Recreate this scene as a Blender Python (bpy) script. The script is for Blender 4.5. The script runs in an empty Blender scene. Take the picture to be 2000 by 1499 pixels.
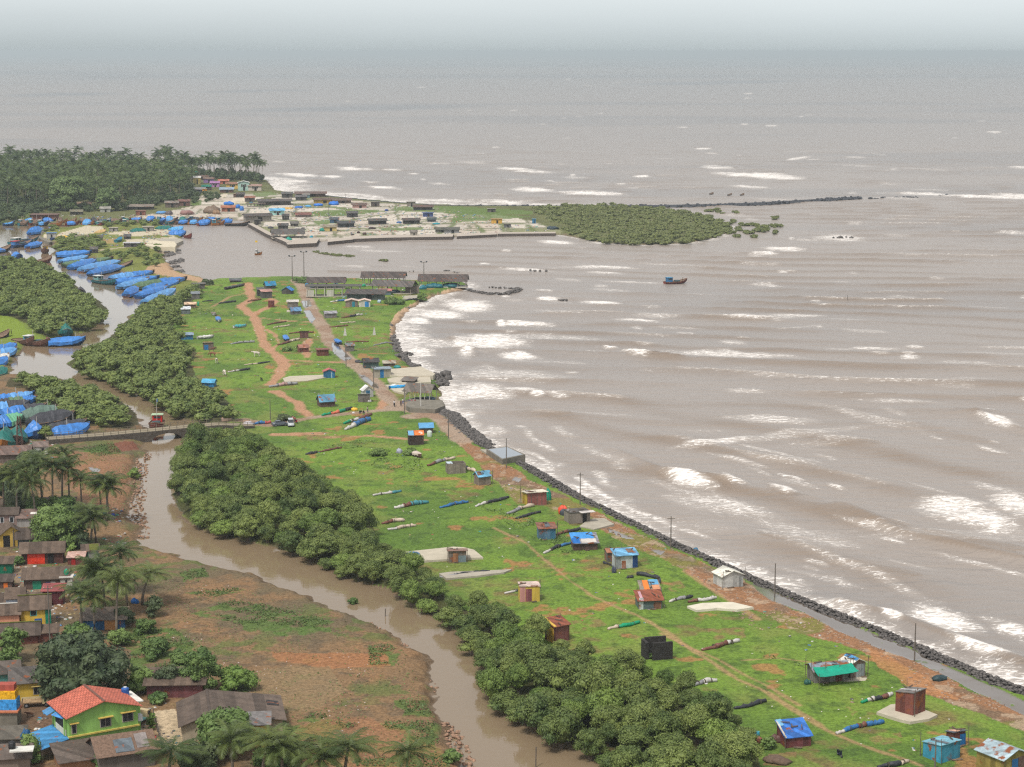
import bpy, bmesh, math, random
import numpy as np
from mathutils import Vector, Matrix
R = math.radians
SC = bpy.context.scene
COL = SC.collection
RNG = random.Random(7)
NP = np.random.RandomState(11)

# ------------------------------------------------------------------ camera, world, sun, exposure
CH, FPX, PITCH, CXP, CYP = 100.0, 3889.0, R(9.48), 1000.0, 749.5
cam = bpy.data.cameras.new('camera'); camo = bpy.data.objects.new('camera', cam); COL.objects.link(camo)
cam.sensor_width = 36; cam.lens = 70.0; cam.clip_start = 1; cam.clip_end = 150000
camo.location = (0, 0, CH); camo.rotation_euler = (R(90) - PITCH, 0, 0)
SC.camera = camo
SUN_EL, SUN_AZ = R(58), R(-150)      # azimuth measured from +Y towards +X: behind the camera, to the left
w = bpy.data.worlds.new('World'); SC.world = w; w.use_nodes = True
nt = w.node_tree; nt.nodes.clear()
def wn(t, **k):
    n = nt.nodes.new(t)
    for a, b in k.items(): setattr(n, a, b)
    return n
out = wn('ShaderNodeOutputWorld'); bg = wn('ShaderNodeBackground'); sky = wn('ShaderNodeTexSky', sky_type='NISHITA', sun_disc=False)
sky.sun_elevation = SUN_EL; sky.sun_rotation = SUN_AZ; sky.dust_density = 1.0; sky.air_density = 1.0; sky.ozone_density = 1.0
hsv = wn('ShaderNodeHueSaturation'); hsv.inputs['Saturation'].default_value = 0.10
geo = wn('ShaderNodeTexCoord'); sep = wn('ShaderNodeSeparateXYZ'); ramp = wn('ShaderNodeValToRGB')
e = ramp.color_ramp.elements
e[0].position = 0.0; e[0].color = (1.02, 1.14, 1.19, 1); bx = e.new(.006); bx.color = (1.08, 1.19, 1.25, 1); e[1].position = 1.0; e[1].color = (1.75, 1.75, 1.75, 1)
a = e.new(0.012); a.color = (1.00, 1.10, 1.15, 1); b2 = e.new(0.03); b2.color = (.98, 1.05, 1.09, 1); b3 = e.new(0.3); b3.color = (1.1, 1.1, 1.1, 1)
nz = wn('ShaderNodeTexNoise'); nz.inputs['Scale'].default_value = 2.2; nz.inputs['Detail'].default_value = 5
mp = wn('ShaderNodeMapping'); mp.inputs['Scale'].default_value = (1, 1, 6)
mr = wn('ShaderNodeMapRange'); mr.inputs[1].default_value = .3; mr.inputs[2].default_value = .7; mr.inputs[3].default_value = .93; mr.inputs[4].default_value = 1.07
m1 = wn('ShaderNodeMix', data_type='RGBA', blend_type='MULTIPLY'); m1.inputs[0].default_value = 1
m2 = wn('ShaderNodeMix', data_type='RGBA', blend_type='MULTIPLY'); m2.inputs[0].default_value = 1
L = nt.links.new
L(geo.outputs['Generated'], sep.inputs[0]); L(sep.outputs['Z'], ramp.inputs[0]); L(sky.outputs[0], hsv.inputs['Color'])
L(geo.outputs['Generated'], mp.inputs[0]); L(mp.outputs[0], nz.inputs['Vector']); L(nz.outputs['Fac'], mr.inputs[0])
L(hsv.outputs[0], m1.inputs[6]); L(ramp.outputs[0], m1.inputs[7]); L(m1.outputs[2], m2.inputs[6]); L(mr.outputs[0], m2.inputs[7])
L(m2.outputs[2], bg.inputs[0]); L(bg.outputs[0], out.inputs[0]); bg.inputs[1].default_value = 0.105
sl = bpy.data.lights.new('sun', 'SUN'); so = bpy.data.objects.new('sun', sl); COL.objects.link(so)
sl.energy = 2.3; sl.angle = R(8); sl.color = (1.0, .95, .87)
so.rotation_euler = Vector((-math.sin(SUN_AZ) * math.cos(SUN_EL), -math.cos(SUN_AZ) * math.cos(SUN_EL), -math.sin(SUN_EL))).to_track_quat('-Z', 'Y').to_euler()
so.location = (-100, 0, 300)
SC.view_settings.view_transform = 'Standard'; SC.view_settings.look = 'None'
SC.view_settings.exposure = 0.58; SC.view_settings.gamma = 1
SC.cycles.use_denoising = False; SC.cycles.filter_width = 1.25; SC.cycles.use_adaptive_sampling = False
SC.cycles.max_bounces = 6; SC.cycles.diffuse_bounces = 3; SC.cycles.glossy_bounces = 2; SC.cycles.volume_bounces = 0
SC.cycles.caustics_reflective = False; SC.cycles.caustics_refractive = False

# ------------------------------------------------------------------ pixel <-> world, noise, polygons
def ray_plane(px, py, z=0.0):
    px = np.asarray(px, float); py = np.asarray(py, float)
    u = (px - CXP) / FPX; v = (CYP - py) / FPX
    cp, sp = math.cos(PITCH), math.sin(PITCH)
    dy = cp + v * sp; dz = -sp + v * cp
    t = (z - CH) / dz
    return u * t, dy * t
def project(x, y, z):
    cp, sp = math.cos(PITCH), math.sin(PITCH)
    d = y * cp - (z - CH) * sp; up = y * sp + (z - CH) * cp
    return CXP + FPX * x / d, CYP - FPX * up / d
def S(py):
    a = PITCH - math.atan((CYP - py) / FPX)
    return FPX * math.sin(a) / CH
def hash2(ix, iy, seed):
    h = (ix.astype(np.int64) * 374761393 + iy.astype(np.int64) * 668265263 + seed * 1442695041) & 0xffffffff
    h = ((h ^ (h >> 13)) * 1274126177) & 0xffffffff
    return ((h ^ (h >> 16)) & 0xffff).astype(np.float32) / 65535.0
def vnoise(x, y, seed=0):
    x = np.asarray(x, float); y = np.asarray(y, float)
    ix = np.floor(x); iy = np.floor(y); fx = (x - ix); fy = (y - iy)
    fx = fx * fx * (3 - 2 * fx); fy = fy * fy * (3 - 2 * fy)
    a = hash2(ix, iy, seed); b = hash2(ix + 1, iy, seed); c = hash2(ix, iy + 1, seed); d = hash2(ix + 1, iy + 1, seed)
    return (a * (1 - fx) + b * fx) * (1 - fy) + (c * (1 - fx) + d * fx) * fy
def fbm(x, y, scale, oct=4, seed=0):
    s = 0; amp = 1; tot = 0; f = 1.0 / scale
    for o in range(oct):
        s = s + amp * vnoise(x * f + 17.3 * o, y * f - 9.1 * o, seed + o); tot += amp; amp *= .55; f *= 2.03
    return s / tot
def sstep(a, b, x):
    t = np.clip((x - a) / (b - a + 1e-9), 0, 1); return t * t * (3 - 2 * t)
def inpoly(px, py, poly):
    r = np.zeros(np.shape(px), bool); n = len(poly)
    for i in range(n):
        x1, y1 = poly[i]; x2, y2 = poly[(i + 1) % n]
        if y1 == y2: continue
        c = ((y1 > py) != (y2 > py)) & (px < (x2 - x1) * (py - y1) / (y2 - y1) + x1)
        r ^= c
    return r
def segdist(px, py, pts, closed=False, full=False):
    d2 = np.full(np.shape(px), 1e18); n = len(pts)
    for i in range(n if closed else n - 1):
        x1, y1 = pts[i]; x2, y2 = pts[(i + 1) % n]
        dx, dy = x2 - x1, y2 - y1; l2 = dx * dx + dy * dy + 1e-12
        t = np.clip(((px - x1) * dx + (py - y1) * dy) / l2, 0, 1)
        q = (px - x1 - t * dx) ** 2 + (py - y1 - t * dy) ** 2
        d2 = np.minimum(d2, q)
    return np.sqrt(d2)
def toworld(poly, z=0.0):
    return [tuple(float(v) for v in ray_plane(a, b, z)) for a, b in poly]

# ------------------------------------------------------------------ traced shorelines (waterline, pixels of the 2000 px frame)
LAND_MEADOW = [(410,548),(440,546),(500,545),(560,543),(600,545),(700,547),(820,550),(900,552),(918,557),(914,565),(880,572),(850,578),(832,588),(806,603),(788,618),(774,638),(769,660),(776,684),(790,700),(800,711),(812,722),(832,724),(848,732),(856,742),(862,760),(864,778),(868,792),(876,806),(886,820),(908,840),(932,860),(962,879),(1000,898),(1030,912),(1080,942),(1130,972),(1200,1006),(1260,1036),(1320,1066),(1400,1101),(1500,1146),(1600,1190),(1700,1231),(1800,1271),(1900,1316),(2000,1356),(2120,1405),(2320,1500),(2320,2300),(1350,2300),(1330,1640),(1250,1560),(1180,1495),(1100,1455),(1010,1402),(965,1372),(940,1330),(945,1290),(905,1250),(875,1215),(835,1195),(795,1180),(765,1152),(705,1140),(640,1113),(590,1088),(500,1062),(445,1052),(390,1034),(350,1005),(335,960),(335,930),(350,890),(384,862),(400,845),(380,826),(340,812),(320,795),(285,780),(250,765),(200,745),(150,728),(128,712),(150,692),(175,680),(212,660),(232,640),(250,620),(272,602),(296,590),(345,577),(384,562)]
LAND_SPIT = [(90,450),(150,443),(230,441),(300,437),(335,445),(358,460),(350,472),(340,482),(322,486),(312,494),(318,502),(330,516),(345,530),(380,540),(412,548),(400,560),(350,576),(330,572),(290,554),(250,538),(215,522),(190,508),(150,498),(114,489),(108,480),(98,472),(76,468),(80,460)]
LAND_ISLE = [(-330,500),(0,507),(40,510),(100,522),(140,547),(160,572),(198,588),(212,606),(204,630),(170,650),(130,657),(90,667),(47,677),(36,695),(25,718),(20,737),(-330,742)]
LAND_SOUTH = [(-330,735),(20,735),(60,737),(130,744),(195,762),(246,788),(266,806),(276,830),(288,850),(286,870),(284,890),(272,910),(269,950),(263,985),(268,1010),(275,1050),(286,1066),(330,1080),(380,1094),(430,1109),(500,1130),(560,1149),(600,1164),(650,1184),(700,1204),(760,1234),(800,1264),(829,1290),(839,1320),(844,1350),(860,1390),(880,1430),(900,1470),(916,1510),(945,1600),(990,2300),(-330,2300)]
LAND_HEAD = [(-330,440),(0,438),(60,438),(130,439),(240,434),(330,433),(400,433),(440,431),(480,432),(490,440),(520,458),(548,472),(570,478),(622,476),(626,471),(680,470),(760,469),(884,467),(890,463),(970,462),(1090,459),(1104,460),(1180,476),(1260,479),(1340,476),(1392,466),(1420,456),(1424,446),(1400,430),(1340,416),(1280,409),(1050,404),(900,403),(860,402),(800,399),(740,393),(640,385),(590,381),(540,373),(530,361),(522,352),(480,347),(380,339),(300,336),(0,331),(-330,331)]
LANDS = [toworld(p) for p in (LAND_MEADOW, LAND_SPIT, LAND_ISLE, LAND_SOUTH, LAND_HEAD)]
def land_sd(x, y):
    """signed distance in metres to the waterline: positive on land"""
    x = np.asarray(x, float); y = np.asarray(y, float); best = np.full(x.shape, -1e9)
    for p in LANDS:
        d = segdist(x, y, p, True); s = np.where(inpoly(x, y, p), d, -d); best = np.maximum(best, s)
    return best
_E = [np.array([(p[i], p[(i + 1) % len(p)]) for i in range(len(p))]) for p in LANDS]
def land_sd1(x, y):
    best = -1e9
    for E in _E:
        a = E[:, 0]; d = E[:, 1] - a; q = np.array((x, y)) - a
        t = np.clip((q * d).sum(1) / ((d * d).sum(1) + 1e-12), 0, 1); dist = np.sqrt(((q - d * t[:, None]) ** 2).sum(1).min())
        y1, y2, x1, x2 = E[:, 0, 1], E[:, 1, 1], E[:, 0, 0], E[:, 1, 0]
        c = ((y1 > y) != (y2 > y)); dy = np.where(y2 == y1, 1e-9, y2 - y1)
        ins = (c & (x < (x2 - x1) * (y - y1) / dy + x1)).sum() % 2
        best = max(best, dist if ins else -dist)
    return best
def relief(x, y):
    """gentle humps of the meadow"""
    return (fbm(x, y, 34, 3, 5) - .5) * 1.6 + (fbm(x, y, 9, 2, 6) - .5) * .35
def height_from(sd, x, y):
    h = np.where(sd > 0, 1.1 * sstep(0, 3.5, sd) + .02 * np.minimum(sd, 15), np.maximum(-3.0, sd * .5))
    return h + np.where(sd > 0, relief(x, y) * sstep(2, 14, sd) * sstep(0, 60, 900 - np.asarray(y)) * .8, 0)
def hz(x, y):
    return float(height_from(np.array(land_sd1(x, y)), np.array(x), np.array(y)))
def G(px, py):
    z = 1.2
    for _ in range(4):
        x, y = (float(v) for v in ray_plane(px, py, z)); z = max(0.0, hz(x, y))
    return Vector((x, y, z))
def W(px, py, z=0.0):
    x, y = ray_plane(px, py, z); return Vector((float(x), float(y), z))
# ------------------------------------------------------------------ materials
def lin(c): return tuple(((v / 255) / 12.92 if v <= 10 else (((v / 255) + .055) / 1.055) ** 2.4) for v in c)
MATS = {}
def M(name, rgb, rough=.75, var=.22, nscale=1.5, sheets=False, walls=False, tiles=False, rust=0.0, spec=.3, gain=.72, bump=0.0, streak=False, metal=0.0):
    if name in MATS: return MATS[name]
    m = bpy.data.materials.new(name); m.use_nodes = True; t = m.node_tree; N = t.nodes; b = N['Principled BSDF']; K = t.links.new
    col = [v * gain for v in lin(rgb)]
    b.inputs['Roughness'].default_value = rough; b.inputs['Specular IOR Level'].default_value = spec; b.inputs['Metallic'].default_value = metal
    g = N.new('ShaderNodeNewGeometry'); n = N.new('ShaderNodeTexNoise'); n.inputs['Scale'].default_value = nscale; n.inputs['Detail'].default_value = 6; n.inputs['Roughness'].default_value = .65
    if streak:
        mp = N.new('ShaderNodeMapping'); mp.inputs['Scale'].default_value = (1, 1, .15); K(g.outputs['Position'], mp.inputs[0]); K(mp.outputs[0], n.inputs['Vector'])
    else: K(g.outputs['Position'], n.inputs['Vector'])
    r = N.new('ShaderNodeMapRange'); r.inputs[1].default_value = .28; r.inputs[2].default_value = .72; r.inputs[3].default_value = 1 - var; r.inputs[4].default_value = 1 + var
    K(n.outputs['Fac'], r.inputs[0])
    mx = N.new('ShaderNodeVectorMath'); mx.operation = 'SCALE'; mx.inputs[0].default_value = col; K(r.outputs[0], mx.inputs['Scale']); last = mx.outputs[0]
    if sheets:
        tc = N.new('ShaderNodeTexCoord'); sp = N.new('ShaderNodeSeparateXYZ'); K(tc.outputs['Object'], sp.inputs[0])
        f = N.new('ShaderNodeMath'); f.operation = 'MULTIPLY'; f.inputs[1].default_value = 1.15; xy = N.new('ShaderNodeMath'); xy.operation = 'MULTIPLY_ADD'; xy.inputs[1].default_value = .93; K(sp.outputs['Y'], xy.inputs[0]); K(sp.outputs['X'], xy.inputs[2]); K(xy.outputs[0] if walls else sp.outputs['X'], f.inputs[0])
        fl = N.new('ShaderNodeMath'); fl.operation = 'FLOOR'; K(f.outputs[0], fl.inputs[0])
        oi = N.new('ShaderNodeObjectInfo'); ad = N.new('ShaderNodeMath'); ad.operation = 'MULTIPLY_ADD'; ad.inputs[1].default_value = 57; K(oi.outputs['Random'], ad.inputs[0]); K(fl.outputs[0], ad.inputs[2])
        wn_ = N.new('ShaderNodeTexWhiteNoise'); wn_.noise_dimensions = '1D'; K(ad.outputs[0], wn_.inputs['W'])
        r2 = N.new('ShaderNodeMapRange'); r2.inputs[3].default_value = .66; r2.inputs[4].default_value = 1.22; K(wn_.outputs['Value'], r2.inputs[0])
        m3 = N.new('ShaderNodeVectorMath'); m3.operation = 'SCALE'; K(last, m3.inputs[0]); K(r2.outputs[0], m3.inputs['Scale']); last = m3.outputs[0]
        wv = N.new('ShaderNodeTexWave'); wv.inputs['Scale'].default_value = 2.2; K(tc.outputs['Object'], wv.inputs['Vector'])
        bp = N.new('ShaderNodeBump'); bp.inputs['Strength'].default_value = .5; bp.inputs['Distance'].default_value = .05; K(wv.outputs['Fac'], bp.inputs['Height']); K(bp.outputs[0], b.inputs['Normal'])
    elif bump:
        bp = N.new('ShaderNodeBump'); bp.inputs['Strength'].default_value = bump; bp.inputs['Distance'].default_value = .2; K(n.outputs['Fac'], bp.inputs['Height']); K(bp.outputs[0], b.inputs['Normal'])
    if tiles:
        tc = N.new('ShaderNodeTexCoord'); bk = N.new('ShaderNodeTexBrick'); K(tc.outputs['Object'], bk.inputs['Vector']); bk.inputs['Scale'].default_value = 1; bk.inputs['Brick Width'].default_value = .46; bk.inputs['Row Height'].default_value = .52; bk.inputs['Mortar Size'].default_value = .05
        bk.inputs['Color1'].default_value = (1.1,1.1,1.1,1); bk.inputs['Color2'].default_value = (.86,.84,.82,1); bk.inputs['Mortar'].default_value = (.45,.40,.38,1)
        mm = N.new('ShaderNodeMix'); mm.data_type = 'RGBA'; mm.blend_type = 'MULTIPLY'; mm.inputs[0].default_value = 1; K(last, mm.inputs[6]); K(bk.outputs['Color'], mm.inputs[7]); last = mm.outputs[2]
    if rust:
        n2 = N.new('ShaderNodeTexNoise'); n2.inputs['Scale'].default_value = .75; n2.inputs['Detail'].default_value = 7; K(g.outputs['Position'], n2.inputs['Vector'])
        r3 = N.new('ShaderNodeMapRange'); r3.inputs[1].default_value = .62 - rust * .3; r3.inputs[2].default_value = .70 - rust * .25; K(n2.outputs['Fac'], r3.inputs[0])
        mm = N.new('ShaderNodeMix'); mm.data_type = 'RGBA'; mm.inputs[7].default_value = (.20, .062, .022, 1); K(r3.outputs[0], mm.inputs[0]); K(last, mm.inputs[6]); last = mm.outputs[2]
    K(last, b.inputs['Base Color']); MATS[name] = m; return m
def leafmat(name, c1, c2, rough=.55):
    if name in MATS: return MATS[name]
    m = bpy.data.materials.new(name); m.use_nodes = True; t = m.node_tree; N = t.nodes; b = N['Principled BSDF']; K = t.links.new
    b.inputs['Roughness'].default_value = rough; b.inputs['Specular IOR Level'].default_value = .25
    g = N.new('ShaderNodeNewGeometry'); n = N.new('ShaderNodeTexNoise'); n.inputs['Scale'].default_value = .32; n.inputs['Detail'].default_value = 4; K(g.outputs['Position'], n.inputs['Vector'])
    oi = N.new('ShaderNodeObjectInfo'); a = N.new('ShaderNodeMath'); a.operation = 'MULTIPLY_ADD'; a.inputs[1].default_value = .62; K(oi.outputs['Random'], a.inputs[0])
    s = N.new('ShaderNodeMath'); s.operation = 'MULTIPLY_ADD'; s.inputs[1].default_value = 1.9; s.inputs[2].default_value = -.78; K(n.outputs['Fac'], s.inputs[0]); K(s.outputs[0], a.inputs[2])
    x = N.new('ShaderNodeMix'); x.data_type = 'RGBA'; x.inputs[6].default_value = (*c1, 1); x.inputs[7].default_value = (*c2, 1); x.clamp_factor = True; K(a.outputs[0], x.inputs[0])
    K(x.outputs[2], b.inputs['Base Color'])
    tr = N.new('ShaderNodeBsdfTranslucent'); K(x.outputs[2], tr.inputs['Color']); ms = N.new('ShaderNodeMixShader'); ms.inputs[0].default_value = .18
    K(b.outputs[0], ms.inputs[1]); K(tr.outputs[0], ms.inputs[2]); K(ms.outputs[0], N['Material Output'].inputs['Surface'])
    MATS[name] = m; return m

# ------------------------------------------------------------------ mesh building helpers
class MB:
    def __init__(s): s.v = []; s.f = []; s.n = 0
    def add(s, vs, fs):
        s.v.extend([tuple(p) for p in vs]); s.f.extend([tuple(i + s.n for i in f) for f in fs]); s.n += len(vs); return s
    def hexa(s, p):            # 8 points: bottom 0-3 ccw, top 4-7
        return s.add(p, [(3,2,1,0),(4,5,6,7),(0,1,5,4),(1,2,6,5),(2,3,7,6),(3,0,4,7)])
    def box(s, c, d, rz=0.0):
        hx, hy, hz_ = d[0] / 2, d[1] / 2, d[2] / 2; cs, sn = math.cos(rz), math.sin(rz)
        P = []
        for z in (-hz_, hz_):
            for (x, y) in ((-hx, -hy), (hx, -hy), (hx, hy), (-hx, hy)):
                P.append((c[0] + x * cs - y * sn, c[1] + x * sn + y * cs, c[2] + z))
        return s.hexa(P)
    def slab(s, q, t):         # q: 4 points ccw from above; thickness t downward
        return s.hexa([(a[0], a[1], a[2] - t) for a in q] + list(q))
    def tube(s, pts, rad, n=6, cap=True):
        pts = [Vector(p) for p in pts]; rings = []
        up0 = Vector((0, 0, 1))
        vs = []
        for i, p in enumerate(pts):
            d = (pts[min(i + 1, len(pts) - 1)] - pts[max(i - 1, 0)]).normalized()
            u = d.cross(up0)
            if u.length < .05: u = d.cross(Vector((1, 0, 0)))
            u.normalize(); v = d.cross(u); r = rad[i] if hasattr(rad, '__len__') else rad
            for k in range(n):
                a = 2 * math.pi * k / n; vs.append(p + u * (math.cos(a) * r) + v * (math.sin(a) * r))
        fs = []
        for i in range(len(pts) - 1):
            for k in range(n): fs.append((i * n + k, i * n + (k + 1) % n, (i + 1) * n + (k + 1) % n, (i + 1) * n + k))
        if cap: fs.append(tuple(range(n - 1, -1, -1))); fs.append(tuple((len(pts) - 1) * n + k for k in range(n)))
        return s.add(vs, fs)
    def lathe(s, c, prof, n=10):
        vs = []; fs = []
        for (r, z) in prof:
            for k in range(n): a = 2 * math.pi * k / n; vs.append((c[0] + r * math.cos(a), c[1] + r * math.sin(a), c[2] + z))
        for i in range(len(prof) - 1):
            for k in range(n): fs.append((i * n + k, i * n + (k + 1) % n, (i + 1) * n + (k + 1) % n, (i + 1) * n + k))
        fs.append(tuple((len(prof) - 1) * n + k for k in range(n)))
        return s.add(vs, fs)
    def loft(s, rings, closed=False, caps=True):
        n = len(rings[0]); vs = [p for r in rings for p in r]; fs = []
        m = n if closed else n - 1
        for i in range(len(rings) - 1):
            for k in range(m): fs.append((i * n + k, i * n + (k + 1) % n, (i + 1) * n + (k + 1) % n, (i + 1) * n + k))
        if caps: fs.append(tuple(range(n - 1, -1, -1))); fs.append(tuple((len(rings) - 1) * n + k for k in range(n)))
        return s.add(vs, fs)
    def blob(s, c, r, rng, j=.25, sub=1):
        bm = bmesh.new(); bmesh.ops.create_icosphere(bm, subdivisions=sub, radius=1)
        o = [(c[0] + v.co.x * r[0] * (1 + rng.uniform(-j, j)), c[1] + v.co.y * r[1] * (1 + rng.uniform(-j, j)), c[2] + v.co.z * r[2] * (1 + rng.uniform(-j, j))) for v in bm.verts]
        f = [tuple(v.index for v in g.verts) for g in bm.faces]; bm.free(); return s.add(o, f)
    def mesh(s, name, smooth=False):
        me = bpy.data.meshes.new(name); me.from_pydata(s.v, [], s.f); me.update()
        if smooth: me.polygons.foreach_set('use_smooth', [True] * len(me.polygons))
        return me
def link(name, me, mat=None, parent=None):
    o = bpy.data.objects.new(name, me); COL.objects.link(o)
    if mat is not None and me is not None and not me.materials: me.materials.append(mat)
    if parent is not None: o.parent = parent
    return o
def part(name, mb, mat, parent, smooth=False): return link(name, mb.mesh(name, smooth), mat, parent)
def tag(o, label, cat, group=None):
    o['label'] = label; o['category'] = cat
    if group: o['group'] = group
    return o
def thing(name, label, cat, loc, rz=0.0, group=None, s=1.0):
    o = bpy.data.objects.new(name, None); COL.objects.link(o); o.location = loc; o.rotation_euler = (0, 0, rz); o.scale = (s, s, s); o.empty_display_size = .5
    return tag(o, label, cat, group)
def copy_tree(root, loc, rz=0.0, s=(1, 1, 1), label=None, group=None):
    r = root.copy(); COL.objects.link(r); r.location = loc; r.rotation_euler = (0, 0, rz); r.scale = s
    if label: r['label'] = label
    if group: r['group'] = group
    for ch in root.children:
        c = ch.copy(); COL.objects.link(c); c.parent = r
        for g in ch.children:
            d = g.copy(); COL.objects.link(d); d.parent = c
    return r
def npmesh(name, V, F, mat, smooth=False):
    """big mesh from numpy arrays; F is n x 4 or n x 3"""
    me = bpy.data.meshes.new(name); k = F.shape[1]
    me.vertices.add(len(V)); me.vertices.foreach_set('co', V.astype(np.float32).ravel())
    me.loops.add(F.size); me.loops.foreach_set('vertex_index', F.astype(np.int32).ravel())
    me.polygons.add(len(F)); me.polygons.foreach_set('loop_start', np.arange(0, F.size, k, dtype=np.int32))
    me.update(calc_edges=True)
    if smooth: me.polygons.foreach_set('use_smooth', np.ones(len(F), bool))
    me.materials.append(mat); return me
ORD = 'first second third fourth fifth sixth seventh eighth ninth tenth eleventh twelfth thirteenth fourteenth fifteenth sixteenth seventeenth eighteenth nineteenth twentieth'.split()
ORD += ['twenty-' + o for o in ORD[:9]] + ['thirtieth'] + ['thirty-' + o for o in ORD[:9]]
HAZE = 0.0001
# ------------------------------------------------------------------ terrain sheet: traced areas become real ground colours
def grid(cols, rows):
    PX, PY = np.meshgrid(np.array(cols, float), np.array(rows, float)); x, y = ray_plane(PX, PY, 0.0); return PX, PY, x, y
def upsample_sd(cols, rows, st=2):
    c2 = list(cols[::st]); r2 = list(rows[::st])
    if c2[-1] != cols[-1]: c2.append(cols[-1])
    if r2[-1] != rows[-1]: r2.append(rows[-1])
    _, _, x, y = grid(c2, r2); sd = land_sd(x, y)
    t = np.array([np.interp(cols, c2, row) for row in sd]); o = np.empty((len(rows), len(cols)))
    for j in range(len(cols)): o[:, j] = np.interp(rows, r2, t[:, j])
    return o
def quads_of(nr, nc, keep):
    idx = np.arange(nr * nc).reshape(nr, nc)
    a, b, c, d = idx[:-1, :-1], idx[:-1, 1:], idx[1:, 1:], idx[1:, :-1]
    F = np.stack([d, c, b, a], -1)[keep].reshape(-1, 4); u, inv = np.unique(F, return_inverse=True)
    return u, inv.reshape(-1, 4)
tc = list(range(-330, -40, 12)) + list(np.arange(-40, 2041, 2.1)) + list(range(2050, 2330, 12))
tr = list(np.arange(322, 1520, 1.8)) + list(range(1522, 1800, 8)) + list(range(1800, 2300, 40))
PX, PY, GX, GY = grid(tc, tr)
SD = upsample_sd(tc, tr)
SD = SD + ((fbm(GX, GY, 7, 3, 401) - .5) * 4.5 + (fbm(GX, GY, 2.2, 2, 405) - .5) * 2.0) * (1 - sstep(3, 14, np.abs(SD))) * np.where(GY < 620, 1, .8)
TZ = height_from(SD, GX, GY)
QX, QY = project(GX, GY, TZ)                 # where each vertex really shows
n1 = fbm(GX, GY, 6, 4, 21) - .5; n2 = fbm(GX, GY, 6, 4, 31) - .5; nb = fbm(GX, GY, 22, 4, 41); nf = fbm(GX, GY, 2.2, 3, 51); nm = fbm(GX, GY, 11, 4, 61)
sc_loc = FPX / np.sqrt(GX ** 2 + GY ** 2 + CH ** 2)
def C(r, g, b): return np.array(lin((r, g, b))) * .70
A = np.zeros(GX.shape + (3,)); A[:] = C(118, 100, 80); WET = np.zeros(GX.shape); BMP = np.ones(GX.shape)
def mixc(mask, col):
    global A
    A = A * (1 - mask[..., None]) + np.asarray(col) * mask[..., None]
def area(poly, rough=8.0):
    """soft-edged traced polygon, edges broken up by noise"""
    p = np.array(poly, float); lo = p.min(0) - 30; hi = p.max(0) + 30
    m = (QX > lo[0]) & (QX < hi[0]) & (QY > lo[1]) & (QY < hi[1]); o = np.zeros(GX.shape)
    if m.any():
        o[m] = inpoly(QX[m] + n1[m] * rough * 2.4 * sc_loc[m] / 9, QY[m] + n2[m] * rough * sc_loc[m] / 9, poly)
    return o
def line(pts, wm, soft=.5, rough=1.0, z=1.2):
    wp = [tuple(float(v) for v in ray_plane(a, b, z)) for a, b in pts]; q = np.array(wp); lo = q.min(0) - wm * 3 - 8; hi = q.max(0) + wm * 3 + 8
    m = (GX > lo[0]) & (GX < hi[0]) & (GY > lo[1]) & (GY < hi[1]); o = np.zeros(GX.shape)
    if m.any():
        d = segdist(GX[m], GY[m], wp) + (n1[m] + .6 * (nf[m] - .5)) * rough * 2
        o[m] = 1 - sstep(wm / 2 - soft, wm / 2 + soft, d)
    return o
own = np.zeros(GX.shape, int)
for k, p in enumerate(LANDS): own[inpoly(GX, GY, p)] = k + 1
GR1, GR2, GR3, GR4 = C(118, 146, 58), C(98, 126, 54), C(134, 142, 72), C(70, 92, 46)
DIRT, DIRT2, MUD = C(178, 122, 84), C(140, 104, 80), C(112, 96, 76)
# meadow
m = (own == 1)
g = GR1 + (GR2 - GR1) * sstep(.38, .66, nb)[..., None]
g = g + (GR3 - g) * (.6 * sstep(.55, .75, nm))[..., None]; g = g + (GR4 - g) * (.55 * sstep(.56, .72, nf))[..., None]
A = np.where(m[..., None], g, A)
mixc(m * sstep(.63, .70, fbm(GX, GY, 11, 4, 77)) * .5 * sstep(.30, .6, nf), DIRT2)
mixc(m * sstep(.70, .75, fbm(GX, GY, 7, 4, 87)) * .7, DIRT)
# southern bank, village ground and brown field
m = (own == 4)
b = C(142, 114, 84) + (C(118, 104, 80) - C(142, 114, 84)) * sstep(.38, .6, nb)[..., None]
b = b + (C(158, 120, 86) - b) * (.5 * sstep(.54, .68, nm))[..., None]; b = b + (C(108, 94, 76) - b) * (.6 * sstep(.52, .68, nf))[..., None]
A = np.where(m[..., None], b, A)
mixc(m * sstep(.52, .6, fbm(GX, GY, 3, 4, 97)) * .7 * sstep(.40, .62, fbm(GX, GY, 16, 3, 98)), C(100, 116, 62))
for m_, c_ in (((own == 2), C(128, 134, 66)), ((own == 3), C(124, 140, 62)), ((own == 5), C(112, 114, 72))):
    mixc(m_ * 1.0, c_); mixc(m_ * sstep(.45, .65, nm) * .6, c_ * .62)
GREEN_PATCHES = [[(380,1195),(450,1175),(520,1185),(640,1215),(640,1235),(560,1240),(500,1235),(440,1215)],[(160,880),(220,868),(238,885),(190,895)],[(258,920),(272,905),(270,945),(258,950)],
 [(350,1118),(400,1110),(408,1125),(360,1135)],[(360,1160),(480,1150),(420,1170)],[(500,1425),(620,1395),(700,1420),(650,1440),(560,1450)],[(740,1412),(850,1410),(862,1470),(800,1465)],[(250,1240),(330,1225),(380,1260),(350,1330),(260,1320)],
 [(420,1310),(490,1305),(500,1345),(440,1355)],[(610,1440),(700,1440),(720,1470),(640,1480)],[(0,900),(60,895),(110,905),(60,930)],[(720,1265),(770,1262),(780,1300),(720,1300)],[(560,1500),(860,1470),(880,1500)],[(780,1370),(830,1368),(850,1400),(790,1400)]]
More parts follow.
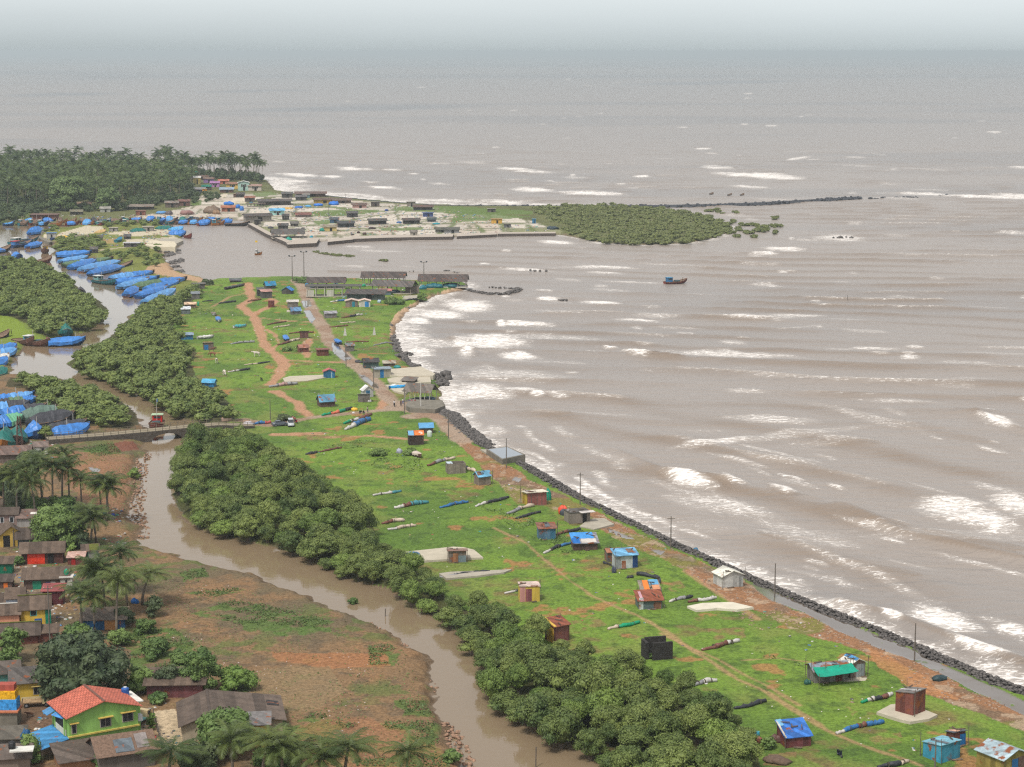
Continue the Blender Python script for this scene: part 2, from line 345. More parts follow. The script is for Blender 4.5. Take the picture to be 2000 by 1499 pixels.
for p in GREEN_PATCHES: mixc(area(p, 14) * sstep(.36, .5, nf + n1 * .5) * .75, C(90, 120, 56))
mixc(area([(530,1275),(740,1278),(770,1300),(640,1305),(540,1295)], 14) * .7, C(172, 118, 80)); mixc(area([(620,1410),(700,1395),(850,1450),(900,1499),(640,1499),(560,1440)], 12) * .4, C(172, 118, 84))
mixc(area([(500,1310),(640,1300),(680,1350),(600,1390),(480,1370)], 12) * .6, C(150, 128, 96)); mixc(area([(210,865),(262,862),(275,880),(215,885)], 5) * .9, C(132, 84, 68)); mixc(area([(100,880),(260,890),(255,960),(230,1000),(180,990),(100,920)], 8) * .6, C(160, 116, 88))
mixc(area([(0,1390),(60,1360),(130,1380),(120,1420),(80,1440),(0,1440)], 4), C(120, 96, 76)); mixc(area([(230,1440),(300,1400),(350,1430),(330,1470),(250,1480)], 4), C(186, 156, 122)); mixc(area([(298,1390),(342,1385),(362,1430),(350,1470),(318,1470)], 1), C(206, 184, 152))
mixc(area([(0,1090),(50,1080),(110,1160),(110,1230),(90,1260),(60,1180),(20,1120)], 4) * .8, C(156, 134, 112))
# eastern dirt strip behind the rock wall, rubble and ditch
STRIP = [(845,812),(872,822),(900,850),(940,880),(1000,915),(1040,940),(1130,985),(1210,1022),(1320,1075),(1400,1112),(1440,1125),(1500,1165),(1560,1195),(1640,1228),(1740,1272),(1830,1312),(1900,1350),(2000,1395),(2140,1450),(2140,1480),(2000,1432),(1930,1400),(1850,1372),(1790,1345),(1740,1300),(1640,1256),(1560,1236),(1490,1200),(1440,1180),(1400,1158),(1340,1118),(1290,1092),(1220,1062),(1190,1045),(1140,1020),(1100,1004),(1060,985),(1010,985),(970,940),(915,885),(862,836)]
st = area(STRIP, 9); mixc(st, C(160, 118, 86)); mixc(st * sstep(.45, .6, nm), C(132, 108, 86)); mixc(st * sstep(.58, .66, fbm(GX, GY, 12, 3, 15)) * .7, C(120, 130, 60)); mixc(st * sstep(.60, .66, nf) * .7, C(188, 164, 138))
mixc(area([(1690,1260),(1800,1320),(1880,1370),(1840,1365),(1770,1335),(1700,1290)], 8) * .8, C(186, 132, 88))
# inner rock edge, sand beach
mixc(area([(762,664),(762,634),(772,614),(796,598),(828,582),(880,564),(918,556),(915,574),(860,587),(815,614),(795,642),(790,668)], 2), C(206, 172, 138))
# red footpaths and roads
RED = C(190, 144, 114)
for pts, wm in (([(485,556),(492,585),(468,598),(498,620),(508,650),(520,680),(545,700),(555,715),(545,735),(528,752)], 3.6), ([(535,765),(560,778),(582,790),(588,805),(605,815)], 3.2), ([(498,612),(522,602),(540,590),(528,583)], 2.4), ([(500,620),(560,628),(615,632)], 1.6),
  ([(522,690),(545,672),(538,655),(520,645)], 1.4), ([(545,706),(600,708),(665,710)], 1.6), ([(590,680),(605,662),(596,690),(600,700)], 2), ([(415,600),(450,580),(480,572)], 1.2), ([(1150,1167),(1245,1205),(1310,1243),(1370,1285),(1440,1330),(1500,1358),(1560,1395),(1615,1428),(1690,1458),(1800,1497)], 1.0), ([(1290,1240),(1400,1292),(1500,1345),(1560,1380)], .6),
  ([(965,1035),(1030,1065),(1080,1110),(1150,1165)], .7), ([(720,735),(745,758),(752,780),(745,800)], 3), ([(1600,1300),(1520,1290),(1450,1295)], .6), ([(640,855),(720,852),(830,862)], 2.0), ([(540,850),(620,848)], 4.0), ([(1340,1120),(1400,1160),(1480,1210)], 1.2)):
    mixc(line(pts, wm, .5 if wm > 1.2 else .3, 1.0 if wm > 1.2 else .4) * (.95 if wm > 1.2 else .62), RED)
for p in ([(370,690),(400,696),(398,706),(370,708)], [(690,655),(770,650),(780,660),(700,664)], [(1120,1215),(1165,1205),(1190,1222),(1130,1232)], [(1230,1240),(1265,1235),(1260,1250),(1230,1250)], [(1060,1200),(1085,1190),(1110,1200),(1070,1206)], [(1380,1225),(1450,1225),(1460,1245),(1390,1250)], [(590,848),(660,842),(690,852),(600,862)],
  [(760,700),(800,690),(820,706),(770,712)], [(715,672),(760,668),(770,676),(720,680)], [(640,612),(690,608),(700,616),(650,620)], [(1560,1415),(1600,1420),(1570,1440)], [(1700,1440),(1760,1430),(1770,1450),(1710,1458)], [(735,920),(770,918),(765,928),(735,930)], [(1300,1140),(1330,1135),(1335,1150),(1305,1155)], [(1000,1230),(1060,1235),(1050,1255),(1000,1250)], [(1650,1380),(1690,1385),(1670,1400)], [(490,1470),(700,1470),(700,1499),(490,1499)], [(770,1185),(820,1200),(800,1210)], [(1500,1475),(1560,1470),(1570,1499),(1490,1499)]):
    mixc(area(p, 9) * .55 * sstep(.40, .58, nf), C(156, 116, 88))
ROADC = C(172, 150, 130)
for pts, wm in (([(470,822),(525,832),(575,824),(630,815),(700,806),(765,800),(800,800)], 3.4), ([(800,800),(760,782),(735,755),(712,730),(690,712),(668,692),(645,668),(632,645),(618,622),(606,600),(596,578),(590,562),(578,548)], 5.0), ([(800,800),(840,808),(862,820),(885,842),(905,862)], 5.0), ([(775,795),(800,790),(850,792),(860,806),(810,812)], 7)):
    r = line(pts, wm, .6, .9); mixc(r, ROADC); mixc(r * sstep(.5, .62, nm) * .6, C(150, 118, 96))
PUD = [[(588,588),(604,586),(610,598),(592,602)],[(592,606),(606,606),(616,624),(608,632),(600,622)],[(646,668),(660,672),(676,692),(688,702),(672,706),(652,690)],[(700,730),(712,733),(738,752),(742,760),(728,756),(706,740)],[(1003,932),(1020,934),(1012,942),(1000,938)],[(172,912),(195,916),(198,921),(180,922)],[(176,932),(190,930),(184,940)],[(845,800),(866,800),(850,808)],[(1270,1072),(1300,1076),(1290,1085)],[(40,1125),(62,1128),(66,1136),(48,1134)],[(42,1195),(60,1206),(54,1212),(40,1202)],
 [(1180,1030),(1200,1036),(1240,1052),(1225,1053),(1190,1040)]]
DITCH = [(1395,1104),(1440,1124),(1500,1149),(1600,1191),(1700,1234),(1800,1276),(1900,1324),(2000,1368),(2140,1425),(2140,1452),(2000,1398),(1905,1350),(1850,1322),(1795,1296),(1730,1272),(1640,1234),(1560,1192),(1510,1174),(1450,1138)]
for p in PUD + [DITCH]:
    a = area(p, 4.0 if p is DITCH else 2.5); a = a * (sstep(1430, 1540, QX) * sstep(.30, .42, nf + .5 * n1 + .12) if p is DITCH else 1); mixc(a, C(112, 100, 88)); WET = np.maximum(WET, a)
mixc(area([(1255,1072),(1330,1080),(1500,1165),(1440,1150),(1330,1100)], 5) * .5 * sstep(.45, .55, nf), C(110, 98, 84))
# the far headland: concrete drying floors with green seams
pale = area([(470,400),(520,385),(640,388),(740,396),(860,405),(960,418),(1040,432),(1100,452),(1090,459),(884,466),(690,468),(625,474),(572,476),(520,457),(490,440),(420,430),(330,432),(250,432),(240,425),(320,415),(390,400),(380,385),(420,378),(520,376),(560,382)], 1.2)
ur = GX * .97 + GY * .10 + 5 * n1; vr = GY - GX * .16 + 7 * n2; vi = np.floor(vr / 34); uo = ur + 17 * hash2(vi, vi * 0, 7); wcell = 20 + 16 * hash2(vi, vi * 0, 9); ui = np.floor(uo / wcell)
hc = hash2(ui, vi, 11); fu = np.minimum((uo / wcell) % 1, 1 - (uo / wcell) % 1) * wcell; fv = np.minimum((vr / 34) % 1, 1 - (vr / 34) % 1) * 34
mixc(pale, C(206, 192, 176)); mixc(pale * (hc > .30) * .8, C(218, 208, 194)); mixc(pale * (hc > .62) * .8, C(196, 186, 172)); mixc(pale * (hc > .84) * .85, C(128, 132, 84))
mixc(pale * np.maximum(1 - sstep(.5, 1.5, fu), 1 - sstep(1.6, 3.4, fv)) * .8, C(104, 108, 72)); mixc(pale * sstep(.54, .62, nf) * .25, C(160, 152, 138))
SEAM = [[(545,470),(600,448),(700,452),(780,440)],[(560,447),(690,430),(780,415)],[(690,448),(760,446),(900,420)],[(620,462),(720,456),(760,468)],[(700,455),(745,470)],[(770,440),(900,436),(1060,440)],[(850,462),(880,445),(900,425),(910,410)],[(930,440),(945,455)],[(980,438),(985,462)],[(1030,440),(1050,460)],[(880,428),(960,432),(1060,432)],[(640,424),(760,412),(900,416)],[(490,420),(560,432),(640,428)],[(600,400),(700,412),(800,410)],[(560,398),(640,405)],[(490,402),(560,396),(600,390)],[(870,452),(1000,450)]]
for s_ in SEAM: mixc(line(s_, 3.2, 1.0, 1.5) * .85 * pale, C(104, 118, 66))
for p in ([(590,416),(640,410),(700,410),(760,412),(700,420),(600,424)], [(610,432),(640,430),(660,436),(620,440)], [(770,404),(900,404),(1040,412),(1040,420),(900,418),(770,412)], [(885,424),(900,412),(960,418),(1040,424),(960,430),(880,436)], [(740,446),(830,444),(820,450),(750,452)], [(490,378),(530,374),(545,382),(500,384)], [(375,395),(395,390),(392,402),(375,402)], [(640,402),(690,408),(670,412)], [(480,400),(545,398),(520,406)]):
    mixc(area(p, 1.5) * .85, C(104, 126, 64))
for p in ([(420,381),(445,378),(440,386),(420,388)], [(455,388),(485,386),(480,398),(450,398)]): mixc(area(p, 1) * .8, C(222, 208, 184))
# spit: pale floors, sand and paths
for p in ([(118,455),(168,441),(200,443),(205,452),(170,458),(110,462)], [(85,458),(110,455),(110,466),(85,468)], [(208,455),(260,450),(300,452),(310,458),(270,462),(215,458)], [(298,448),(338,448),(340,462),(300,458)], [(282,468),(345,462),(350,472),(330,480),(285,478)], [(245,468),(280,467),(280,474),(248,476)]): mixc(area(p, 1), C(206, 194, 168))
mixc(line([(128,492),(195,490),(260,482)], 4) * .9, C(190, 176, 150)); mixc(area([(290,520),(330,512),(345,532),(410,546),(390,552),(330,540),(280,532)], 2) * .9, C(196, 160, 128)); mixc(area([(195,468),(230,466),(225,476),(195,476)], 2) * .8, C(182, 150, 104))
# isle: bright grass corner
mixc(area([(-330,610),(0,612),(35,625),(60,650),(80,662),(40,676),(0,650),(-330,650)], 3), C(130, 150, 56))
# mud everywhere at the water's edge, dark floor below mangroves
edge = (SD > -1) & (SD < 60)
mixc(edge * (1 - sstep(.3, 2.2, SD + n1 * 3)) * .9, C(116, 96, 74)); WETE = (1 - sstep(0, 1.0, SD))
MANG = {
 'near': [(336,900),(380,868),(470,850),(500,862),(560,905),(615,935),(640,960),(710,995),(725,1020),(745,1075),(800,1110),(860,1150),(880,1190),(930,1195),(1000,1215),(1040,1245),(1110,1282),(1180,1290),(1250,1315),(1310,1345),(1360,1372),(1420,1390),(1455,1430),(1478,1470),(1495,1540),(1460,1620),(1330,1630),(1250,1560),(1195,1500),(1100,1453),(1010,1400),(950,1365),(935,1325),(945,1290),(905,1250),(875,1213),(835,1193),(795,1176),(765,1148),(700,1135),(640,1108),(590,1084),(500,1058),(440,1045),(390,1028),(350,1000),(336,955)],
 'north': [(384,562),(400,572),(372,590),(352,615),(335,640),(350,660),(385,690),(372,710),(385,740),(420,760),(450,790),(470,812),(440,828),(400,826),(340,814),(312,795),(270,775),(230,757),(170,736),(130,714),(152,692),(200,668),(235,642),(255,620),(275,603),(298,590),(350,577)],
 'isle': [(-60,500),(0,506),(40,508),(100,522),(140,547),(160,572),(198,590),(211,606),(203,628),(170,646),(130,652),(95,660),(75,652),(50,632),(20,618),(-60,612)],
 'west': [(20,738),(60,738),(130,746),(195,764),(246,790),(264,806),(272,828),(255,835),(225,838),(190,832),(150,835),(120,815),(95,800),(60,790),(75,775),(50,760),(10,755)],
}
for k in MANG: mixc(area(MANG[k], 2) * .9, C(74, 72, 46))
mixc(line([(90,862),(190,851),(290,842),(380,834)], 8) * 0, ROADC)
keep = (SD > -16)
keep = keep[:-1, :-1] | keep[1:, :-1] | keep[:-1, 1:] | keep[1:, 1:]
WET = np.maximum(WET, WETE * .6)
TZ2 = TZ - WET * .06
u, F = quads_of(len(tr), len(tc), keep)
V = np.stack([GX, GY, TZ2], -1).reshape(-1, 3)[u]
gm = bpy.data.materials.new('ground'); gm.use_nodes = True; t = gm.node_tree; N = t.nodes; b = N['Principled BSDF']; K = t.links.new
at = N.new('ShaderNodeAttribute'); at.attribute_name = 'ground_colour'; aw = N.new('ShaderNodeAttribute'); aw.attribute_name = 'wet'
g = N.new('ShaderNodeNewGeometry'); n = N.new('ShaderNodeTexNoise'); n.inputs['Scale'].default_value = 1.7; n.inputs['Detail'].default_value = 8; n.inputs['Roughness'].default_value = .7; K(g.outputs['Position'], n.inputs['Vector'])
r = N.new('ShaderNodeMapRange'); r.inputs[1].default_value = .3; r.inputs[2].default_value = .7; r.inputs[3].default_value = .52; r.inputs[4].default_value = 1.48; K(n.outputs['Fac'], r.inputs[0])
wi = N.new('ShaderNodeMix'); wi.data_type = 'FLOAT'; wi.inputs[3].default_value = 1; K(aw.outputs['Fac'], wi.inputs[0]); K(r.outputs[0], wi.inputs[2])
mx = N.new('ShaderNodeVectorMath'); mx.operation = 'SCALE'; K(at.outputs['Color'], mx.inputs[0]); K(wi.outputs[0], mx.inputs['Scale']); K(mx.outputs[0], b.inputs['Base Color'])
rr = N.new('ShaderNodeMapRange'); rr.inputs[3].default_value = .9; rr.inputs[4].default_value = .06; K(aw.outputs['Fac'], rr.inputs[0]); K(rr.outputs[0], b.inputs['Roughness'])
sp = N.new('ShaderNodeMapRange'); sp.inputs[3].default_value = .12; sp.inputs[4].default_value = 1.0; K(aw.outputs['Fac'], sp.inputs[0]); K(sp.outputs[0], b.inputs['Specular IOR Level'])
bs = N.new('ShaderNodeMapRange'); bs.inputs[3].default_value = .8; bs.inputs[4].default_value = .0; K(aw.outputs['Fac'], bs.inputs[0])
bp = N.new('ShaderNodeBump'); bp.inputs['Distance'].default_value = .35; K(bs.outputs[0], bp.inputs['Strength']); K(n.outputs['Fac'], bp.inputs['Height']); K(bp.outputs[0], b.inputs['Normal'])
me = npmesh('ground', V, F, gm, True)
ca = me.attributes.new('ground_colour', 'FLOAT_COLOR', 'POINT'); ca.data.foreach_set('color', np.concatenate([A.reshape(-1, 3)[u], np.ones((len(u), 1))], 1).astype(np.float32).ravel())
wa = me.attributes.new('wet', 'FLOAT', 'POINT'); wa.data.foreach_set('value', WET.ravel()[u].astype(np.float32))
go = link('ground', me); go['kind'] = 'structure'
sb = MB(); sb.add([(-70000, -3000, -3.4), (70000, -3000, -3.4), (70000, 61000, -3.4), (-70000, 61000, -3.4)], [(0, 1, 2, 3)])
so_ = part('seabed', sb, M('seabed', (110, 95, 80)), None); so_['kind'] = 'structure'

# ------------------------------------------------------------------ sea and creek
wc = [-30000, -8000, -3000, -1500, -800] + list(range(-450, -20, 10)) + list(np.arange(-20, 2021, 2.8)) + list(range(2030, 2450, 10)) + [2800, 3600, 6000, 10000, 32000]
wr = [106.8, 108, 110, 113, 117, 122, 128, 135, 142, 150] + list(np.arange(156, 300, 3)) + list(np.arange(300, 1520, 2.0)) + list(range(1522, 1800, 10)) + [1900, 2100, 2500]
PX, PY, GX, GY = grid(wc, wr); SD = upsample_sd(wc, wr)
n1 = fbm(GX, GY, 9, 3, 121) - .5; n2 = fbm(GX, GY, 9, 3, 131) - .5
CREEKP = [(-400,560),(-400,445),(60,436),(250,430),(420,425),(420,436),(336,440),(350,480),(320,500),(345,536),(400,556),(380,575),(340,640),(480,820),(480,880),(420,1000),(760,1130),(1000,1290),(1400,1600),(1500,2500),(700,2500),(600,1300),(200,1100),(200,850),(-400,800)]
creek = inpoly(PX, PY, CREEKP)
HARB = inpoly(PX, PY, [(330,430),(480,425),(600,470),(640,500),(640,545),(400,556),(330,500)])
calm = np.clip(1 - .75 * HARB - .5 * sstep(0, 60, 620 - PX) * (PY > 400) * (PY < 560), .15, 1)
FOAM = np.zeros(GX.shape)
FP = [(686,330,34,4,.9),(580,342,50,4,.9),(647,345,26,3,.9),(767,333,28,2.5,.8),(574,355,38,4,.8),(725,356,22,2.5,.8),(748,367,42,3,.9),(857,359,30,2,.6),(672,379,75,3,.8),(731,384,35,2.5,.8),(850,392,65,4,.8),(150,294,18,1.6,.8),(330,292,22,1.3,.6),(60,293,20,1.4,.5),(545,316,20,2,.5),(1005,331,45,4,.9),(1040,336,50,3,.8),
(1040,371,50,5,.95),(1152,378,80,5,.95),(1077,355,13,2,.8),(1254,346,22,3,.9),(1213,360,13,2,.8),(1233,368,18,2,.6),(1478,343,95,6,.95),(1400,328,38,4,.8),(1520,348,60,4,.9),(1465,366,48,3,.8),(982,396,58,5,.9),(900,394,40,3,.6),(1084,473,42,4,.95),(989,490,13,2.5,.8),(945,515,16,2.5,.8),(1026,527,60,3,.8),(1186,522,68,3.5,.8),(1186,533,42,3,.8),(1305,517,75,2,.5),(1526,487,52,4.5,.85),(1492,497,32,3,.9),(1546,530,18,2,.6),
(1176,592,46,4.5,.95),(1244,626,50,4.5,.85),(1275,600,28,2.5,.5),(1499,558,40,3.5,.7),(1470,620,95,6,.9),(1550,616,70,4,.7),(1028,634,60,5,.95),(1070,585,28,3.5,.85),(1063,568,28,2.5,.7),(1235,551,75,2.5,.6),(1140,522,24,3,.7),(1640,465,60,7,.7),(1575,468,30,3,.5),(1700,680,45,4,.7),(1640,682,40,3,.5),
(912,597,60,15,.95),(855,614,65,11,.9),(815,628,34,9,.9),(980,633,13,6,1),(800,660,48,26,.75),(958,668,90,22,.85),(905,677,26,20,.95),(1015,697,52,8,.95),(1090,660,115,7,.5),(1000,733,130,17,.55),(930,768,80,24,.8),(1018,763,48,8,.8),(1048,773,18,7,1),(1090,775,28,5,.7),(876,775,26,28,.8),(902,812,34,12,.8),(968,843,28,13,.6),(818,688,34,16,.8),(850,672,55,12,.6),(1245,691,34,7,1),(1195,681,20,4,.9),(1420,693,160,8,.7),(1690,646,60,5,.45),(1432,668,34,6,.55),(1160,690,30,3,.5),
(1500,818,105,11,.6),(1700,815,130,12,.42),(1395,866,105,8,.75),(1560,848,150,10,.5),(1952,826,50,10,1),(1350,942,56,13,1),(1425,940,44,10,.85),(1530,962,32,11,1),(1425,990,120,22,.6),(1350,985,70,14,.45),(1900,1010,115,30,.85),(1985,990,60,24,.8),(1575,1045,130,16,.45),(1700,1030,90,7,.5),(1950,955,90,8,.45),(1820,955,60,5,.4),(1850,1212,95,26,.9),(1930,1272,80,15,1),(1742,1204,30,13,1),(1985,1235,50,20,.8),(1640,1190,50,10,.6),(1560,900,60,6,.3),
(1945,259,26,2.2,.9),(1560,310,28,3,.8),(1372,291,22,2,.9),(1190,320,10,1.5,.6),(1590,312,18,1.5,.6),(1985,327,22,3,.8),(1890,384,190,3,.9),(1985,384,60,3.5,.9),(1750,388,60,2,.6),(1660,625,60,3,.4),(1750,572,45,2.5,.5),(1830,545,22,2.5,.5),(1640,550,30,2.5,.4),(1560,640,60,3,.4),(1930,600,60,2.5,.35),(1320,640,60,3,.4),(1900,740,80,4,.3),(1750,460,40,2.5,.4),(1800,330,60,2,.4),(1700,300,40,1.6,.4),(1300,310,30,1.6,.4),(860,320,26,1.8,.5),(940,300,16,1.3,.4),(1100,590,25,2,.4),(1360,575,40,2,.35),(690,520,40,4,.5),(740,490,60,4,.5),(700,482,40,3,.6),(505,498,20,2,.6),(800,520,30,2,.4)]
rw = np.random.RandomState(77)
for _ in range(70):
    yy = 300 + 900 * rw.rand(); xx = rw.uniform(800, 2050)
    if xx < 900 + max(0, yy - 700) * 1.6: continue
    k_ = (yy - 95) / 1100; FP.append((xx, yy, rw.uniform(35, 95) * (.5 + k_), 1.6 + 5 * k_, rw.uniform(.34, .52)))
for _ in range(170):
    yy = 120 + 1150 * rw.rand() ** 1.25; xx = rw.uniform(560, 2050)
    if xx < 900 + max(0, yy - 700) * 1.5 and yy > 420: continue
    k_ = (yy - 95) / 1100; FP.append((xx, yy, rw.uniform(8, 26) * (.4 + 1.6 * k_), rw.uniform(1.0, 2.0) + 6 * k_ * rw.rand(), rw.uniform(.3, .75)))
for cx, cy, rx, ry, it in FP:
    tilt = .25 if (cx > 1300 and cy > 800 and cx not in (1395, 1560, 1500)) else (-.12 if cx in (1395, 1560) else (.28 if cx in (905,) else .04))
    it = min(.84, it * .9); m = (abs(PX - cx) < rx * 2.2) & (abs(PY - cy) < ry * 2.4 + abs(tilt) * rx * 2)
    if not m.any(): continue
    dx = (PX[m] - cx) / rx + n1[m] * .5; dy = (PY[m] - cy - tilt * (PX[m] - cx)) / ry + n2[m] * 1.1
    FOAM[m] = np.maximum(FOAM[m], it * (1 - sstep(.35, 1.25, np.sqrt(dx * dx + dy * dy))))
shore = (~creek) & (~HARB)
east = shore & (PX > 760) & (PY > 570)
FOAM = np.maximum(FOAM, east * .62 * (1 - sstep(1.0, 11, -SD + n1 * 12)) )
FOAM = np.maximum(FOAM, shore * (PX > 640) * (PY > 440) * (PY < 570) * .5 * (1 - sstep(.5, 9, -SD + n1 * 8)))
FOAM = np.maximum(FOAM, shore * (PY < 405) * (PX > 500) * .7 * (1 - sstep(2, 45, -SD + n1 * 40)))
FOAM = np.maximum(FOAM, shore * (.28 * sstep(.60, .74, fbm(GX, GY * 2.2, 60, 4, 201))) * sstep(640, 760, PY) * (PX > 860))
FOAM *= ~creek
# swell
amp = calm * sstep(0, 25, -SD) * (~creek) * (1 - sstep(1500, 2600, np.hypot(GX, GY)))
ph = fbm(GX, GY, 120, 3, 211) * 9
k1 = 2 * np.pi / 26; s1 = np.sin(k1 * (GY * .97 + GX * .22) + ph); near = sstep(720, 900, PY)
k2 = 2 * np.pi / 30; s2 = np.sin(k2 * (GY * .62 + GX * .78) + ph * .8)
cr = (1 - near) * np.exp(1.4 * (s1 - 1)) + near * (np.exp(1.8 * (s2 - 1)) * .8 + .3 * np.exp(1.4 * (s1 - 1)))
cr *= sstep(.3, .62, fbm(GX, GY, 70, 3, 221))
cfo = sstep(.55, .9, cr) * sstep(.50, .66, fbm(GX * .5, GY, 38, 3, 227)) * (PY > 260)
FOAM = np.maximum(FOAM, .42 * cfo * amp * (HARB == 0))
for off_, wd_, it_ in ((7, 1.5, .85), (14, 1.8, .75), (23, 2.2, .6)):
    q_ = (-SD) - off_ - 5 * (fbm(GX, GY, 28, 3, 300 + off_) - .5) * 2
    FOAM = np.maximum(FOAM, east * (PY > 830) * (it_ - .2) * np.exp(-(q_ / wd_) ** 2) * sstep(.42, .58, fbm(GX, GY, 22, 3, 310 + off_)))
WZ = amp * (cr * 1.15 - .25) + amp * FOAM * .45
BRK = [((1195,878),(1300,925),(1420,945),1.0),((1180,680),(1240,692),(1320,700),.9),((1640,990),(1760,1045),(1990,1095),.9),((880,660),(905,680),(930,692),.7),((1640,1180),(1740,1205),(1990,1300),1.2),((1905,808),(1950,828),(2010,845),.9),((1500,950),(1540,968),(1590,975),.6),((1300,925),(1350,940),(1400,952),.5)]
for a_, b_, c_, h_ in BRK:
    wp = toworld([a_, b_, c_]); d = segdist(GX, GY, wp); WZ = WZ + h_ * np.exp(-(d / 2.2) ** 2) * (SD < -1)
SWELL_SHADE = np.clip(amp * ((1 - near) * np.exp(2.2 * (np.sin(k1 * (GY * .97 + GX * .22) + ph + .75) - 1)) + near * np.exp(2.2 * (np.sin(k2 * (GY * .62 + GX * .78) + ph * .8 + .75) - 1))) * sstep(.38, .6, fbm(GX, GY, 60, 3, 223)) + .5 * (WZ > .8), 0, 1) * (~creek) * .75  # swell shading put into the water colour: front faces painted browner
WZ = np.where(SD > -.5, 0.0, WZ)
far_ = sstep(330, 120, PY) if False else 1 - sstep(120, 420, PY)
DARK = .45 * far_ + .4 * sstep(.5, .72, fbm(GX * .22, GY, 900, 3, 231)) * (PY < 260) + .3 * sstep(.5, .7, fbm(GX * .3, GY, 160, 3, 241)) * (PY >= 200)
for cx, cy, rx, ry in ((300,150,420,9),(700,212,420,10),(1400,162,300,6),(120,185,200,6),(500,178,200,4)): DARK = np.maximum(DARK, .9 * (1 - sstep(.3, 1, np.hypot((PX - cx) / rx, (PY - cy + .02 * (PX - cx)) / ry))))  # wind-ruffled bands, their duller reflection painted as darker water colour
def watermat(name, base, dark, rough, bscale, bstr, foam):
    m = bpy.data.materials.new(name); m.use_nodes = True; t = m.node_tree; N = t.nodes; b = N['Principled BSDF']; K = t.links.new
    b.inputs['IOR'].default_value = 1.36; g = N.new('ShaderNodeNewGeometry')
    mp = N.new('ShaderNodeMapping'); mp.inputs['Scale'].default_value = (.55, 1, 1); mp.inputs['Rotation'].default_value = (0, 0, .35); K(g.outputs['Position'], mp.inputs[0])
    n = N.new('ShaderNodeTexNoise'); n.inputs['Scale'].default_value = bscale; n.inputs['Detail'].default_value = 5; n.inputs['Roughness'].default_value = .58; n.inputs['Distortion'].default_value = .6; K(mp.outputs[0], n.inputs['Vector'])
    bp = N.new('ShaderNodeBump'); bp.inputs['Strength'].default_value = bstr; bp.inputs['Distance'].default_value = .8; K(n.outputs['Fac'], bp.inputs['Height']); K(bp.outputs[0], b.inputs['Normal'])
    if foam:
        mw = N.new('ShaderNodeMapping'); mw.inputs['Scale'].default_value = (.30, 1, 1); mw.inputs['Rotation'].default_value = (0, 0, .25); K(g.outputs['Position'], mw.inputs[0])
        nw = N.new('ShaderNodeTexNoise'); nw.inputs['Scale'].default_value = .11; nw.inputs['Detail'].default_value = 5; nw.inputs['Distortion'].default_value = .8; K(mw.outputs[0], nw.inputs['Vector'])
        bw = N.new('ShaderNodeBump'); bw.inputs['Strength'].default_value = .8; bw.inputs['Distance'].default_value = 1.6; K(nw.outputs['Fac'], bw.inputs['Height']); K(bp.outputs[0], bw.inputs['Normal']); K(bw.outputs[0], b.inputs['Normal'])
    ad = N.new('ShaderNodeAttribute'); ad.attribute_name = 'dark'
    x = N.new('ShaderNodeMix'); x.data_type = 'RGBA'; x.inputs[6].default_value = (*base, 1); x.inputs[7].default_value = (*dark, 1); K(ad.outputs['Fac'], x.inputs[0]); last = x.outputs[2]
    b.inputs['Roughness'].default_value = rough
    if foam:
        ac = N.new('ShaderNodeAttribute'); ac.attribute_name = 'swell_shade'; x2 = N.new('ShaderNodeMix'); x2.data_type = 'RGBA'; x2.inputs[7].default_value = (.178, .128, .088, 1); K(ac.outputs['Fac'], x2.inputs[0]); K(last, x2.inputs[6]); last = x2.outputs[2]
        af = N.new('ShaderNodeAttribute'); af.attribute_name = 'foam'
        mq = N.new('ShaderNodeMapping'); mq.inputs['Scale'].default_value = (.5, 1, 1); K(g.outputs['Position'], mq.inputs[0])
        w1 = N.new('ShaderNodeTexNoise'); w1.inputs['Scale'].default_value = .85; w1.inputs['Detail'].default_value = 8; w1.inputs['Roughness'].default_value = .68; w1.inputs['Distortion'].default_value = 1.4; K(mq.outputs[0], w1.inputs['Vector'])
        # lacy threads: |noise-.5| small
        w2 = N.new('ShaderNodeTexNoise'); w2.inputs['Scale'].default_value = .34; w2.inputs['Detail'].default_value = 5; w2.inputs['Distortion'].default_value = 2.0; K(mq.outputs[0], w2.inputs['Vector'])
        sb_ = N.new('ShaderNodeMath'); sb_.operation = 'SUBTRACT'; sb_.inputs[1].default_value = .5; K(w2.outputs['Fac'], sb_.inputs[0]); ab = N.new('ShaderNodeMath'); ab.operation = 'ABSOLUTE'; K(sb_.outputs[0], ab.inputs[0])
        la = N.new('ShaderNodeMapRange'); la.inputs[1].default_value = 0; la.inputs[2].default_value = .07; la.inputs[3].default_value = .22; la.inputs[4].default_value = 0; K(ab.outputs[0], la.inputs[0])
        wsh = N.new('ShaderNodeMapRange'); wsh.inputs[1].default_value = .12; wsh.inputs[2].default_value = .9; wsh.inputs[4].default_value = .62; K(af.outputs['Fac'], wsh.inputs[0]); xw = N.new('ShaderNodeMix'); xw.data_type = 'RGBA'; xw.inputs[7].default_value = (.47, .42, .37, 1); K(wsh.outputs[0], xw.inputs[0]); K(last, xw.inputs[6]); last = xw.outputs[2]   # milky aerated water round the foam
        s1_ = N.new('ShaderNodeMath'); s1_.operation = 'ADD'; K(w1.outputs['Fac'], s1_.inputs[0]); K(la.outputs[0], s1_.inputs[1])
        s2_ = N.new('ShaderNodeMath'); s2_.operation = 'MULTIPLY_ADD'; s2_.inputs[1].default_value = .5; K(af.outputs['Fac'], s2_.inputs[0]); K(s1_.outputs[0], s2_.inputs[2])
        fr = N.new('ShaderNodeMapRange'); fr.inputs[1].default_value = .80; fr.inputs[2].default_value = 1.02; K(s2_.outputs[0], fr.inputs[0])
